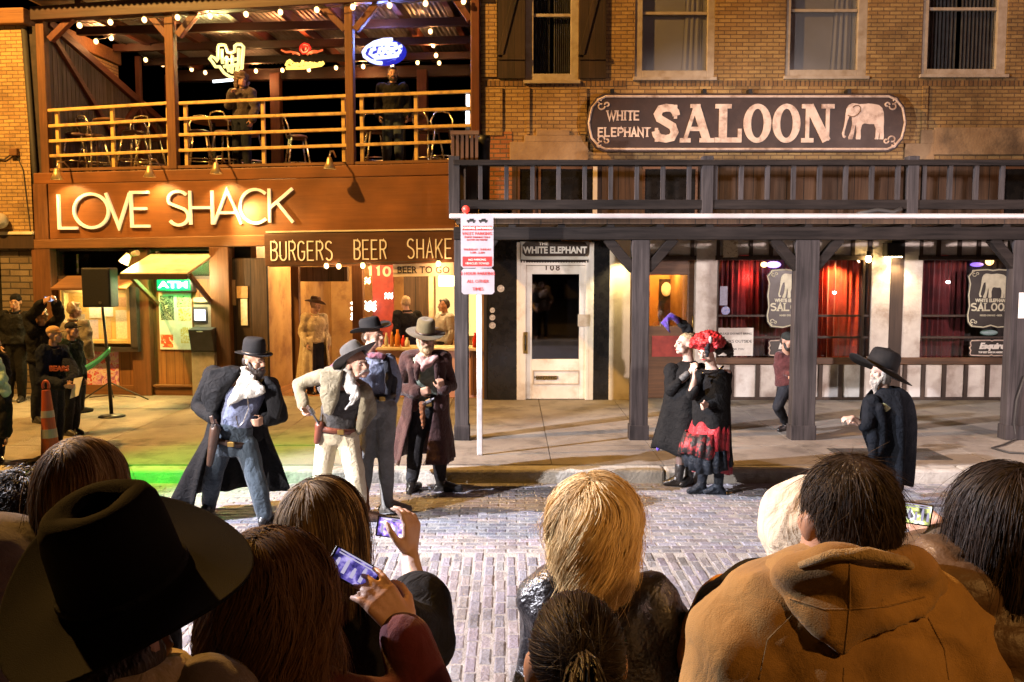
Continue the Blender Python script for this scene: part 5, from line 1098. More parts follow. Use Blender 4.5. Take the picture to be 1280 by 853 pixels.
def sheet(P, name, m, parent, thick=.008, smooth=True, closed=False):
    """P[i][j] grid of points -> cloth with thickness"""
    b = MB(); a, n = len(P), len(P[0])
    b.add([p for r_ in P for p in r_], [(i*n+j, i*n+(j+1) % n, (i+1)*n+(j+1) % n, (i+1)*n+j) for i in range(a-1) for j in range(n if closed else n-1)])
    o = b.build(name, m, parent, smooth=smooth, org=(0,0,0), fix=True)
    if thick: md = o.modifiers.new('cloth', 'SOLIDIFY'); md.thickness = thick; md.offset = 1
    return o
def rotm(yaw, pitch=0, roll=0):
    """head turn: yaw 0 looks at the viewer (-Y), positive turns to the viewer's right; pitch positive looks down"""
    return Matrix.Rotation(R(yaw), 3, 'Z') @ Matrix.Rotation(R(pitch), 3, 'X') @ Matrix.Rotation(R(roll), 3, 'Y')
def skinmat(name, c): return mat(name, c, tuple(x*y for x, y in zip(c, (.86,.78,.74))), rough=.5, scale=14, bump=.08, bscale=120, spec=.4)
def cloth(name, c, c2=None, rough=.85, sc=9, bump=.22, bs=520, sheen=.15, fold=.42, **k): return mat(name, c, c2 or tuple(x*.72 for x in c), rough=rough, scale=sc, bump=bump, bscale=bs, fold=0 if 'felt' in name else fold, sheen=sheen if max(c) > .04 else 0, spec=.3 if max(c) > .04 else .12, **k)
SK = {'fair': skinmat('fair_skin', (.48,.30,.22)), 'mid': skinmat('mid_skin', (.42,.25,.17)), 'tan': skinmat('tanned_skin', (.42,.24,.16)), 'pale': skinmat('pale_skin', (.52,.37,.30))}
FM = {'eye': mat('eye_dark', (.02,.015,.012), rough=.35), 'lip': mat('lip_colour', (.38,.13,.11), rough=.4), 'lipred': mat('lip_rouge', (.45,.03,.04), rough=.35), 'mouth': mat('mouth_dark', (.16,.05,.045), rough=.4), 'brow_dark': mat('brow_dark', (.03,.02,.015), rough=.8), 'brow_grey': mat('brow_grey', (.4,.36,.32), rough=.8), 'sclera': mat('eye_white', (.26,.18,.14), rough=.5)}
class Fig:
    """joints are given as photo pixels (px, py, dy) on the figure's own distance"""
    def __init__(s, label, cat='person', Y=None, root=None, k=1.0, skin='mid', yaw=0, hyaw=None, pitch=0, roll=0, J=None, group=None, z0=0.0, vox=.011, headk=None):
        s.Y = Y; s.k = k; s.org = Vector(root); s.J = {}
        s.t = bpy.data.objects.new('person', None); COL.objects.link(s.t); s.t.location = s.org; s.t.empty_display_size = .1; ORG[s.t.name] = Vector((0,0,0)); tag(s.t, label, cat, group)
        for n_, v in J.items(): s.J[n_] = s.pt(*v)
        s.yaw = yaw; s.fwd = Vector((math.sin(R(yaw)), -math.cos(R(yaw)), 0)); s.side = Vector((math.cos(R(yaw)), math.sin(R(yaw)), 0))
        s.H = rotm(yaw if hyaw is None else hyaw, pitch, roll); s.skinm = SK[skin]; s.fl = .2; s.vox = vox; s.hk = headk or k
    def pt(s, px, py, dy=0): return at(px, py, s.Y + dy) - s.org
    def w(s, px, py, dy=0): return s.pt(px, py, dy)
    def h(s, x, y, z): return s.J['hd'] + s.H @ (Vector((x, y, z)) * s.hk)
    # ---- pieces
    def torso(s, b, off=0.0, lo=0, hi=6, wk=1.0, dk=1.0):
        J, k = s.J, s.k; pe, ch, nk = J['pe'], J['ch'], J['nk']; wa = J.get('waist') or pe.lerp(ch, .45)
        sh = (J['sa'] + J['sb']) / 2; hw = (J['sa'] - J['sb']).length / 2
        sdv = (J['sb'] - J['sa']).normalized() if hw > .08 else s.side
        sd = (s.side + sdv * 1.0).normalized() if s.side.dot(sdv) > 0 else (s.side - sdv).normalized()
        hw = max(hw, .15 * k)
        R_ = [(pe + Vector((0,0,-.10*k)), s.side, .11*k, .085*k), (pe, s.side, .165*k*wk, .118*k*dk), (wa, s.side, .142*k*wk, .10*k*dk), (ch, sd, .168*k, .122*k*dk), (sh.lerp(ch,.3), sd, hw*.98, .112*k), (sh + Vector((0,0,.035*k)), sd, hw*.62, .082*k), (nk, sd, .062*k, .062*k)][lo:hi+1]
        rings = []
        for i, (c, sv, a_, d_) in enumerate(R_):
            nx = R_[min(i+1, len(R_)-1)][0] - R_[max(i-1,0)][0]; up = nx.normalized() if nx.length > 1e-6 else Vector((0,0,1))
            sv = (sv - up * sv.dot(up)).normalized(); fv = up.cross(sv).normalized()
            rings.append([c + sv * (a_+off) * math.copysign(abs(math.cos(t))**.85, math.cos(t)) + fv * (d_+off) * math.copysign(abs(math.sin(t))**.9, math.sin(t)) for t in [2*math.pi*q/20 for q in range(20)]])
        b.rings(rings); return s
    def arm(s, b, x, off=0.0, end='w', cuff=0.0):
        J, k = s.J, s.k; sh, el, wr = J['s'+x], J['e'+x], J['w'+x]
        b.chain([(sh, .062*k+off), (sh.lerp(el,.45), .054*k+off), (el, .044*k+off)])
        e = wr if end == 'w' else el.lerp(wr, end)
        b.chain([(el, .044*k+off), (el.lerp(e,.35), .045*k+off), (e, (.031 if end == 'w' else .036)*k+off+cuff)]); return s
    def leg(s, b, x, off=0.0, end=1.0, wide=0.0):
        J, k = s.J, s.k; hp, kn, an = J['h'+x], J['k'+x], J['a'+x]
        b.chain([(hp, .092*k+off), (hp.lerp(kn,.5), .078*k+off), (kn, .057*k+off+wide)])
        e = kn.lerp(an, end); b.chain([(kn, .057*k+off+wide), (kn.lerp(e,.35), .056*k+off+wide), (e, (.038+.014*(1-end))*k+off+wide)]); return s
    def foot(s, b, x, off=0.0, L_=.2, heel=.0):
        J, k = s.J, s.k; L_ = s.fl; an, tv = J['a'+x], s.toe(x); z = J.get('gz', 0)
        h0 = an - tv * .045*k; hb = Vector((h0.x, h0.y, an.z - .055*k)); tp = an + tv * L_ * k; tp.z = an.z - .055*k
        b.chain([(an, .038*k+off), (hb, .034*k+off)]); b.chain([(an + tv*.02, .036*k+off), (an.lerp(tp,.55) + Vector((0,0,-.006)), .038*k+off), (tp, .028*k+off)]); b.seg(hb, tp, .033*k+off, .026*k+off)
        return s
    def toe(s, x):
        t = s.J.get('t'+x)
        if t is not None: d = t - s.J['a'+x]; d.z = 0; return d.normalized()
        return s.fwd
    def hand(s, b, x, d=None, nrm=None, curl=.6, k=None, sc=1.0, thumb=1, spread=.12, fist=False):
        """palm and five jointed digits; d along the palm, nrm where the fingers close to"""
        k = (k or s.k) * sc; wr, el = s.J['w'+x], s.J['e'+x]; d = Vector(d).normalized() if d else (wr - el).normalized()
        nrm = Vector(nrm) if nrm else Vector((0,-1,0)); nrm = (nrm - d * nrm.dot(d)).normalized(); sv = d.cross(nrm) * thumb
        p0 = wr; 
        for i in range(4):
            o = (-.030 + .020*i); b.seg(p0 + sv*o*.6*k + d*.012*k, p0 + sv*o*k + d*.088*k, .0155*k, .0125*k, 8)
        Ls = (.070, .078, .073, .058)
        for i in range(4):
            o = (.030 - .020*i); q = p0 + sv*o*k + d*.088*k; c = curl * (1 + .1*i); dd = (d + sv * spread * (1.5-i)/1.5 * -1 * -1).normalized(); prev = q; ang = 0
            for j, fr in enumerate((.45,.30,.25)):
                ang += c * (.75, 1.0, .7)[j]; dr = dd * math.cos(ang) + nrm * math.sin(ang); nx = prev + dr * Ls[i] * fr * 1.05 * k; b.seg(prev, nx, (.0098-.0012*j)*k, (.0088-.0012*j)*k, 8); prev = nx
        q = p0 + sv*.026*k + d*.022*k; m1 = q + (sv*.6 + d*.62 + nrm*.35).normalized()*.042*k; m2 = m1 + (sv*.25 + d*.75 + nrm*.5).normalized()*.032*k; m3 = m2 + (d*.7 + nrm*.6 - sv*.1).normalized()*.024*k
        b.chain([(q,.016*k),(m1,.0118*k),(m2,.0102*k),(m3,.0085*k)], 8)
        b.seg(el.lerp(wr,.75), p0 + d*.02*k, .031*k, .022*k); return s
    def head(s, b, female=False, jaw=1.0):
        h, k, H = s.h, s.hk, s.H; e = lambda c, r_: b.egg(h(*c), [q*k for q in r_], H)
        e((0,.018,.035), (.077,.096,.086)); e((0,-.028,-.03), (.061,.066,.085)); e((0,-.074,-.092*jaw), (.026,.024,.02)); e((0,-.082,.024), (.05,.018,.013))
        for q in (-1, 1): e((q*.043,-.064,-.022), (.025,.025,.024)); e((q*.045,-.045,-.07), (.022,.035,.03)); b.egg(h(q*.081,.012,-.005), (.013*k,.026*k,.034*k), H)
        b.chain([(h(0,-.094,.012), .009*k), (h(0,-.117,-.028), .0145*k)]); e((0,-.101,-.032), (.018,.012,.009)); e((0,-.093,-.062), (.025,.012,.008)); e((0,-.091,-.074), (.022,.012,.007))
        b.chain([(s.J['nk'] + Vector((0,0,-.03*s.k)), .062*s.k), (h(0,.03,-.08), .052*s.k)]); return s
    def face(s, brow='brow_dark', lip='lip', open_=0):
        h, k = s.h, s.hk
        for q in (-1, 1):
            b = MB(); b.ball(h(q*.031,-.0845,.003), (.012*k,.0115*k,.0085*k), 8, 6); e = b.build('eye', FM['sclera'], s.t, smooth=True, org=(0,0,0)); b = MB(); b.ball(h(q*.031,-.0945,.003), .0055*k, 8, 6); b.build('iris', FM['eye'], e, org=(0,0,0))
            b = MB(); b.tube([h(q*.014,-.101,.021), h(q*.032,-.099,.028), h(q*.05,-.086,.02)], [.0025*k,.0035*k,.002*k], 6); b.build('eyebrow', FM[brow], s.t, org=(0,0,0))
        b = MB(); b.tube([h(-.024,-.098,-.068), h(0,-.106,-.067+.0*open_), h(.024,-.098,-.068)], [.003*k,.007*k+.006*open_*k,.003*k], 6); b.build('mouth', FM[lip], s.t, org=(0,0,0))
    def body(s, hands=True, arms=True, legs=True, hk={}, vox=None, neckonly=False):
        b = Blob(); s.torso(b, -.012, 0, 6); s.head(b)
        if arms:
            for x in 'ab':
                if 'e'+x in s.J: s.arm(b, x, -.004); 
                if hands and 'w'+x in s.J: s.hand(b, x, **hk.get(x, {}))
        if legs:
            for x in 'ab':
                if 'k'+x in s.J: s.leg(b, x, -.006); s.foot(b, x, -.008)
        return b.skin('body', s.skinm, s.t, vox or s.vox, 2)
    def trousers(s, m, off=.012, end=1.0, wide=0.0, wr=(.004, 30, 3, (1,1,.6))):
        b = Blob(); s.torso(b, off*.9, 0, 2)
        for x in 'ab': s.leg(b, x, off, end, wide)
        return b.skin('trousers', m, s.t, s.vox*1.1, 3, wr)
    def boots(s, m, hi=.5, off=.012, name='boot'):
        for x in 'ab':
            b = Blob(); kn, an = s.J['k'+x], s.J['a'+x]; top = an.lerp(kn, hi); b.chain([(top, (.04+.018*hi)*s.k+off), (an.lerp(kn, .2), .042*s.k+off), (an, .04*s.k+off)]); s.foot(b, x, off*.5, .2)
            hl = an - s.toe(x)*.05*s.k; hl.z = an.z - .075*s.k; b.box(hl.x-.028, hl.x+.028, hl.y-.028, hl.y+.028, hl.z-.012*s.k, hl.z+.04)
            b.skin(name, m, s.t, s.vox*.85, 2, (.002, 45, 5))
    def top(s, m, name='shirt', off=.012, sleeve='w', lo=1, hi=5, wr=(.005, 26, 1), extra=None, cuff=0.0, vox=None, arms='ab'):
        b = Blob(); s.torso(b, off, lo, hi)
        for x in arms:
            if 'e'+x in s.J: s.arm(b, x, off+.002, sleeve, cuff)
        if extra: extra(b)
        return b.skin(name, m, s.t, vox or s.vox*1.1, 3, wr)
    def collar(s, m, name='collar', r_=.07, th=.018, up=.02):
        b = MB(); c = s.J['nk']; k = s.k
        b.tube([c + s.side*math.cos(t)*r_*k*1.05 + s.fwd*(math.sin(t)*r_*k) + Vector((0,0,up*k - .03*k*max(0,math.sin(t)))) for t in np.linspace(0, 2*math.pi, 18, endpoint=False)], th*k, 7, closed=True); return b.build(name, m, s.t, smooth=True, org=(0,0,0))
    def coat(s, m, rings, name='coat_skirt', folds=7, amp=.02, seed=1, thick=.012):
        """rings: (centre px, py, dy, half width, half depth, open from front left, open right in degrees) top to bottom"""
        P = []; n = 64; r_ = np.random.default_rng(seed); ph = r_.uniform(0, 6, 4); M_ = 5; full = []
        for i in range(len(rings)-1):
            for q in range(M_ if i < len(rings)-2 else M_+1): full.append([(1-q/M_)*rings[i][j] + q/M_*rings[i+1][j] for j in range(7)])
        for i, (px, py, dy, a_, d_, oa, ob) in enumerate(full):
            c = s.pt(px, py, dy); t = i/(len(full)-1); row = []
            for j in range(n+1):
                an = R(oa) + (2*math.pi - R(oa) - R(ob)) * j/n     # 0 = front
                f = 1 + (amp/.2)*t*(.6*math.sin(folds*an+ph[0]) + .4*math.sin(folds*1.7*an+ph[1]+t*2))
                row.append(c + s.side*(-math.sin(an)*a_*f*s.k) + s.fwd*(math.cos(an)*d_*f*s.k))
            P.append(row)
        return sheet(P, name, m, s.t, thick)
    def hat(s, m, brim=(.16,.19), crown=(.085,.105,.10), up=.06, drop=.0, lift=.055, band=None, name='hat', pinch=.25, flat=False, yaw=0, pitch=0, roll=0, c=None, dip=.6, curlpow=2, brimz=0, back=0, n=48, thick=.005):
        """brim radii (across, along), crown (across, along, height); up = how far the sides of the brim roll up"""
        k = s.hk; Mx = s.H @ rotm(yaw, pitch, roll); C = s.J['hd'] + s.H @ Vector((0,.012,lift))*k if c is None else c; P = []
        T = [2*math.pi*j/n for j in range(n)]
        def row(fr, cr, z, brimpart):
            o = []
            for t in T:
                cx, sy = math.cos(t), math.sin(t)
                if brimpart: rx = crown[0] + (brim[0]-crown[0])*fr; ry = crown[1] + (brim[1]-crown[1])*fr; zz = up*(abs(cx)**curlpow)*fr**1.6 - drop*max(0,-sy)**2*fr**1.3 + back*max(0,sy)**2*fr + z
                else:
                    rx = crown[0]*cr; ry = crown[1]*cr; zz = z
                    if not flat: zz = z - (dip*.03 if fr > .9 else 0)*0; rx *= 1 - pinch*max(0,-sy)**2*fr
                o.append(C + Mx @ (Vector((cx*rx, sy*ry, zz))*k))
            return o
        for fr in (1, .97, .85, .7, .52, .34, .17, .04): P.append(row(fr, 1, 0, True))
        hgt = crown[2]
        for fr, cr in ((.03,.985),(.12,.975),(.3,.96),(.5,.94),(.7,.92),(.85,.88),(.95,.80),(1.0,.68)): P.append(row(fr, cr, hgt*fr, False))
        for q, cr in ((.99,.5),(.97,.3),(.95,.12),(.945,.02)):
            o = []
            for t in T:
                cx, sy = math.cos(t), math.sin(t); dz = 0 if flat else -dip*hgt*.38*(1-abs(cx)*cr/.68)*(1 - .25*abs(sy))
                pz = (1 if flat else 1 - pinch*max(0,-sy)**2)
                o.append(C + Mx @ (Vector((cx*crown[0]*cr*pz, sy*crown[1]*cr, hgt*(1 + (0 if flat else .02)) + dz*(1-cr/.68)))*k))
            P.append(o)
        ht = sheet(P, name, m, s.t, thick*k, closed=True)
        if band:
            b = MB(); b.tube([C + Mx @ (Vector((math.cos(t)*crown[0]*1.0, math.sin(t)*crown[1]*1.0, .014))*k) for t in T], .011*k, 6, closed=True); b.build('hat_band', band, ht, smooth=True, org=(0,0,0))
        return ht
    def cap(s, m, name='cap', peak=True, roll=0, m2=None):
        k = s.hk; b = Blob(); b.egg(s.h(0,.02,.06), (.086*k,.104*k,.075*k), s.H)
        if peak: b.egg(s.h(0,-.125,.055), (.062*k,.055*k,.008*k), s.H @ Matrix.Rotation(R(-12),3,'X'))
        o = b.skin(name, m, s.t, .008, 1); return o
    def hairblob(s, m, parts, name='hair', wr=(.006, 60, 4, (1,1,.35)), vox=.009):
        b = Blob()
        for c, r_ in parts: b.egg(s.h(*c), [q*s.hk for q in r_], s.H)
        return b.skin(name, m, s.t, vox, 1, wr)
def beard(f, m, r_=.026, long=0.0, name='beard', tache=True):
    b = Blob(); k = f.hk; h = f.h; J_ = [(-.074,.0,-.02),(-.066,-.03,-.065),(-.04,-.065,-.095),(0,-.08,-.105-long*.5),(.04,-.065,-.095),(.066,-.03,-.065),(.074,.0,-.02)]
    b.chain([(h(*q), r_*k*(.62 if i in (0,6) else (.85 if i in (1,5) else 1))) for i, q in enumerate(J_)], 10)
    if long: b.seg(h(0,-.08,-.10), h(0,-.065,-.12-long), .045*k, .02*k)
    if tache: b.chain([(h(-.042,-.086,-.066), .009*k), (h(-.018,-.106,-.05), .0125*k), (h(.018,-.106,-.05), .0125*k), (h(.042,-.086,-.066), .009*k)], 8)
    return b.skin(name, m, f.t, .008, 2, (.004, 120, 4, (1,1,.4)))
SHORT = [((0,.03,.055),(.083,.095,.08)), ((0,.075,.01),(.072,.05,.07)), ((.07,.03,.02),(.016,.045,.04)), ((-.07,.03,.02),(.016,.045,.04)), ((0,-.055,.10),(.05,.03,.022))]
LONG = SHORT + [((0,.07,-.08),(.085,.05,.12)), ((.075,.03,-.08),(.028,.045,.12)), ((-.075,.03,-.08),(.028,.045,.12)), ((0,.085,-.2),(.09,.035,.1))]

def hairmat(name, root, tip, rough=.38, spec=.6):
    m, nt, b = _nt(name); a = N(nt, 'ShaderNodeAttribute'); a.attribute_name = 'tint'
    mx = N(nt, 'ShaderNodeMix', data_type='RGBA'); nt.links.new(a.outputs['Fac'], mx.inputs[0]); mx.inputs[6].default_value = rgb(root); mx.inputs[7].default_value = rgb(tip); nt.links.new(mx.outputs[2], b.inputs['Base Color'])
    b.inputs['Roughness'].default_value = rough + .24; b.inputs['Specular IOR Level'].default_value = spec * .4
    return m
def strands(f, m, n=3000, L_=.3, width=.004, part=((0,-.06),(0,.05)), partz=.12, vol=1.08, gap=.02, curl=0.0, cfreq=18, clump=.5, ncl=90, tie=None, colliders=(), seg=16, seed=1, streak=.5, grav=1.0, name='hair', faceout=True, inward=.0, jitter=.25, nape=-.08, sidewave=None, lenfn=None, tips=.35, tp=1.0):
    """a head of hair: locks combed from a parting, falling over the skull and shoulders"""
    n = int(n*1.6); width *= .62; r = np.random.default_rng(seed); k = f.hk; C = np.array(f.J['hd']); H = np.array(f.H)
    rad = np.array((.079,.10,.092)) * vol
    U = []
    while len(U) < n:
        v = r.normal(size=(n*3, 3)); v /= np.linalg.norm(v, axis=1)[:, None]
        zz, yy = v[:,2], v[:,1]
        ok = (zz > nape*8 - (yy > -.1)*.25) & ~((yy < -.25) & (zz < .55)) & ~((zz < -.35) & (yy < .15))
        U = v[ok][:n] if len(U) == 0 else np.vstack([U, v[ok]])[:n]
    off0 = np.array((0,.016,.03))
    p0 = U * rad + off0
    # comb direction away from the parting line
    A = np.array((part[0][0], part[0][1], partz)); B = np.array((part[1][0], part[1][1], partz)); AB = B - A; t = np.clip(((p0 - A) @ AB) / (AB @ AB), 0, 1); pp = A + t[:, None] * AB
    comb = p0 - pp; comb[:, 2] *= .15; wz_ = np.clip((U[:, 2] + .15) / .75, 0, 1)[:, None]; comb = comb / (np.linalg.norm(comb, axis=1)[:, None] + 1e-6) * wz_ + np.array((0, 0, -1.)) * (1 - wz_); n0 = U / rad; n0 /= np.linalg.norm(n0, axis=1)[:, None]; comb -= n0 * (comb*n0).sum(1)[:, None]; comb /= np.linalg.norm(comb, axis=1)[:, None] + 1e-6
    layer = r.uniform(0, 1, n) ** .7
    lead = r.integers(0, n, ncl); li = np.argmin(((p0[:, None, :] - p0[lead][None]) ** 2).sum(2), axis=1)
    ph = r.uniform(0, 6.28, ncl)[li] + r.normal(0, .35, n); ln = L_ * r.uniform(1 - jitter, 1, n) * (1 - .12*r.random(ncl)[li])
    if lenfn is not None: ln *= lenfn(U)
    rr = rad * (1 + gap*layer[:, None]*3)
    p = U * rr + off0; d = comb.copy(); path = [p.copy()]; st = ln / seg
    Hinv = H.T; down = Hinv @ np.array((0,0,-1.))
    if tie is not None:
        te = (np.array(tie) - off0) / rad; te = te / np.linalg.norm(te) + r.normal(0, .05, (n, 3)); path = []
        for q_ in np.linspace(0, 1, seg+1): v = U*(1-q_) + te*q_; v /= np.linalg.norm(v, axis=1)[:, None]; path.append(v*rr*(1+.03*np.sin(q_*math.pi)*layer[:, None]) + off0)
    for i in range(0 if tie is not None else seg):
        s_ = i / seg
        nrm = (p - off0) / rr ** 2; nrm /= np.linalg.norm(nrm, axis=1)[:, None] + 1e-9
        d = d * .72 + down[None] * (.28 + .25*s_) * grav - nrm * inward * .1
        d -= nrm * np.minimum(0, (d*nrm).sum(1))[:, None] * .9 * (np.linalg.norm((p-off0)/rr, axis=1) < 1.1)[:, None]
        d /= np.linalg.norm(d, axis=1)[:, None] + 1e-9
        p = p + d * (st / k)[:, None]
        q = (p - off0) / rr; l = np.linalg.norm(q, axis=1); ins = l < 1; p[ins] = (q[ins] / l[ins][:, None]) * rr[ins] + off0
        for cc, cr in colliders:
            cc_ = Hinv @ ((np.array(cc) - C) / k); q = (p - cc_) / (np.array(cr)/k*(1+.12*layer[:, None])); l = np.linalg.norm(q, axis=1); ins = l < 1; p[ins] = (q[ins]/l[ins][:, None])*(np.array(cr)/k*(1+.12*layer[ins][:, None])) + cc_
        path.append(p.copy())
    X = np.stack(path, 1)                                  # n, seg+1, 3 in head space
    sg = np.linspace(0, 1, seg+1)
    lead_ = X[lead][li]; w_ = (clump * sg ** 1.1)[None, :, None]; X = X * (1 - w_) + (lead_ + (X[:, :1] - lead_[:, :1]) * .35) * w_
    tang = np.gradient(X, axis=1); tang /= np.linalg.norm(tang, axis=2)[..., None] + 1e-9
    outw = X - off0; outw[..., 2] *= .3; outw /= np.linalg.norm(outw, axis=2)[..., None] + 1e-9
    sd = np.cross(tang, outw); sd /= np.linalg.norm(sd, axis=2)[..., None] + 1e-9
    if curl: 
        a_ = (curl * np.minimum(1, sg*2))[None, :, None]; arg = (ph[:, None] + cfreq * sg[None] * (ln[:, None]/L_))[..., None]; X = X + sd * np.sin(arg) * a_ + outw * np.cos(arg) * a_ * .7
    X = X + r.normal(0, .0016, (n, 1, 3)) + (sd * (r.normal(0, .006, n)[:, None] * sg[None] ** 1.5)[..., None]) + (r.normal(0, 1, (n,1,3)) * (np.where(r.random(n) < .06, .02, .003)[:, None] * sg[None])[..., None])
    wd = (width * r.uniform(.6, 1.2, n)[:, None] * (1 - (1-tips)*sg[None] ** 2.5))[..., None]
    nn = np.cross(sd, tang); roll = r.normal(0, .5, n)[:, None, None]; wv = sd * np.cos(roll) + nn * np.sin(roll)
    Lf, Rt = X - wv*wd/2, X + wv*wd/2
    Md = X + nn * np.sign((nn*outw).sum(2))[..., None] * wd * .3
    V = np.stack([Lf, Md, Rt], 2).reshape(-1, 3) * k; V = V @ H.T + C
    S1 = seg + 1; base = (np.arange(n) * S1 * 3)[:, None, None]; row = (np.arange(seg) * 3)[None, :, None]; c2 = np.arange(2)[None, None, :]
    i0 = base + row + c2; F = np.stack([i0, i0+1, i0+4, i0+3], -1).reshape(-1, 4)
    me = bpy.data.meshes.new(name); me.vertices.add(len(V)); me.vertices.foreach_set('co', V.astype(np.float32).ravel()); me.loops.add(F.size); me.loops.foreach_set('vertex_index', F.astype(np.int32).ravel()); me.polygons.add(len(F)); me.polygons.foreach_set('loop_start', (np.arange(len(F))*4).astype(np.int32)); me.update(calc_edges=True); me.validate()
    cl = np.clip(r.uniform(0, 1, ncl)[li] * streak + r.uniform(0, 1, n) * (1-streak), 0, 1); cl = cl ** tp; tn = np.repeat(cl, S1*3); at_ = me.attributes.new('tint', 'FLOAT', 'POINT'); at_.data.foreach_set('value', tn.astype(np.float32))
    return link(me, name, m, f.t, True)
def scalp(f, m, grow=1.0, name='hair_base', cut=-.2):
    b = Blob(); k = f.hk; b.egg(f.h(0,.022,.042), (.081*k*grow,.099*k*grow,.088*k*grow), f.H); b.egg(f.h(0,.05,-.02), (.07*k*grow,.065*k*grow,.07*k*grow), f.H); return b.skin(name, m, f.t, .009, 1)
def mk(label, ca, cb, gz, J, k=1.0, Y=None, **kw):
    A, B = ground(ca[0], ca[1], gz), ground(cb[0], cb[1], gz); Y = Y or (A.y + B.y) / 2
    hips = at(J['pe'][0], J['pe'][1], Y)
    f = Fig(label, Y=Y, root=(hips.x, Y, gz), k=k, J=J, **kw)
    for x, q in (('a', A), ('b', B)):
        f.J['a'+x] = q - f.org + Vector((0, 0, .085*k))
        if 'k'+x in J and len(J['k'+x]) < 3: kn = f.J['k'+x]; h_ = f.J['h'+x]; kn.y = (h_.y + f.J['a'+x].y) / 2 + f.fwd.y * .04
    f.J['gz'] = 0
    return f
def plate(b, f, poly, d0, d1=None, bulge=0.0):
    """a cloth panel cut to a pixel outline, with real thickness; poly points may carry their own depth"""
    q0 = [f.w(p[0], p[1], (p[2] if len(p) > 2 else 0) + d0) for p in poly]; th = d1 if d1 else .035
    n = len(poly); q1 = [v + Vector((0, th, 0)) for v in q0]; c0 = sum(q0, Vector())/n - Vector((0, bulge, 0)); c1 = sum(q1, Vector())/n
    b.add(q0 + q1 + [c0, c1], [(i, (i+1) % n, 2*n) for i in range(n)] + [((i+1) % n + n, i+n, 2*n+1) for i in range(n)] + [(i+n, (i+1) % n + n, (i+1) % n, i) for i in range(n)]); return b
GA = 'costumed actors in the street show'
C_ = {}
C_['black_wool'] = cloth('black_wool', (.007,.007,.008), (.012,.012,.013)); C_['denim'] = cloth('dark_denim', (.032,.047,.062), (.02,.031,.043)); C_['blue_vest'] = cloth('slate_blue_cloth', (.13,.15,.23), (.09,.105,.17)); C_['linen'] = cloth('white_linen', (.40,.385,.35), (.3,.285,.255), sc=6)
C_['leather_dark'] = mat('dark_leather', (.05,.024,.014), (.028,.014,.009), rough=.4, scale=12, bump=.25); C_['leather_red'] = mat('red_brown_leather', (.16,.045,.022), (.09,.025,.014), rough=.42, scale=12, bump=.25); C_['leather_black'] = mat('black_leather', (.014,.013,.013), (.022,.02,.02), rough=.32, scale=12, bump=.3)
C_['tan_wool'] = cloth('olive_tan_wool', (.21,.18,.115), (.145,.122,.078)); C_['cream_cloth'] = cloth('cream_trouser_cloth', (.56,.5,.35), (.45,.39,.27)); C_['charcoal'] = cloth('charcoal_cloth', (.05,.047,.045), (.03,.028,.027)); C_['grey_felt'] = cloth('grey_felt', (.062,.06,.058), (.042,.04,.038)); C_['black_felt'] = cloth('black_felt', (.011,.011,.012), (.02,.019,.019), sheen=.3); C_['olive_felt'] = cloth('olive_felt', (.10,.078,.034), (.065,.05,.022))
C_['grey_trouser'] = cloth('grey_trouser_cloth', (.16,.16,.155), (.11,.11,.105)); C_['grey_suede'] = cloth('grey_suede', (.22,.21,.20), (.15,.14,.13)); C_['chambray'] = cloth('chambray_shirt', (.19,.21,.29), (.13,.15,.21)); C_['plaid_red'] = cloth('red_plaid_cloth', (.24,.07,.09), (.11,.06,.09), sc=30); C_['maroon_coat'] = cloth('maroon_duster_cloth', (.046,.015,.012), (.028,.009,.008)); C_['sage_shirt'] = cloth('sage_shirt', (.2,.235,.185), (.13,.155,.12)); C_['pink_scarf'] = cloth('pink_neckerchief', (.4,.24,.22), (.28,.15,.14), sc=20); C_['black_cotton'] = cloth('black_cotton', (.018,.018,.022), (.03,.03,.034))
C_['rust'] = cloth('rust_suede', (.20,.07,.02), (.13,.045,.014))
STEEL = mat('gun_steel', (.4,.4,.42), (.25,.25,.27), rough=.25, metal=1); HAIR_D = mat('dark_hair', (.018,.012,.009), (.035,.022,.015), rough=.5, scale=40, stretch=(1,1,.2), bump=.6, bscale=60); HAIR_G = mat('grey_hair', (.34,.32,.29), (.22,.2,.18), rough=.6, scale=40, bump=.6, bscale=70); HAIR_B = mat('brown_hair', (.09,.05,.025), (.05,.026,.013), rough=.5, scale=40, bump=.6, bscale=70); HAIR_BL = mat('sandy_hair', (.34,.24,.12), (.22,.14,.07), rough=.5, scale=40, bump=.6, bscale=70)
def belt(f, m, pts, r_=.028, buckle=None):
    b = MB(); b.tube([f.w(*p) for p in pts], r_*f.k, 8); o = b.build('belt', m, f.t, smooth=True, org=(0,0,0))
    if buckle: c = f.w(*buckle); b = MB(); b.box(c.x-.03, c.x+.03, c.y-.015, c.y+.01, c.z-.024, c.z+.024); b.build('buckle', M['brass'], o, bev=.004, org=(0,0,0))
    return o
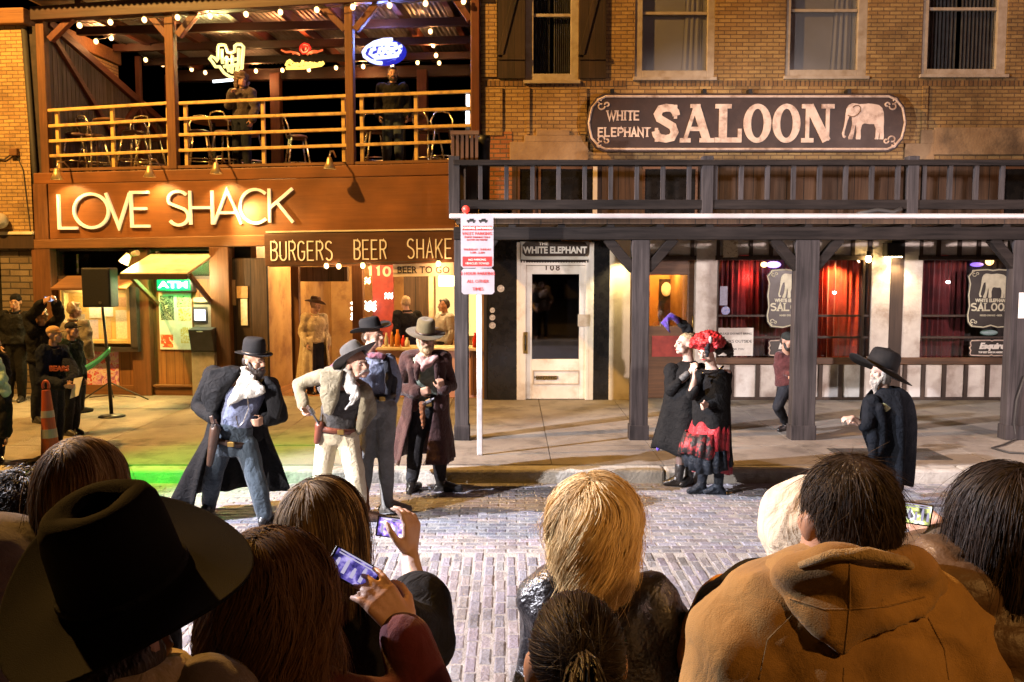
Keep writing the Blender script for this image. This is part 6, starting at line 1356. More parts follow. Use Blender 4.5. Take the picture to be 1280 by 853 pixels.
def waistband(f, m, off=.03, dz=.03, buckle=None):
    c = f.J['pe'] + Vector((0,0,dz*f.k)); k = f.k; up = (f.J['ch'] - f.J['pe']).normalized(); sv = (f.side - up*f.side.dot(up)).normalized(); fv = up.cross(sv)
    T = np.linspace(0, 2*math.pi, 24, endpoint=False); b = MB(); rs = []
    for e in (-1, 1): rs.append([c + up*e*.026*k + sv*math.cos(t)*(.16+off)*k + fv*math.sin(t)*(.115+off)*k for t in T])
    rs = [[p - (p-c)*.12 for p in rs[0]]] + rs + [[p - (p-c)*.12 for p in rs[1]]]
    b.rings(rs, cap=False); o = b.build('belt', m, f.t, smooth=True, org=(0,0,0))
    if buckle is not None: q = c - fv*(.115+off)*k if (fv.dot(f.fwd) < 0) else c + fv*(.115+off)*k; b = MB(); b.box(q.x-.03, q.x+.03, q.y-.025, q.y+.012, q.z-.022, q.z+.022); b.build('buckle', M['brass'], o, bev=.004, org=(0,0,0))
    return o
def gun(label, p0, p1, p2, f):
    """grip p0-p1, barrel p1-p2 in photo pixels at the figure's distance; rests on the ground of the hand"""
    a, b_, c = (at(q[0], q[1], f.Y + q[2]) for q in (p0, p1, p2)); t = bpy.data.objects.new('revolver', None); COL.objects.link(t); t.location = b_; t.empty_display_size = .05; ORG[t.name] = Vector((0,0,0)); tag(t, label, 'revolver')
    g_ = MB(); g_.bar(a-b_, Vector(), .03, .035); g_.build('grip', C_['leather_dark'], t, bev=.006, org=(0,0,0)); d = (c-b_).normalized(); g_ = MB(); g_.cyl(-d*.02, c-b_, .012, .011, 8); g_.cyl(d*.0, d*.055, .024, n=10); g_.build('barrel', STEEL, t, org=(0,0,0)); return t

# ---- man in the long black coat
f = mk('man in a black hat and long black coat, hands at his gun belt', (262,641), (331,655), 0, dict(hd=(318,451,-.02), nk=(309,474), sa=(266,470,.02), sb=(338,482,.06), ch=(303,503), pe=(289,556), waist=(295,530), ea=(246,507,.10), wa=(268,524,-.12), eb=(352,520,.16), wb=(331,526,-.04), ha=(275,558), hb=(308,558), ka=(263,603), kb=(328,606), ta=(250,660), tb=(345,668)), k=1.0, skin='mid', yaw=18, hyaw=62, pitch=6, group=GA)
f.body(hk=dict(a=dict(nrm=(.6,-.2,0), curl=.8, d=(.1,-.1,-1)), b=dict(nrm=(-.6,-.3,0), curl=.7, thumb=-1)))
f.face(); f.trousers(C_['denim'], off=.02, wide=.012); f.boots(C_['leather_black'], .55, .014)
f.top(C_['blue_vest'], 'waistcoat', .008, arms='', lo=1, hi=4)
def neckcloth(f, m, pts, name='neckcloth'):
    b = Blob(); b.chain([(f.w(*p[:3]), p[3]*f.k) for p in pts]); return b.skin(name, m, f.t, .011, 3, (.008, 40, 3))
b = Blob(); plate(b, f, [(303,466,.05),(312,474),(322,478),(330,484),(331,492),(320,497),(306,499),(294,504),(284,511),(283,504),(289,492),(296,478)], -.185, .05, .03); b.chain([(f.w(305,464,-.06),.05),(f.w(314,474,-.11),.045)]); b.skin('neckcloth', C_['linen'], f.t, .010, 3, [(.004, 45, 3), (.002, 110, 8)])
cb = Blob(); f.arm(cb, 'a', .022, .9, .012); f.arm(cb, 'b', .022, .9, .012)
cb.egg(f.J['sa'] + Vector((.02,.01,.0)), (.10,.11,.08)); cb.egg(f.J['sb'] + Vector((-.01,.03,0)), (.085,.1,.08)); cb.chain([(f.w(266,468,.1),.09),(f.w(300,472,.13),.07),(f.w(336,482,.14),.08)]); cb.chain([(f.w(285,500,.12),.12),(f.w(290,540,.13),.12)]); cb.chain([(f.w(322,500,.13),.11),(f.w(318,540,.14),.11)]); cb.chain([(f.w(272,476,-.03),.06),(f.w(272,500,-.05),.04)])
plate(cb, f, [(262,462),(284,458),(300,462),(291,478),(280,496),(272,512),(262,520),(250,500)], -.13, .14, .03); plate(cb, f, [(331,470),(346,482),(352,505),(346,525),(335,520),(331,500)], -.08, .12, .02)
coat = cb.skin('coat', C_['black_wool'], f.t, .013, 3, (.007, 24, 2))
f.coat(C_['black_wool'], [(297,500,.06,.21,.17,62,55), (296,545,.08,.27,.2,58,72), (292,585,.1,.38,.26,52,92), (289,622,.12,.45,.32,50,98)], seed=4, amp=.05, folds=6)
f.hat(C_['black_felt'], brim=(.165,.18), crown=(.098,.112,.15), up=.012, flat=True, lift=.062, band=C_['leather_black'], pinch=0)
beard(f, HAIR_D, .03, .03); f.hairblob(HAIR_D, [((0,.07,-.01),(.07,.045,.06))])
waistband(f, C_['leather_dark'], .046, .05, 1)
b = Blob(); b.chain([(f.w(269,536,-.2),.05),(f.w(266,556,-.2),.045),(f.w(262,580,-.2),.03)]); b.skin('holster', C_['leather_dark'], f.t, .01, 2)
gun('revolver in the holster under the black coated man\'s hand', (264,520,-.22), (267,530,-.22), (266,548,-.22), f)
b = MB(); b.tube([f.w(309,494,-.19), f.w(311,510,-.19), f.w(304,528,-.19), f.w(298,534,-.19), f.w(295,520,-.19)], .006, 5); b.build('watch_chain', M['chrome'], f.t, org=(0,0,0))

# ---- grey moustached gunman leaning forward
f = mk('grey moustached man in an olive jacket and cream trousers, drawing', (409,652), (452,652), 0, dict(hd=(447,455,-.12), nk=(430,470,-.02), sa=(401,471,.02), sb=(456,488,-.06), ch=(428,498), pe=(421,541), waist=(424,520), ea=(373,480,.06), wa=(380,508,-.08), eb=(464,515,.12), wb=(452,532,.16), ha=(409,546), hb=(434,546), ka=(404,592), kb=(445,594), ta=(425,660), tb=(470,660)), k=1.0, skin='fair', yaw=25, hyaw=42, pitch=-2, roll=-8, group=GA, headk=1.12)
f.body(hk=dict(a=dict(nrm=(.5,-.5,0), curl=.75)))
f.face('brow_grey'); f.trousers(C_['cream_cloth'], .018, .62, .016); f.boots(C_['leather_dark'], .62, .014)
f.top(C_['charcoal'], 'waistcoat', .022, arms='', lo=1, hi=4)
b = Blob(); b.chain([(f.w(432,462,-.08),.05),(f.w(439,478,-.17),.05),(f.w(446,493,-.2),.04),(f.w(442,500,-.2),.03)]); b.chain([(f.w(428,468,-.1),.035),(f.w(436,488,-.17),.035)]); b.skin('neckcloth', C_['linen'], f.t, .011, 3, (.008, 40, 3))
b = MB(); b.tube([f.w(446,495,-.22), f.w(441,505,-.21), f.w(436,507,-.2)], .012, 6); b.tube([f.w(444,496,-.22), f.w(432,512,-.2)], .010, 6); b.build('neck_ribbon', C_['linen'], f.t, smooth=True, org=(0,0,0))
cb = Blob(); f.arm(cb, 'a', .016, .9, .01); f.arm(cb, 'b', .012, .9, .008); cb.egg(f.J['sa'], (.075,.09,.07)); cb.chain([(f.w(401,472,.05),.075),(f.w(428,472,.06),.07),(f.w(455,488,.04),.075)])
cb.chain([(f.w(409,480,-.06),.07),(f.w(409,500,-.07),.058),(f.w(411,518,-.09),.035)]); cb.chain([(f.w(422,474,-.09),.05),(f.w(417,495,-.12),.05),(f.w(412,518,-.11),.03)]); cb.chain([(f.w(420,500,.1),.13),(f.w(422,528,.1),.12)]); cb.chain([(f.w(456,492,-.04),.06),(f.w(454,520,-.02),.05),(f.w(448,541,.0),.035)])
plate(cb, f, [(400,463),(428,464),(425,480),(420,500),(413,520),(404,517),(399,495)], -.215, .23, .02)
cb.skin('jacket', C_['tan_wool'], f.t, .012, 3, (.006, 28, 6))
b = MB(); b.tube([f.w(431,468,-.11), f.w(424,478,-.17), f.w(420,496,-.19), f.w(413,518,-.17)], .011, 6); b.build('lapel_edge', C_['charcoal'], f.t, smooth=True, org=(0,0,0))
for i, (px, py) in enumerate(((414,493),(412,499),(408,503),(406,507))): b = MB(); b.ball(f.w(px, py, -.17), .012, 8, 6); b.build('button', C_['charcoal'], f.t, org=(0,0,0))
waistband(f, C_['leather_red'], .044, .045, 1)
b = Blob(); b.chain([(f.w(400,532,-.14),.045),(f.w(396,552,-.12),.03)]); b.skin('holster', C_['leather_red'], f.t, .01, 2)
gun('silver revolver half drawn by the moustached man', (384,508,-.14), (388,512,-.15), (399,531,-.17), f)
f.hat(C_['grey_felt'], brim=(.20,.205), crown=(.092,.108,.12), up=.03, lift=.055, band=C_['charcoal'], roll=-8, pitch=-30, back=-.02)
b = Blob(); b.chain([(f.h(-.045,-.084,-.072), .009), (f.h(-.018,-.108,-.05), .015), (f.h(.018,-.108,-.05), .015), (f.h(.045,-.084,-.072), .009)], 8); b.skin('moustache', HAIR_G, f.t, .007, 1); f.hairblob(HAIR_G, [((.072,.03,-.005),(.012,.035,.03)), ((-.072,.03,-.005),(.012,.035,.03)), ((0,.07,-.02),(.072,.04,.05))])
# ---- young man behind, black hat
f = mk('young clean shaven man in a black hat with a red plaid shoulder cloth', (452,640), (484,640), 0, dict(hd=(466,420,-.06), nk=(460,440), sa=(436,450,.04), sb=(486,452,.0), ch=(464,468), pe=(471,508), waist=(468,490), ea=(425,488,.14), wa=(440,512,.08), eb=(496,478,.1), wb=(490,505,.14), ha=(462,510), hb=(483,510), ka=(459,572), kb=(483,570), ta=(430,650), tb=(520,650)), k=1.03, skin='fair', yaw=30, hyaw=58, pitch=-6, group=GA)
f.body(hands=True); f.face(); f.trousers(C_['grey_trouser'], .014, 1.0, .008); f.boots(C_['grey_suede'], .75, .018)
f.top(C_['chambray'], 'shirt', .014); 
cb = Blob(); cb.chain([(f.w(486,452,.02),.06),(f.w(490,475,.02),.055),(f.w(489,497,.02),.045)]); cb.chain([(f.w(482,448,-.06),.035),(f.w(486,470,-.12),.04),(f.w(485,495,-.11),.035)]); cb.chain([(f.w(440,455,.08),.08),(f.w(470,455,.1),.09),(f.w(468,495,.1),.1)]); cb.skin('waistcoat', C_['black_cotton'], f.t, .012, 3, (.005, 30, 6))
cb = Blob(); cb.chain([(f.w(455,440,-.06),.04),(f.w(440,444,-.08),.05),(f.w(424,454,-.04),.045),(f.w(416,462,.02),.035)]); cb.chain([(f.w(464,444,-.08),.035),(f.w(478,446,-.08),.035)]); cb.skin('shoulder_cloth', C_['plaid_red'], f.t, .011, 2, (.008, 50, 3))
waistband(f, C_['leather_black'], .03, .08, 1)
f.hat(C_['black_felt'], brim=(.185,.20), crown=(.088,.108,.115), up=.05, lift=.055, band=C_['leather_black'], roll=-8, pitch=-4, pinch=.1)
f.hairblob(HAIR_B, [((.074,.035,.01),(.012,.03,.04)), ((-.074,.035,.01),(.012,.03,.04)), ((0,.08,-.01),(.07,.04,.06))])
b = Blob(); b.chain([(f.w(449,560,-.06),.055),(f.w(452,600,-.06),.06),(f.w(456,645,-.04),.06)]); b.skin('legging', C_['rust'], f.t, .011, 2, (.004, 40, 2))
# ---- bearded man in the maroon duster
f = mk('bearded man in an olive hat and long maroon duster coat', (514,616), (551,614), 0, dict(hd=(532,423,-.07), nk=(533,441), sa=(509,450), sb=(554,450), ch=(533,470), pe=(536,510), waist=(535,492), ea=(497,487,.05), wa=(524,490,-.2), eb=(565,482,.05), wb=(553,487,-.19), ha=(526,512), hb=(547,512), ka=(520,562), kb=(549,562), ta=(516,640), tb=(590,632)), k=1.03, skin='mid', yaw=6, hyaw=18, pitch=14, group=GA)
f.body(hk=dict(a=dict(d=(1,-.2,.2), nrm=(0,1,-.2), curl=1.1, thumb=-1), b=dict(d=(-.2,-.3,1), nrm=(-.4,.9,0), curl=1.1)))
f.face(); f.trousers(C_['black_cotton'], .016, .8, .01); f.boots(C_['leather_black'], .82, .014)
f.top(C_['sage_shirt'], 'shirt', .016, arms='', lo=1, hi=5)
b = Blob(); b.chain([(f.w(522,447,-.13),.04),(f.w(533,455,-.16),.05),(f.w(544,447,-.13),.035)]); b.chain([(f.w(533,455,-.16),.035),(f.w(528,462,-.16),.03)]); b.skin('neckerchief', C_['pink_scarf'], f.t, .01, 2, (.007, 55, 3))
cb = Blob(); f.arm(cb, 'a', .02, .88, .014); f.arm(cb, 'b', .02, .88, .014); cb.egg(f.J['sa'], (.09,.1,.08)); cb.egg(f.J['sb'], (.09,.1,.08)); cb.chain([(f.w(509,448,.03),.08),(f.w(533,444,.06),.075),(f.w(555,448,.03),.08)])
for s_, X in ((-1,(513,517,518)), (1,(551,552,552))): cb.chain([(f.w(X[0],454,-.08),.05),(f.w(X[1],480,-.1),.05),(f.w(X[2],508,-.1),.055)])
for s_, X in ((-1,(523,521)), (1,(544,546))): cb.chain([(f.w(X[0],446,-.11),.03),(f.w(X[1],462,-.17),.028),(f.w(X[1],475,-.17),.015)])
cb.chain([(f.w(522,470,.09),.12),(f.w(524,505,.09),.13)]); cb.chain([(f.w(546,470,.09),.12),(f.w(545,505,.09),.13)])
cb.skin('coat', C_['maroon_coat'], f.t, .012, 3, (.006, 26, 9))
f.coat(C_['maroon_coat'], [(534,492,0,.215,.165,38,20), (532,520,.0,.24,.19,34,16), (529,548,.01,.30,.23,34,10), (526,575,.02,.345,.28,33,8)], seed=9, amp=.03, folds=5)
waistband(f, C_['leather_black'], .03, .06, 1)
gun('silver revolver tucked in the maroon coated man\'s belt', (529,506,-.26), (533,503,-.26), (543,498,-.27), f)
b = Blob(); b.chain([(f.w(528,505,-.2),.03),(f.w(528,520,-.2),.025),(f.w(529,535,-.19),.015)]); b.skin('belt_fringe', C_['rust'], f.t, .009, 1, (.005,90,3))
f.hat(C_['olive_felt'], brim=(.20,.20), crown=(.094,.112,.14), up=.012, lift=.055, band=C_['leather_dark'], pinch=.05, dip=.3, drop=.02)
beard(f, HAIR_BL, .03, .03); f.hairblob(HAIR_BL, [((0,.075,-.02),(.075,.04,.07))])

# ---- the two saloon women
C_['shawl'] = cloth('black_shawl_cloth', (.007,.007,.0075), (.012,.012,.0125), sc=14); C_['violet'] = cloth('violet_satin', (.10,.05,.42), (.06,.03,.26), rough=.35); C_['scarlet'] = cloth('scarlet_satin', (.42,.02,.03), (.2,.012,.02), rough=.4, sc=14); C_['stocking'] = mat('sheer_stocking', (.16,.10,.08), (.10,.06,.05), rough=.5); C_['slate_satin'] = cloth('slate_satin', (.022,.027,.036), (.011,.013,.018), rough=.4); C_['wig'] = mat('red_wig', (.5,.018,.02), (.25,.008,.012), rough=.5, scale=30, bump=.7, bscale=50); C_['feather'] = cloth('violet_feather', (.09,.04,.40), (.03,.015,.10), sc=30)
f = mk('woman in a black shawl with a violet feather in her pinned hair', (848,608), (861,606), 0, dict(hd=(856,430,-.02), nk=(861,449), sa=(840,462), sb=(876,462,.04), ch=(858,480), pe=(858,515), waist=(858,500), ea=(838,488,-.08), wa=(862,468,-.2), eb=(876,490,.06), wb=(872,470,-.16), ha=(851,518), hb=(865,518), ka=(851,562), kb=(864,562), ta=(830,618), tb=(858,622)), k=.98, skin='pale', yaw=-35, hyaw=-72, pitch=-2, group=GA)
f.fl = .15; f.body(hk=dict(a=dict(d=(.3,-.2,1), nrm=(1,.2,0), curl=.5), b=dict(d=(-.3,-.1,1), nrm=(-1,.2,0), curl=.4, thumb=-1))); f.face(lip='lipred')
b = Blob()
for x in 'ab': f.leg(b, x, -.002)
b.skin('stockings', C_['stocking'], f.t, .011, 2); f.boots(C_['leather_black'], .45, .01)
P = []; T = [2*math.pi*j/56 for j in range(56)]
for i, (px, py, dy, a_, d_) in enumerate(((861,452,.02,.07,.07),(860,457,.01,.13,.10),(858,465,0,.185,.14),(856,482,-.02,.205,.17),(855,505,-.02,.225,.18),(853,532,0,.27,.2),(852,552,0,.31,.215),(851,562,0,.32,.22))):
    c = f.w(px, py, dy); t = i/7; P.append([c + f.side*math.cos(q)*a_*(1+.09*t*math.sin(6*q+1)+.05*t*math.sin(11*q)) + f.fwd*(math.sin(q)*d_*(1+.09*t*math.sin(6*q+1))) + Vector((0,0,.035*t*math.sin(3*q+1))) for q in T])
sheet(P, 'shawl', C_['shawl'], f.t, .01, closed=True)
cb = Blob(); cb.chain([(f.w(840,463),.085),(f.w(838,488,-.1),.07),(f.w(848,478,-.2),.045)]); cb.chain([(f.w(876,463,.04),.08),(f.w(878,488,-.04),.07)]); cb.skin('shawl_sleeve', C_['shawl'], f.t, .012, 3, (.006, 30, 4))
b = Blob(); b.chain([(f.w(853,473,-.2),.04),(f.w(859,468,-.21),.038)]); b.skin('lace_cuff', mat('black_lace', (.10,.10,.10), (.03,.03,.03), rough=.7, scale=60), f.t, .009, 1)
b = Blob(); b.chain([(f.w(838,520,.06),.10),(f.w(830,550,.08),.07),(f.w(823,560,.08),.03)]); b.skin('violet_underskirt', C_['violet'], f.t, .012, 2, (.01,40,3))
f.hairblob(HAIR_BL, [((0,.03,.055),(.086,.095,.078)), ((0,.09,.07),(.06,.055,.06)), ((.065,.03,.0),(.02,.05,.05)), ((-.065,.03,.0),(.02,.05,.05))])
b = Blob(); b.chain([(f.w(860,414,0),.06),(f.w(853,407,0),.05),(f.w(846,400,0),.035)]); b.skin('headdress', C_['shawl'], f.t, .01, 1, (.012,60,2))
for q in range(9): b = MB() if q == 0 else b; b.tube([f.w(850,406,0), f.w(845-q*.6,399-q*.5+.4*math.sin(q),.01*q-.04), f.w(838-q*1.1,394+q*1.2,.02*q-.08), f.w(833+q*.6,397+q*2.4,.02*q-.08)], [.02,.03,.028,.006], 6)
b.build('feather', C_['feather'], f.t, smooth=True, org=(0,0,0))

f = mk('woman in a curly red wig with a ruffled red and black skirt', (877,617), (898,618), 0, dict(hd=(883,437,-.06), nk=(889,456), sa=(872,470,-.04), sb=(908,468,.02), ch=(889,486), pe=(890,522), waist=(889,506), ea=(864,495,-.12), wa=(868,474,-.26), eb=(906,498,-.02), wb=(884,506,-.2), ha=(883,526), hb=(897,526), ka=(880,570), kb=(898,570), ta=(860,628), tb=(872,632)), k=.97, skin='pale', yaw=-30, hyaw=-42, pitch=24, group=GA)
f.fl = .14; f.body(hk=dict(a=dict(d=(-.1,0,1), nrm=(1,0,0), curl=.4))); f.face(lip='lipred')
f.boots(C_['slate_satin'], .7, .010)
P = []
for i, (px, py, dy, a_, d_) in enumerate(((890,462,.02,.10,.09),(890,467,.01,.155,.11),(890,476,0,.185,.14),(889,500,-.02,.185,.16),(889,520,0,.19,.17),(890,545,0,.19,.17),(892,560,0,.19,.17))):
    c = f.w(px, py, dy); t = i/6; P.append([c + f.side*math.cos(q)*a_*(1+.06*t*math.sin(5*q+2)) + f.fwd*(math.sin(q)*d_*(1+.06*t*math.sin(5*q+2))) + Vector((0,0,(.16*t*t*max(0,math.sin(q)) - .14*t*t*max(0,math.cos(q)+.2)))) for q in T])
sheet(P, 'shawl', C_['shawl'], f.t, .01, closed=True)
cb = Blob(); cb.chain([(f.w(873,471,-.04),.07),(f.w(864,494,-.13),.06),(f.w(870,486,-.22),.04)]); cb.chain([(f.w(907,470,.02),.07),(f.w(906,498,-.02),.065),(f.w(888,506,-.18),.05)]); cb.skin('shawl_sleeve', C_['shawl'], f.t, .012, 3, (.006, 30, 4))
def skirt(rows, name, m, fold, amp, seed):
    P = []
    for i, (px, py, dy, a_, d_) in enumerate(rows):
        c = f.w(px, py, dy); t = i/(len(rows)-1); P.append([c + f.side*math.cos(q)*a_*(1+amp*(.4+.6*t)*math.sin(fold*q+seed)+amp*.5*math.sin(fold*2.3*q)) + f.fwd*(math.sin(q)*d_*(1+amp*(.4+.6*t)*math.sin(fold*q+seed))) + Vector((0,0,.03*math.sin(2*q+seed)*t)) for q in [2*math.pi*j/96 for j in range(96)]])
    return sheet(P, name, m, f.t, .008, closed=True)
skirt(((890,518,0,.165,.14),(887,540,-.01,.2,.18),(884,562,-.02,.215,.2),(884,576,-.02,.22,.2)), 'skirt', C_['scarlet'], 7, .07, 1)
skirt(((884,560,-.03,.215,.2),(883,572,-.03,.235,.215),(884,584,-.03,.235,.215)), 'ruffle', C_['slate_satin'], 15, .08, 2); skirt(((878,540,-.05,.17,.16),(876,556,-.06,.2,.18),(874,568,-.06,.2,.19)), 'ruffle', mat('red_black_lace', (.22,.014,.018), (.012,.008,.009), rough=.6, scale=16, detail=4, bump=.4, lo=.42, hi=.52), 13, .09, 4); skirt(((888,572,-.02,.2,.18),(890,588,-.02,.19,.17)), 'underskirt', C_['scarlet'], 11, .08, 5)
r_ = np.random.default_rng(5); parts = [((0,.03,.06),(.12,.12,.11))]
for i in range(60): u_ = r_.normal(size=3); u_ /= np.linalg.norm(u_); u_[2] = abs(u_[2])*.9 - .12; u_[1] = u_[1] if u_[1] > -.45 or u_[2] > .5 else -u_[1]; parts.append(((u_[0]*.15, .03+u_[1]*.15, .045+u_[2]*.135), (.045,.045,.045)))
f.hairblob(C_['wig'], parts, 'wig', (.007, 90, 3), .009)
b = Blob(); c = f.w(905,437,.08)
for i in range(16): u_ = r_.normal(size=3)*.035; b.ball(c + Vector(u_), .04)
b.skin('hair_puff', HAIR_D, f.t, .01, 1, (.008,110,3))
b = Blob(); b.chain([(f.w(886,428,-.19),.022),(f.w(884,436,-.2),.03),(f.w(884,444,-.18),.018)]); b.skin('hair_ornament', C_['black_cotton'], f.t, .009, 1, (.006,90,2)); b = MB(); b.ball(f.w(888,425,-.2), (.02,.02,.04), 10, 7); b.build('hair_clip', mat('grey_clip', (.4,.38,.36), rough=.4), f.t, org=(0,0,0))
b = MB(); b.tube([f.w(876,466,-.14), f.w(886,468,-.17), f.w(898,464,-.13), f.w(904,458,-.05)], .012, 6); b.build('necklace', M['gloss_black'], f.t, smooth=True, org=(0,0,0))

# ---- crouching man on the pavement
f = mk('crouching man in a dark cap and maroon shirt behind the middle grey post', (984,538), (997,548), .15, dict(hd=(985,427,-.06), nk=(983,441), sa=(975,446), sb=(994,446,.1), ch=(983,458), pe=(985,480), waist=(983,470), ea=(974,462,.02), wa=(986,468,-.14), eb=(996,460,.06), wb=(992,450,-.12), ha=(984,482), hb=(994,482,.06), ka=(972,509,-.12), kb=(999,514), ta=(966,545), tb=(985,552)), k=.93, Y=11.75, skin='tan', yaw=-20, hyaw=28, pitch=14, group=GA)
f.body(); f.face(); f.trousers(C_['black_cotton'], .016); f.boots(C_['leather_black'], .4, .012); f.top(cloth('maroon_shirt', (.11,.025,.022), (.06,.016,.014)), 'shirt', .018); beard(f, HAIR_D); f.hairblob(HAIR_D, [((0,.07,0),(.07,.04,.06))]); f.cap(cloth('dark_cap_cloth', (.035,.035,.03)), roll=0)
# ---- cloaked man with the huge hat
f = mk('white bearded man in a dark cloak and very wide black hat', (1098,632), (1118,630), 0, dict(hd=(1100,465,-.02), nk=(1105,484), sa=(1088,502,-.08), sb=(1124,498,.08), ch=(1104,522), pe=(1106,560), waist=(1105,542), ea=(1082,535,-.16), wa=(1066,522,-.2), eb=(1116,530,.0), wb=(1072,530,-.1), ha=(1099,562), hb=(1112,562), ka=(1098,596), kb=(1114,596), ta=(1070,640), tb=(1080,645)), k=.9, skin='pale', yaw=-86, hyaw=-74, pitch=4, group=GA)
f.body(hk=dict(a=dict(d=(-1,-.1,-.1), nrm=(0,.3,-1), curl=.7), b=dict(d=(-1,-.1,.1), nrm=(0,.2,1), curl=.6, thumb=-1))); f.face('brow_grey'); f.trousers(C_['black_cotton'], .014); f.boots(C_['leather_black'], .4)
f.top(mat('brocade', (.34,.33,.17), (.08,.09,.05), rough=.6, scale=22, detail=3, lo=.45, hi=.55), 'waistcoat', .03, arms='', lo=0, hi=5)
C_['cloak'] = cloth('blue_black_cloak', (.0085,.0105,.015), (.005,.0065,.0095)); P = []
for i, (px, py, dy, a_, d_, oa, ob) in enumerate(((1109,484,.02,.10,.10,60,30),(1109,490,.03,.19,.17,58,24),(1108,502,.03,.235,.22,52,22),(1107,522,.03,.26,.25,50,26),(1106,548,.04,.255,.25,62,36),(1107,578,.05,.235,.23,78,44),(1109,606,.06,.20,.2,85,52))):
    c = f.w(px, py, dy); t = i/6; row = []
    for j in range(73): an = R(oa) + (2*math.pi-R(oa)-R(ob))*j/72; fo = 1 + .13*t*math.sin(7*an+1) + .06*t*math.sin(12.3*an+2) + .02*math.sin(4*an); row.append(c + f.side*(-math.sin(an)*d_*fo) + f.fwd*(math.cos(an)*a_*fo) + Vector((0,0,.02*t*math.sin(5*an))))
    P.append(row)
o = sheet(P, 'cloak', C_['cloak'], f.t, .012); sb = o.modifiers.new('round', 'SUBSURF'); sb.levels = 1; sb.render_levels = 1
cb = Blob(); cb.chain([(f.w(1090,503,-.1),.085),(f.w(1084,528,-.2),.08),(f.w(1079,534,-.21),.05)]); cb.chain([(f.w(1088,510,-.16),.06),(f.w(1092,545,-.2),.06),(f.w(1090,575,-.2),.045),(f.w(1089,592,-.18),.02)]); cb.chain([(f.w(1100,510,-.2),.05),(f.w(1103,548,-.22),.05),(f.w(1098,570,-.22),.025)]); cb.skin('cloak_sleeve', C_['cloak'], f.t, .012, 3, (.008, 26, 4))
f.hat(C_['black_felt'], brim=(.34,.37), crown=(.16,.175,.21), up=-.05, lift=.035, band=C_['leather_black'], pitch=-22, roll=8, dip=-.3, pinch=.0, drop=-.06, back=-.07)
b = MB(); b.ball(f.w(1106,448,-.14), (.025,.012,.025), 12, 8); b.build('hat_badge', C_['linen'], f.t, smooth=True, org=(0,0,0))
beard(f, HAIR_G, .034, .13); f.hairblob(HAIR_G, [((.07,.01,-.05),(.03,.055,.09)), ((-.07,.01,-.05),(.03,.055,.09)), ((0,.07,-.06),(.085,.05,.12))])
# ================================================================ bystanders on the far pavement, in the bar and on the balcony
C_['navy'] = cloth('navy_fleece', (.007,.010,.022), (.005,.007,.015)); C_['jacket_dark'] = cloth('dark_jacket_cloth', (.008,.008,.0078), (.013,.0125,.012)); C_['grey_coat'] = cloth('warm_grey_coat', (.20,.17,.13), (.14,.12,.09)); C_['jeans'] = cloth('dark_jeans', (.016,.019,.027), (.011,.013,.019)); C_['camel'] = cloth('camel_coat', (.40,.31,.19), (.31,.23,.14)); C_['brown_felt'] = cloth('brown_felt', (.10,.045,.02), (.07,.03,.014)); C_['green_jacket'] = cloth('dark_green_jacket', (.010,.019,.016), (.007,.013,.011)); C_['khaki_cap'] = cloth('khaki_cap_cloth', (.45,.27,.10), (.36,.2,.07))
GB = 'bystanders along the far pavement'
def stand(label, x, y0, y1, Y, z, yaw, topm, legm=None, hyaw=None, k=None, ea=None, wa=None, eb=None, wb=None, cap=None, hair=None, skin='mid', pitch=0, group=GB, coat=None, legs=True, w=.19, lean=0, boots='leather_black', face=True):
    """a standing figure: x, head top y0 and foot y1 in photo pixels at distance Y"""
    H = (y1 - y0) * Y / FPX; k = k or H / 1.78; P = FPX / Y * k; c, s_ = math.cos(R(yaw)), math.sin(R(yaw))
    q = lambda u, zz, d=0: (x + (u*c - d*s_)*P + lean*(zz)*P, y1 - zz*P, u*s_*k + d*c*k)     # u across, d behind
    J = dict(hd=q(0,1.655,-.03), nk=q(0,1.49), sa=q(-w,1.43), sb=q(w,1.43), ch=q(0,1.28), pe=q(0,.97), ha=q(-.09,.95), hb=q(.09,.95), ka=q(-.1,.52,-.03), kb=q(.1,.52,-.03))
    J['ea'] = ea or q(-.26,1.16,.03); J['wa'] = wa or q(-.25,.93,-.08); J['eb'] = eb or q(.26,1.16,.03); J['wb'] = wb or q(.25,.93,-.08)
    f = Fig(label, Y=Y, root=(at(x, y1, Y).x, Y, z), k=k, J=J, yaw=yaw, hyaw=hyaw, pitch=pitch, skin=skin, group=group)
    for sx, n_ in ((-.11,'a'), (.11,'b')): v = f.w(*q(sx,0)); v.z = .085*k; v.y += .02; f.J['a'+n_] = v
    f.body(hk=dict(a=dict(nrm=tuple(f.side)), b=dict(nrm=tuple(-f.side), thumb=-1)))
    if face: f.face()
    if topm is not None:
        f.top(topm, 'jacket', .032, lo=1, hi=5, sleeve=.9, cuff=.006, wr=[(.008, 22, 3), (.004, 60, 5)]); f.collar(topm)
    if legs: f.trousers(legm or C_['jeans'], .02, .96, .008); f.boots(C_[boots], .2, .008)
    if hair: f.hairblob(hair, SHORT)
    if cap: f.cap(cap)
    return f, q
PS = FPX
f, q = stand('man in a dark jacket and black knit cap against the stone wall', 19, 378, 503, 14.55, .15, 12, C_['jacket_dark'], C_['jacket_dark'], k=1.0)
b = Blob(); b.egg(f.h(0,.02,.055), (.088,.105,.09), f.H); b.skin('knit_cap', C_['black_wool'], f.t, .009, 1)
Y = 12.6; f, q = stand('man in black holding a phone high with both hands beside the stone wall', 50, 384, 532, Y, .15, 50, C_['black_wool'], C_['jeans'], hyaw=40, pitch=-12, ea=(36,398,-.1), wa=(54,379,-.28), eb=(74,396,.0), wb=(70,378,-.22), hair=HAIR_D)
SCRP = emit('screen_figures', (.8,.72,1), .24, (0,0,0))
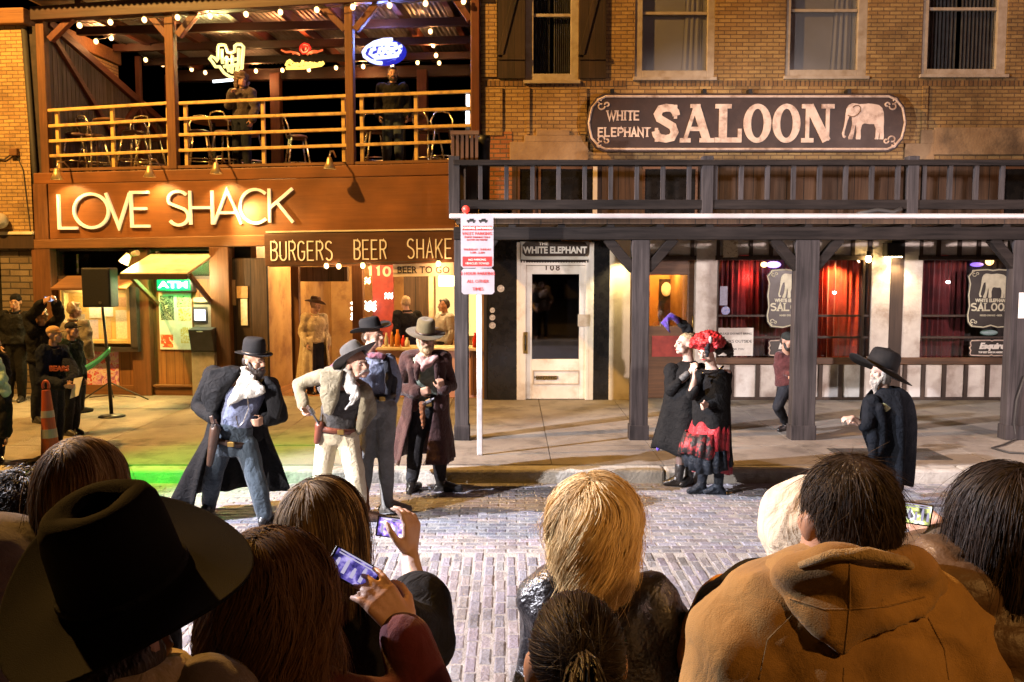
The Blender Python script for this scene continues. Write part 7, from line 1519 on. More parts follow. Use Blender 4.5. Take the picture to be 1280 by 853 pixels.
def phone(label, p, sz, yaw, pitch, roll, Y, screen, group='phones held up by the crowd', flip=False):
    t = bpy.data.objects.new('phone', None); COL.objects.link(t); t.location = at(p[0], p[1], Y); t.rotation_euler = (R(pitch), R(roll), R(yaw)); t.empty_display_size = .05; ORG[t.name] = Vector((0,0,0)); tag(t, label, 'phone', group)
    w_, h_ = sz; b = MB(); b.box(-w_/2, w_/2, -.004, .005, -h_/2, h_/2); b.build('case', M['gloss_black'], t, bev=.003, org=(0,0,0))
    b = MB(); b.box(-w_/2+.006, w_/2-.006, -.0062, -.0042, -h_/2+.004, h_/2-.004); b.build('screen', screen, t, org=(0,0,0)); b = MB()
    for x_, h2, q in ((-.34,.5,.9),(-.16,.62,1.1),(.02,.4,.8),(.2,.66,1.0),(.36,.45,.8)): b.box((x_-.035)*w_, (x_+.035)*w_, -.0066, -.0063, -.28*h_, (-.28+h2*.7)*h_); b.ball((x_*w_, -.0066, (-.24+h2*.7)*h_), (.03*w_, .0004, .06*h_), 8, 5)
    for z_ in (.30,.40): b.box(-.4*w_, .38*w_, -.0066, -.0063, z_*h_, (z_+.05)*h_)
    b.build('picture', SCRP, t, org=(0,0,0)); return t
def screenmat(name, cols, strength, sc=30, seed=0):
    m, nt, bs_ = _nt(name); tc = N(nt, 'ShaderNodeTexCoord'); mp = N(nt, 'ShaderNodeMapping'); mp.inputs['Location'].default_value = (seed, seed, seed); nt.links.new(tc.outputs['Object'], mp.inputs[0]); nz = N(nt, 'ShaderNodeTexNoise', Scale=sc, Detail=3); nt.links.new(mp.outputs[0], nz.inputs['Vector'])
    cr = N(nt, 'ShaderNodeValToRGB'); n_ = len(cols)
    while len(cr.color_ramp.elements) < n_: cr.color_ramp.elements.new(.5)
    for i, c in enumerate(cols): cr.color_ramp.elements[i].position = .34 + .32*i/(n_-1); cr.color_ramp.elements[i].color = rgb(c)
    nt.links.new(nz.outputs['Fac'], cr.inputs['Fac']); nt.links.new(cr.outputs[0], bs_.inputs['Emission Color']); bs_.inputs['Base Color'].default_value = (0,0,0,1); bs_.inputs['Emission Strength'].default_value = strength; bs_.inputs['Roughness'].default_value = .15; return m
phone('pale phone raised by the man in black beside the stone wall', (63,374), (.15,.075), 30, 10, 0, Y-.26, screenmat('phone_sky', [(.1,.12,.2),(.35,.4,.55)], 1.2))
f, q = stand('man in a warm grey coat beside the notice case, turned away', 92, 378, 520, 13.4, .15, 150, C_['grey_coat'], C_['jeans'], hair=HAIR_BL, face=False)
f, q = stand('man in a dark green jacket and black cap behind the pale capped man', 88, 403, 548, 11.6, .15, 60, C_['green_jacket'], C_['jeans'], hyaw=70, cap=C_['black_cotton'])
Y = 10.75; f, q = stand('man in a navy sweatshirt and khaki cap holding a folded paper', 66, 408, 564, Y, .15, 55, C_['navy'], C_['jeans'], hyaw=78, eb=(93,468,-.12), wb=(88,479,-.34), ea=(52,476,-.25), wa=(82,482,-.38), w=.225, cap=C_['khaki_cap'])
c = f.w(75,461,-.2); t_ = text_mesh('lettering', 'BEARS', .085, mat('orange_print', (.45,.11,.04)), f.t, (c.x, c.y-.02, c.z), depth=.02, org=(0,0,0), bold=.003)
b = MB(); c = at(93,484,Y-.4); b.add([(c.x-.06,c.y,c.z-.14),(c.x+.05,c.y-.02,c.z-.1),(c.x+.10,c.y,c.z+.12),(c.x-.01,c.y+.02,c.z+.1)], [(0,1,2,3)]); b.add([(c.x-.06,c.y+.012,c.z-.14),(c.x+.05,c.y-.008,c.z-.1),(c.x+.10,c.y+.012,c.z+.12),(c.x-.01,c.y+.032,c.z+.1)], [(3,2,1,0)]); b.top('folded_paper', M['paper'], 'folded paper held by the man in the navy sweatshirt', 'paper')
Y = 9.9; f, q = stand('person in dark clothes with a pale green scarf at the left edge of the pavement', -10, 418, 585, Y, .15, 40, C_['black_wool'], C_['jeans'], hair=HAIR_D, eb=(6,500,-.2), wb=(8,545,-.25)); b = Blob(); b.chain([(f.w(-6,452,-.15),.07),(f.w(2,478,-.2),.07),(f.w(8,492,-.22),.05)]); b.skin('scarf', cloth('pale_green_scarf', (.35,.5,.38), (.22,.36,.26)), f.t, .012, 2, (.008,50,2))
# inside the bar
GI = 'people inside the burger bar'
Y = 15.5; f, q = stand('man in a camel coat and brown cowboy hat inside the bar', 393, 374, 492, Y, .15, 35, C_['camel'], C_['black_cotton'], hyaw=120, pitch=12, skin='tan', group=GI, face=False); f.hat(C_['brown_felt'], brim=(.17,.2), crown=(.088,.105,.12), up=.06, lift=.05)
f.coat(C_['camel'], [(393,420,0,.25,.2,25,40),(393,440,0,.27,.21,24,40),(393,458,0,.29,.23,24,45),(394,478,0,.32,.25,26,50)], seed=3, amp=.03)
Y = 16.4; f, q = stand('sandy haired server bending over the counter', 521, 389, 490, Y, .15, 200, C_['jacket_dark'], None, hair=HAIR_BL, group=GI, legs=True, lean=-.12, face=False, k=1.0)
f, q = stand('dark haired server in a white shirt behind the counter', 556, 386, 490, 16.9, .15, -60, C_['linen'], None, hair=HAIR_D, group=GI, k=1.0, skin='tan', face=False)
# on the balcony
GC = 'drinkers on the balcony'
f, q = stand('long haired drinker standing on the balcony under the hand neon', 303, 88, 214, 15.75, DECK, -30, cloth('dark_brown_top', (.05,.034,.028)), C_['jeans'], hyaw=25, group=GC, k=.98, ea=(286,132,-.1), wa=(290,118,-.2)); f.hairblob(HAIR_B, [((c[0]*1.25,c[1]*1.15,c[2]*1.1), tuple(v*1.45 for v in r_)) for c, r_ in LONG], wr=(.014,60,4))
f, q = stand('bearded drinker in a dark jacket standing at the balcony rail', 491, 88, 212, 15.35, DECK, 8, C_['jacket_dark'], C_['denim'], group=GC, k=1.0, hair=HAIR_D); beard(f, HAIR_D, .028)

# ================================================================ street things
SPK = ground(140, 521, .15)
st = thing('speaker_stand', 'black pole on a round base holding up the loudspeaker', 'stand', org=(SPK.x, SPK.y, .15))
zt = at(133, 384, SPK.y).z; xt = at(128, 384, SPK.y).x
b = MB(); b.tube([(SPK.x-.005,SPK.y,.17),(SPK.x-.03,SPK.y,1.0),(xt,SPK.y,zt)], [.028,.026,.017], 10); b.build('pole', M['black_metal'], st, smooth=True); b = MB(); b.lathe([(.19,.15),(.19,.165),(.12,.185),(.03,.20)], (SPK.x,SPK.y,0), 24); b.build('base', M['black_metal'], st, smooth=True); b = MB(); b.cyl((SPK.x-.03,SPK.y,.98),(SPK.x-.032,SPK.y,1.06),.036); b.build('collar', M['black_metal'], st)
sp_ = thing('loudspeaker', 'black box loudspeaker on the tall pole by the notice case', 'loudspeaker', org=(xt, SPK.y, zt), yaw=R(3)); p0, p1 = at(107,335,SPK.y), at(143.5,384,SPK.y)
b = MB(); b.box(p0.x, p1.x, SPK.y-.16, SPK.y+.16, p1.z, p0.z); b.build('cabinet', mat('speaker_black', (.012,.012,.012), (.02,.02,.019), rough=.6, scale=30, bump=.3), sp_, bev=.02); b = MB(); b.box(p0.x+.02, p1.x-.02, SPK.y-.168, SPK.y-.161, p1.z+.03, p0.z-.03); b.build('grille', mat('speaker_grille', (.02,.02,.02), (.008,.008,.008), rough=.5, scale=120, detail=1), sp_); b = MB(); c = at(131,378,SPK.y); b.cyl((c.x,SPK.y-.169,c.z),(c.x,SPK.y-.175,c.z),.022); b.build('badge', M['chrome'], sp_)
tr = ground(148, 500, .15); t = thing('tripod_stand', 'thin black tripod with spread legs behind the speaker pole', 'stand', org=(tr.x, tr.y, .15)); hub = at(137, 478, tr.y)
for px in (104, 186, 142): e = at(px, 501, tr.y + (.25 if px == 142 else 0)); e.z = .155; b = MB(); b.tube([hub, e], .013, 6); b.build('leg', M['black_metal'], t)
b = MB(); b.tube([hub - Vector((0,0,.1)), hub + Vector((0,0,.6))], .016, 8); b.build('pole', M['black_metal'], t)
for px in (112, 170): b = MB(); e = at(px, 497, tr.y); b.tube([hub - Vector((0,0,.22)), e], .008, 5); b.build('brace', M['black_metal'], t)
b = MB(); P = []
for i in range(13): k_ = i/12; c = at(105+33*k_, 462-25*k_+2.5*math.sin(k_*3.1), SPK.y-.05-.6*(1-k_)); P.append([c + Vector((0,0,.045)), c - Vector((0,0,.045))])
o = None; b.grid(P); o = b.top('ribbon', mat('green_tape', (.03,.42,.16), (.02,.3,.11), rough=.4), 'bright green tape tied from the speaker pole to the bystanders', 'tape', fix=False, smooth=True); md = o.modifiers.new('t','SOLIDIFY'); md.thickness = .004
# channelizer cone
cg = ground(64, 588, .0); cn = thing('traffic_cone', 'tall slim orange cone with white bands in front of the navy sweatshirt man', 'traffic cone', org=(cg.x, KY+.45, .15)); cy_ = KY+.45; c = Vector((at(63,560,cy_).x, cy_, .15)); topz = at(56, 476, cy_).z; xt_ = at(57,476,cy_).x
def cz(t_): return Vector((c.x+(xt_-c.x)*t_, cy_, .19+(topz-.30)*t_)), .105-.06*t_
oc = mat('cone_orange', (.34,.055,.015), (.26,.04,.012), rough=.5, dirt=((.2,.06,.03),6,.5)); wc = mat('cone_white', (.3,.27,.26), (.22,.2,.19), rough=.35)
for nm, a_, b_, mt in (('body',0,1,oc),('band',.30,.43,wc),('band',.60,.70,wc)):
    (pa, ra), (pb, rb2) = cz(a_), cz(b_); e = .003 if nm == 'band' else 0; b = MB(); b.tube([pa, pb], [ra+e, rb2+e], 16); b.build(nm, mt, cn, smooth=False)
b = MB(); b.tube([Vector((xt_+.035*math.cos(q_), cy_, topz-.06+.055*math.sin(q_))) for q_ in np.linspace(-.6, math.pi+.6, 14)], .016, 8); b.build('handle', oc, cn, smooth=True); b = MB(); b.box(c.x-.2, c.x+.2, cy_-.2, cy_+.2, .151, .19); b.build('base', M['black_metal'], cn, bev=.02)
# cable on the pavement at the right
b = MB(); P0 = [(1284,520,.5),(1270,536,.2),(1266,550,.0),(1272,556,-.0)]
b.tube([at(1281,470,11.2), at(1271,500,11.2), at(1268,530,11.2), ground(1270,549,.165), ground(1255,556,.165), ground(1240,560,.165), ground(1262,566,.165), ground(1300,568,.165)], .012, 6); b.top('cable', M['cable'], 'black cable coiled at the foot of the right end awning post', 'cable', smooth=True)
# ================================================================ the crowd in front, seen from behind
GF_ = 'spectators watching from the near pavement'
def back(label, hd, Y, sa, sb, k=1.0, yaw=180, hyaw=180, pitch=0, roll=0, skin='fair', J=None, vox=.011, nkdy=.0, headk=None, bodyvox=None, hk={}, legm='jeans', hands=True):
    P = FPX / Y; mx, my = (sa[0]+sb[0])/2, (sa[1]+sb[1])/2
    D = dict(hd=hd, nk=((hd[0]*.6+mx*.4), min(hd[1]+.155*P*k, my-.03*P), .0), sa=sa, sb=sb, ch=(mx, my+.17*P), pe=(mx, my+.48*P), ha=(mx-.09*P, my+.5*P), hb=(mx+.09*P, my+.5*P), ka=(mx-.1*P, my+.9*P, .02), kb=(mx+.1*P, my+.9*P, .02), ea=(sa[0]-.05*P, sa[1]+.28*P), eb=(sb[0]+.05*P, sb[1]+.28*P), wa=(sa[0]+.06*P, sa[1]+.33*P, .24), wb=(sb[0]-.06*P, sb[1]+.33*P, .24))
    D.update(J or {}); f = Fig(label, Y=Y, root=(at(mx, my, Y).x, Y, .15), k=k, J=D, yaw=yaw, hyaw=hyaw, pitch=pitch, roll=roll, skin=skin, group=GF_, vox=vox, headk=headk)
    for q, n_ in ((-.1,'a'),(.1,'b')):
        f.J['a'+n_] = Vector((q, .02, .085)); kn = f.J['k'+n_]; kn.z = (f.J['ha'].z + .085)/2; kn.x = q
    d_ = dict(a=dict(nrm=(1,0,0), thumb=-1, curl=.8), b=dict(nrm=(-1,0,0), curl=.8)); d_.update(hk); f.body(hk=d_, vox=bodyvox or .011, hands=hands)
    f.trousers(C_[legm], .016, .97, wr=None); return f
def quilt(o, pitch, amp, z0=0):
    n_ = len(o.data.vertices); P = np.empty(n_*3); o.data.vertices.foreach_get('co', P); P = P.reshape(-1,3); nr = np.empty(n_*3); o.data.vertex_normals.foreach_get('vector', nr); nr = nr.reshape(-1,3)
    a = np.abs(np.sin(np.pi*(P[:,2]-z0 + .008*np.sin(P[:,0]*9))/pitch))**.55*amp; P += nr*a[:,None]; o.data.vertices.foreach_set('co', P.ravel()); o.data.update()
HM = dict(blonde=hairmat('blonde_hair', (.34,.20,.07), (.80,.63,.34), rough=.36), brown=hairmat('brown_hair_locks', (.055,.026,.012), (.14,.07,.032)), streak=hairmat('streaked_hair', (.04,.022,.012), (.62,.44,.22)), dark=hairmat('near_black_hair', (.010,.007,.006), (.035,.022,.016), rough=.3), darkbrown=hairmat('dark_brown_hair', (.012,.008,.0055), (.042,.024,.014), rough=.33), ash=hairmat('ash_blond_hair', (.14,.075,.03), (.5,.36,.2)))
C_['leather_jacket'] = mat('black_leather_jacket', (.013,.012,.014), (.024,.022,.026), rough=.34, scale=7, bump=.3, bscale=90, spec=.7); C_['duck'] = cloth('tan_duck_canvas', (.37,.215,.068), (.25,.143,.044), sc=4, bs=420, fold=.16, dirt=((.18,.10,.04), 3.5, .6)); C_['pile'] = cloth('pale_pile_lining', (.40,.29,.15), (.3,.21,.1), sc=60, bump=.4, bs=300)
C_['puffer'] = mat('brown_quilted_nylon', (.10,.055,.026), (.065,.036,.017), rough=.5, scale=6, bump=.25, bscale=40); C_['red_knit'] = cloth('red_knit', (.30,.018,.016), (.2,.012,.012), fold=.2); C_['maroon_knit'] = cloth('maroon_knit', (.10,.012,.02), (.065,.008,.013), fold=.2); C_['taupe'] = cloth('taupe_cloth', (.13,.10,.085), (.09,.07,.058), fold=.2); C_['white_fleece'] = cloth('white_fleece', (.56,.46,.33), (.46,.37,.25), sc=20, bump=.2, bs=400); C_['yellow'] = cloth('yellow_cloth', (.62,.30,.03), (.5,.22,.02))
SH = lambda f, gx=1.35: [((f.J[s_] + f.org), (.085, .10, .085)) for s_ in ('sa','sb')] + [((f.J['nk'] + f.org + Vector((0,0,-.10))), (.12, .09, .09))]
def coll(f): return [(tuple(c - f.org), r_) for c, r_ in SH(f)]

# blonde woman in the leather jacket
f = back('blonde woman in a black leather jacket, centre of the crowd', (741,662), 2.1, (694,758), (806,756), skin='fair', headk=1.0, J=dict(ea=(674,862,.02), eb=(832,830,.03), wa=(705,870,.26), wb=(790,860,.26)))
f.top(C_['leather_jacket'], 'jacket', .034, lo=0, wr=[(.010, 17, 3), (.005, 45, 8)], cuff=.01); f.collar(C_['leather_jacket'], th=.026, r_=.085)
scalp(f, HAIR_BL)
strands(f, HM['blonde'], 10000, .255, .0026, part=((.012,-.09),(.012,.05)), vol=1.1, gap=.045, curl=.028, cfreq=6.5, clump=.55, ncl=150, colliders=(), seed=3, streak=.7, inward=.6, seg=18)
# man in the tan work jacket
f = back('dark haired man in a tan canvas work jacket with its hood down', (1058,650), 1.57, (932,806), (1190,802), skin='mid', headk=.97, hyaw=186, J=dict(ea=(900,960), eb=(1236,955)))
f.top(C_['duck'], 'jacket', .045, lo=0, wr=[(.014, 13, 12), (.006, 40, 5)], extra=lambda b: b.chain([(f.w(960,775),.10),(f.w(1062,745),.10),(f.w(1165,772),.10)]))
b = Blob(); c = f.J['nk']
P = [(982,742,-.02),(1000,712,-.08),(1040,700,-.125),(1085,700,-.125),(1130,708,-.09),(1162,738,-.02),(1140,722,.08),(1062,716,.11),(990,722,.08)]
b.chain([(f.w(*q), .035) for q in P + P[:1]])
plate(b, f, [(980,728,.03),(1004,706,-.02),(1040,697,-.05),(1085,696,-.05),(1132,704,-.02),(1168,735,.03),(1172,758,.03),(1140,786,-.02),(1098,812,-.04),(1056,828,-.045),(1022,802,-.035),(990,764,-.005)], -.105, .10, .035)
b.skin('hood', C_['duck'], f.t, .011, 5, [(.010, 20, 4), (.004, 55, 6)])
b = MB(); b.tube([f.w(1000,707,-.12), f.w(1040,694,-.165), f.w(1085,692,-.165), f.w(1130,702,-.13), f.w(1158,722,-.06)], [.006,.009,.011,.009,.006], 8); b.build('hood_lining', C_['pile'], f.t, smooth=True, org=(0,0,0))
def seam(f, o, name, m, pts, r_=.0018, n=14):
    from mathutils.bvhtree import BVHTree
    me = o.data; bv = BVHTree.FromPolygons([v.co.copy() for v in me.vertices], [tuple(p.vertices) for p in me.polygons]); org = Vector((0,0,CAMZ)) - f.org; L_ = []
    for (a, b_), (c, d) in zip(pts[:-1], pts[1:]):
        for i in range(n):
            t = i/n; h = bv.ray_cast(org, Vector(ray(a+(c-a)*t, b_+(d-b_)*t)).normalized())
            if h[0] is not None: L_.append(h[0])
    if len(L_) > 2: b = MB(); b.tube(L_, r_, 6); b.build(name, m, o, smooth=True, org=(0,0,0))
_sm = cloth('seam_thread', (.26,.155,.055), (.2,.115,.04))
hd_ = [c for c in f.t.children if c.name.startswith('hood') and 'lining' not in c.name][0]; jk_ = [c for c in f.t.children if c.name.startswith('jacket')][0]
seam(f, hd_, 'seam', _sm, [(1062,704),(1062,760),(1055,822)]); seam(f, hd_, 'seam', _sm, [(986,748),(1030,762),(1062,762),(1110,758),(1160,745)])
seam(f, jk_, 'seam', _sm, [(990,770),(960,800),(948,853)]); seam(f, jk_, 'seam', _sm, [(1160,772),(1180,810),(1186,853)]); seam(f, jk_, 'seam', _sm, [(1055,835),(1054,853)])
scalp(f, HAIR_D, .97)
strands(f, HM['darkbrown'], 9500, .066, .0024, part=((.0,.0),(.01,.03)), vol=.97, gap=.025, clump=.3, ncl=260, seed=5, streak=.5, seg=7, grav=.55, nape=-.085, jitter=.35, lenfn=lambda U: np.where((np.abs(U[:,0]) > .78) & (U[:,2] < .25), .35, 1.0))
# cowboy hat
f = back('man under a large black cowboy hat in the near left corner', (150,806), 1.5, (55,900), (262,892), skin='tan', hyaw=168, yaw=172, pitch=0, headk=.93)
f.top(C_['taupe'], 'jacket', .04, lo=0, wr=[(.012, 16, 2)]); f.collar(C_['camel'], th=.034, r_=.092, up=.05)
f.hairblob(HAIR_D, [((0,.065,-.04),(.082,.055,.07)),((.075,.02,-.03),(.022,.05,.06)),((-.075,.02,-.03),(.022,.05,.06))])
f.hat(cloth('black_beaver_felt', (.0045,.004,.004), (.007,.006,.006), rough=.95, sheen=0), brim=(.25,.23), crown=(.086,.112,.185), up=.045, band=C_['black_wool'], yaw=-42, pitch=-18, roll=-15, dip=.8, pinch=.32, drop=.035, back=-.05, curlpow=2.2, n=72, thick=.006, c=f.w(156,728))
# dome of a soft cap at the left edge
f = back('person in a soft taupe cap and brown coat at the left picture edge', (-14,768), 1.85, (-110,880), (70,872), skin='mid', hyaw=190, headk=1.6)
f.top(cloth('brown_coat', (.12,.06,.025), (.08,.04,.017)), 'coat', .04, lo=0); b = Blob(); b.egg(f.h(0,.03,.04), (.165,.19,.175), f.H); b.egg(f.h(0,.05,-.06), (.15,.16,.13), f.H); b.skin('cap', C_['taupe'], f.t, .011, 3, [(.008, 22, 4)])
# fair girl near the left edge
f = back('fair haired girl in a black coat beyond the cowboy hat', (108,612), 1.95, (62,716), (158,712), skin='fair', hyaw=160, headk=.93); f.top(C_['black_wool'], 'coat', .035, lo=0); scalp(f, HAIR_B)
strands(f, HM['ash'], 6500, .30, .0027, part=((-.0,-.09),(.0,.06)), vol=1.0, gap=.03, curl=.007, cfreq=6, clump=.5, ncl=90, tp=1.5, colliders=(), seed=11, streak=.65, inward=.3)
# frizzy head catching green light
f = back('person with frizzy hair lit green at the far left of the crowd', (34,652), 2.6, (0,720), (72,718), hyaw=200); f.top(C_['green_jacket'], 'coat', .03, lo=0); scalp(f, HAIR_D)
strands(f, HM['dark'], 1800, .17, .005, vol=1.25, gap=.08, curl=.03, cfreq=22, clump=.3, seed=8, grav=.3, jitter=.5)
# streaked hair, phone in the raised hand
f = back('woman with blond streaked hair and a black coat filming with her arm up', (404,668), 2.06, (372,772), (470,770), skin='pale', hyaw=172, bodyvox=.0055, J=dict(eb=(531,800,.22), wb=(512,695,.46), ea=(360,880), wa=(400,890,.2)), hk=dict(b=dict(d=(.06,.15,1), nrm=(-.85,.45,.1), curl=.55, thumb=1)))
f.top(C_['black_wool'], 'coat', .036, lo=0, sleeve=.42, wr=[(.010, 18, 6)], cuff=.006); scalp(f, HAIR_D)
strands(f, HM['streak'], 8500, .36, .0027, part=((.02,-.09),(.02,.04)), vol=1.08, gap=.045, curl=.006, cfreq=5, clump=.6, ncl=70, colliders=(), seed=21, streak=.8, inward=.2, tp=2.6)
phone('black phone held sideways in the raised bare hand, stage on its screen', (495,660), (.118,.062), 0, -8, 7, f.Y+.53, screenmat('phone_stage', [(.01,.008,.02),(.05,.03,.16),(.22,.14,.5),(.75,.6,.9)], 1.6, 46, 1))
# brown hair, red knit, maroon sleeve
f = back('woman with long brown hair filming with a maroon sleeved arm', (346,752), 1.70, (276,884), (398,880), skin='fair', hyaw=150, yaw=170, bodyvox=.0055, J=dict(eb=(540,905,.02), wb=(508,790,.10), ea=(250,960), wa=(300,960,.2)), hk=dict(b=dict(d=(-.62,.12,.78), nrm=(-.5,.75,-.25), curl=.42, spread=.18, thumb=-1)))
b = Blob(); f.arm(b, 'b', .014, .93, .006); b.skin('sleeve', C_['maroon_knit'], f.t, .011, 3, [(.008, 26, 4)]); f.top(C_['red_knit'], 'knit_top', .026, lo=0, arms='a'); scalp(f, HAIR_B)
strands(f, HM['brown'], 9500, .36, .0027, part=((.0,-.09),(.0,.05)), vol=1.14, gap=.06, curl=.02, cfreq=10, clump=.55, ncl=120, colliders=(), seed=31, streak=.55, tp=1.5)
phone('tilted phone in the maroon sleeved hand, dim violet screen', (441,713), (.118,.06), 14, -18, 34, f.Y+.17, screenmat('phone_dim', [(.004,.004,.015),(.02,.016,.09),(.08,.06,.25),(.3,.25,.5)], .7, 40, 4))
# ponytail
f = back('girl with a tight dark ponytail in front of the leather jacket', (718,828), 1.5, (632,930), (806,932), skin='fair', hyaw=188); f.top(cloth('brown_hooded_coat', (.04,.025,.018), (.025,.016,.012)), 'coat', .038, lo=0); f.collar(cloth('brown_collar', (.22,.11,.05), (.15,.07,.03)), th=.03, r_=.085, up=-.02)
scalp(f, HAIR_D, .98)
strands(f, HM['dark'], 6500, .15, .0025, vol=1.0, gap=.012, clump=.0, seed=41, streak=.4, seg=10, tie=(.015,.12,.055))
r_ = np.random.default_rng(2); b = MB()
for i in range(260):
    a_, q = r_.normal(0,.010,2); p0 = f.h(.015+a_*.8, .128+q*.4, .055+q); x_ = r_.normal(0,.022); y_ = abs(r_.normal(0,.012)); pts = [p0, p0+Vector((x_*.25,-.045-y_,.012)), p0+Vector((x_*.7,-.062-y_,-.045)), p0+Vector((x_*1.1,-.055-y_,-.12)), p0+Vector((x_*1.25,-.045-y_,-.2+r_.normal(0,.015)))]
    b.tube(pts, [.0022,.0026,.0024,.002,.001], 4)
o = b.build('ponytail', HAIR_D, f.t, smooth=True, org=(0,0,0), fix=False); b = MB(); c = f.h(.015,.125,.055); b.tube([c+Vector((math.cos(q)*.018,-.008,math.sin(q)*.018)) for q in np.linspace(0,6.28,12,endpoint=False)], .005, 6, closed=True); b.build('hair_tie', C_['black_cotton'], o, org=(0,0,0))
# white hood
f = back('person with a white hood up and a black and yellow coat behind the tan jacket', (1004,672), 1.98, (948,740), (1046,744), skin='fair', hyaw=175)
b = Blob(); b.egg(f.h(0,.03,.03), (.108,.125,.125), f.H); b.egg(f.h(0,.05,-.08), (.10,.10,.09), f.H); b.chain([(f.w(975,716,-.05),.04),(f.w(1004,722,-.1),.045),(f.w(1034,716,-.05),.04)]); b.skin('hood', C_['white_fleece'], f.t, .011, 4, [(.007, 30, 4)])
f.top(C_['black_cotton'], 'coat', .04, lo=0, arms='b'); b = Blob(); b.chain([(f.w(985,738),.07),(f.w(945,742),.085),(f.w(915,764),.085)]); b.skin('shoulder_panel', C_['black_cotton'], f.t, .011, 3, [(.006, 28, 4)]); b = Blob(); b.chain([(f.w(910,764,.04),.087),(f.w(886,825,.04),.08),(f.J['wa'],.05)]); b.skin('yellow_sleeve', C_['yellow'], f.t, .011, 3, [(.008, 26, 4)])
# woman in the quilted jacket at the right
f = back('dark haired woman in a brown quilted jacket filming at the right edge', (1254,664), 1.68, (1182,756), (1334,756), skin='fair', hyaw=170, bodyvox=.006, J=dict(ea=(1140,772,.30), wa=(1194,694,.46), eb=(1370,900), wb=(1330,900,.2)), hk=dict(a=dict(d=(-.62,.2,.7), nrm=(-.1,1,.1), curl=.75, thumb=1)))
o = f.top(C_['puffer'], 'jacket', .062, lo=0, sleeve=.78, wr=[(.008, 20, 4)]); quilt(o, .085, .022, .03); b = Blob(); b.chain([(f.w(1204,716,-.01),.034),(f.w(1250,724,-.07),.036),(f.w(1296,716,-.01),.034),(f.w(1250,710,.09),.034),(f.w(1204,716,-.01),.034)]); o = b.skin('collar', cloth('grey_fleece_collar', (.09,.085,.08), (.06,.056,.052), sc=30), f.t, .011, 3, [(.009, 30, 4)]); scalp(f, HAIR_D)
b = Blob(); b.chain([(f.J['ea'].lerp(f.J['wa'],.60),.052),(f.J['ea'].lerp(f.J['wa'],.97),.044)]); b.skin('cuff', cloth('pale_cuff', (.55,.53,.52), (.4,.39,.39)), f.t, .01, 3, [(.006, 30, 4)])
strands(f, HM['dark'], 8500, .215, .0026, part=((-.01,-.08),(-.01,.04)), vol=1.06, gap=.045, curl=.006, cfreq=5, clump=.5, ncl=90, colliders=(), seed=51, streak=.5)
phone('white phone held sideways at the right edge, bright stage on its screen', (1143,642), (.085,.054), -4, -4, 8, f.Y+.43, screenmat('phone_bright', [(.01,.01,.01),(.1,.1,.04),(.35,.4,.12),(.6,.6,.55),(.05,.05,.05)], 1.4, 34, 6))
# ================================================================ lamps the place has, and one added pink spot
def lamp(name, kind, loc, energy, col, aim=None, size=.1, spot=60, blend=.3):
    l = bpy.data.lights.new(name, kind); l.energy = energy; l.color = col
    if kind == 'AREA': l.size = size
    else: l.shadow_soft_size = size
    if kind == 'SPOT': l.spot_size = R(spot); l.spot_blend = blend
    o = bpy.data.objects.new(name, l); COL.objects.link(o); o.location = loc
    if aim is not None: o.rotation_euler = (Vector(aim) - Vector(loc)).to_track_quat('-Z', 'Y').to_euler()
    return o
SODIUM = (1, .44, .09)
lamp('street_lamp_light', 'POINT', (-9.5, 9.0, 11.0), 4700, (1, .5, .11), size=.18)
lamp('street_lamp_light', 'SPOT', (4.5, -3.0, 6.5), 470, (1, .47, .12), aim=(1.35, 1.9, 1.5), size=.15, spot=31, blend=.9)
lamp('street_lamp_light', 'POINT', (13, 6.5, 8.0), 330, (1, .5, .38), size=.2)
lamp('stage_light', 'SPOT', (-9.5, 5.2, 6.8), 7500, (.9, .89, 1.0), aim=(4.0, 7.2, -.5), size=.06, spot=55, blend=.3)
lamp('stage_light', 'SPOT', (-6.5, 3.5, 3.3), 2300, (1, .90, .86), aim=(6.5, 13.5, 1.0), size=.06, spot=48, blend=.45)
for px, w in ((89,.36),(202,.36),(283,.36)):
    u_, z_ = L(px, 219); p = LF.world(u_, -.42, z_-.1); q = LF.world(u_+.1, .0, z_-1.0); lamp('sign_lamp_light', 'SPOT', p, 30, (1,.62,.22), aim=q, size=.03, spot=120, blend=.7)
p = LF.world(L(300,300)[0], -.5, 3.4); lamp('sign_lamp_light', 'SPOT', p, 60, (1,.66,.25), aim=LF.world(L(330,290)[0], 0, 3.0), size=.03, spot=110, blend=.8)
lamp('stage_light', 'SPOT', (8.5, 4.0, 3.2), 1500, (1, .78, .74), aim=(4.2, 14.5, .8), size=.06, spot=52, blend=.4)  # added low pink-white spot, brightens the wainscot from under the awning
# floodlight over the pavement at the tavern, green stage light
p = LF.world(L(172,318)[0], -.3, zb(318)); lamp('floodlight_light', 'SPOT', p, 260, (1,.66,.22), aim=LF.world(L(150,500)[0], -2.2, 0), size=.05, spot=120, blend=.8)
lamp('kiosk_light', 'POINT', LF.world(L(252,340)[0], -.45, 2.2), 30, (1,.82,.45), size=.05)
lamp('kiosk_green', 'POINT', LF.world(L(214,357)[0], -.3, L(214,357)[1]), 9, (.03,1,.2), size=.08)
gg = ground(215, 590, 0.1); lamp('green_stage_light', 'SPOT', (-8.2, 5.5, 3.4), 2700, (.01,1,.06), aim=gg, size=.04, spot=24, blend=1.0)
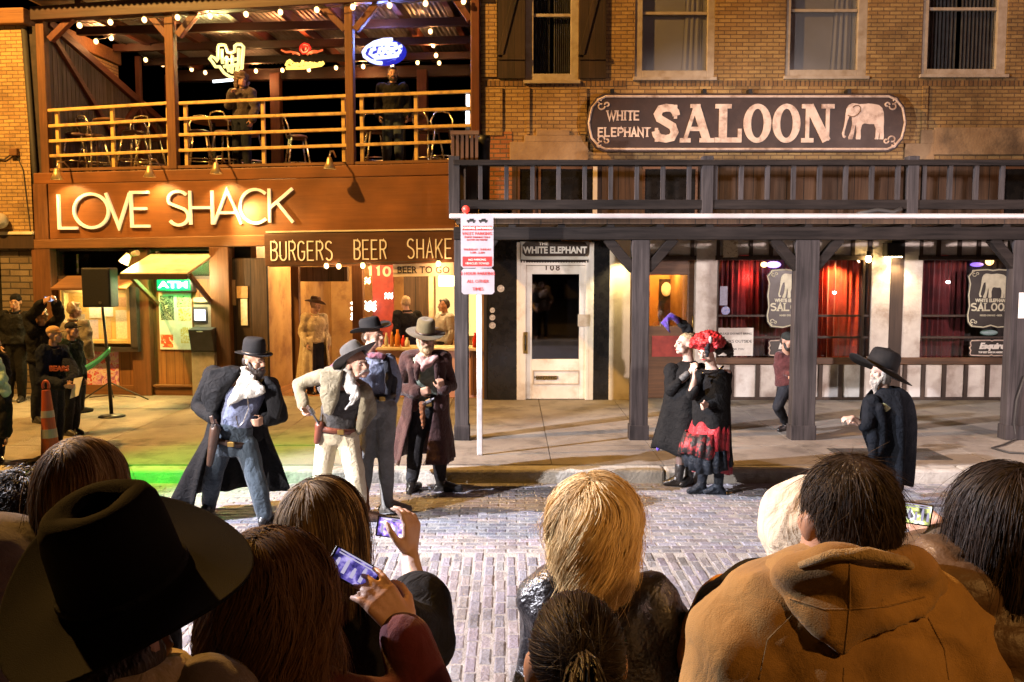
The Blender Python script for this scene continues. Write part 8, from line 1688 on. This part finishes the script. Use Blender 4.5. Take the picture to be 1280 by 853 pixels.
# inside the bar
for px, w, e, z in ((352,1.2,55,2.8),(420,2.0,70,2.9),(560,2.2,80,2.7),(480,1.0,35,2.8)): u_, _ = LF.px(px, 400, w); lamp('bar_light', 'POINT', LF.world(u_, w, z), e, (1,.62,.25), size=.08)
u_, _ = LF.px(100, 330, 1.5); lamp('room_light', 'POINT', LF.world(u_, 2.0, 2.9), 6, (1,.5,.2), size=.1)
# balcony fill comes from the bulbs; a few carry real lamps
for px, py, w in ((139,47,1.8),(320,89,4.2),(454,84,4.2),(540,56,2.6),(262,20,.2),(441,9,.2)):
    u_, z_ = LF.px(px, py, w); lamp('bulb_light', 'POINT', LF.world(u_, w, z_-.12), 13, (1,.42,.14), size=.05)
# neon glow on the roof sheets
for px, py, w, e, c_ in ((284,72,1.6,26,(1,.85,.3)),(480,62,1.2,40,(.25,.3,1)),(382,70,2.2,12,(1,.3,.1))):
    u_, z_ = LF.px(px, py, w); lamp('neon_light', 'POINT', LF.world(u_, w-.12, z_+.1), e, c_, size=.1)
for px, e in ((416,3),(453,3),(548,5)):
    u_, z_ = LF.px(px, 334, -.25); lamp('bulb_light', 'POINT', LF.world(u_, -.26, z_-.05), e, (1,.5,.2), size=.04)
u_, z_ = L(122, 368); lamp('case_light', 'POINT', LF.world(u_, -.2, z_+.02), 11, (1,.75,.35), size=.06)
# saloon
u_, _ = S(835, 340, 1.6); lamp('entry_light', 'POINT', (u_, 14.8+1.7, 2.55), 60, (1,.5,.12), size=.08)
u_, z_ = S(774, 318); lamp('pilaster_light', 'SPOT', (u_-.02, 14.8-.35, z_+.02), 40, (1,.75,.35), aim=(u_, 14.8, .3), size=.04, spot=100, blend=.6)
u_, z_ = S(1117, 322); lamp('wash_light', 'SPOT', (u_, 14.8-.22, z_-.05), 30, (1,.72,.36), aim=(u_, 14.8-.05, .2), size=.05, spot=120, blend=.6)
u_, _ = S(1048, 330, .1); lamp('curtain_light', 'SPOT', (u_, 14.8+.14, zH-.05), 60, (1,.4,.12), aim=(u_, 14.8+.4, .8), size=.05, spot=130, blend=.6)
u_, _ = S(935, 330, .4); lamp('lantern_light', 'POINT', (u_, 14.8+.4, 2.2), 5, (1,.15,.1), size=.08)
# night sky
w_ = bpy.data.worlds.new('World'); SC.world = w_; w_.use_nodes = True; nt = w_.node_tree
sky = nt.nodes.new('ShaderNodeTexSky'); sky.sky_type = 'NISHITA'; sky.sun_disc = False; sky.sun_elevation = R(-6); sky.sun_rotation = R(200)
nt.links.new(sky.outputs[0], nt.nodes['Background'].inputs[0]); nt.nodes['Background'].inputs[1].default_value = .01
# ================================================================ camera
cam = bpy.data.cameras.new('camera'); cam.sensor_width = 36; cam.lens = 36 * FPX / 1280; cam.clip_end = 500; cam.clip_start = .05
co = bpy.data.objects.new('camera', cam); COL.objects.link(co); co.location = (0, 0, CAMZ); co.rotation_euler = (math.pi/2 - PITCH, 0, 0); SC.camera = co
SC.view_settings.view_transform = 'Standard'; SC.view_settings.look = 'None'; SC.view_settings.exposure = 1.5; SC.view_settings.gamma = 1
cy = SC.cycles; cy.max_bounces = 6; cy.diffuse_bounces = 3; cy.glossy_bounces = 3; cy.transparent_max_bounces = 12; cy.sample_clamp_indirect = 4; cy.caustics_reflective = False; cy.caustics_refractive = False
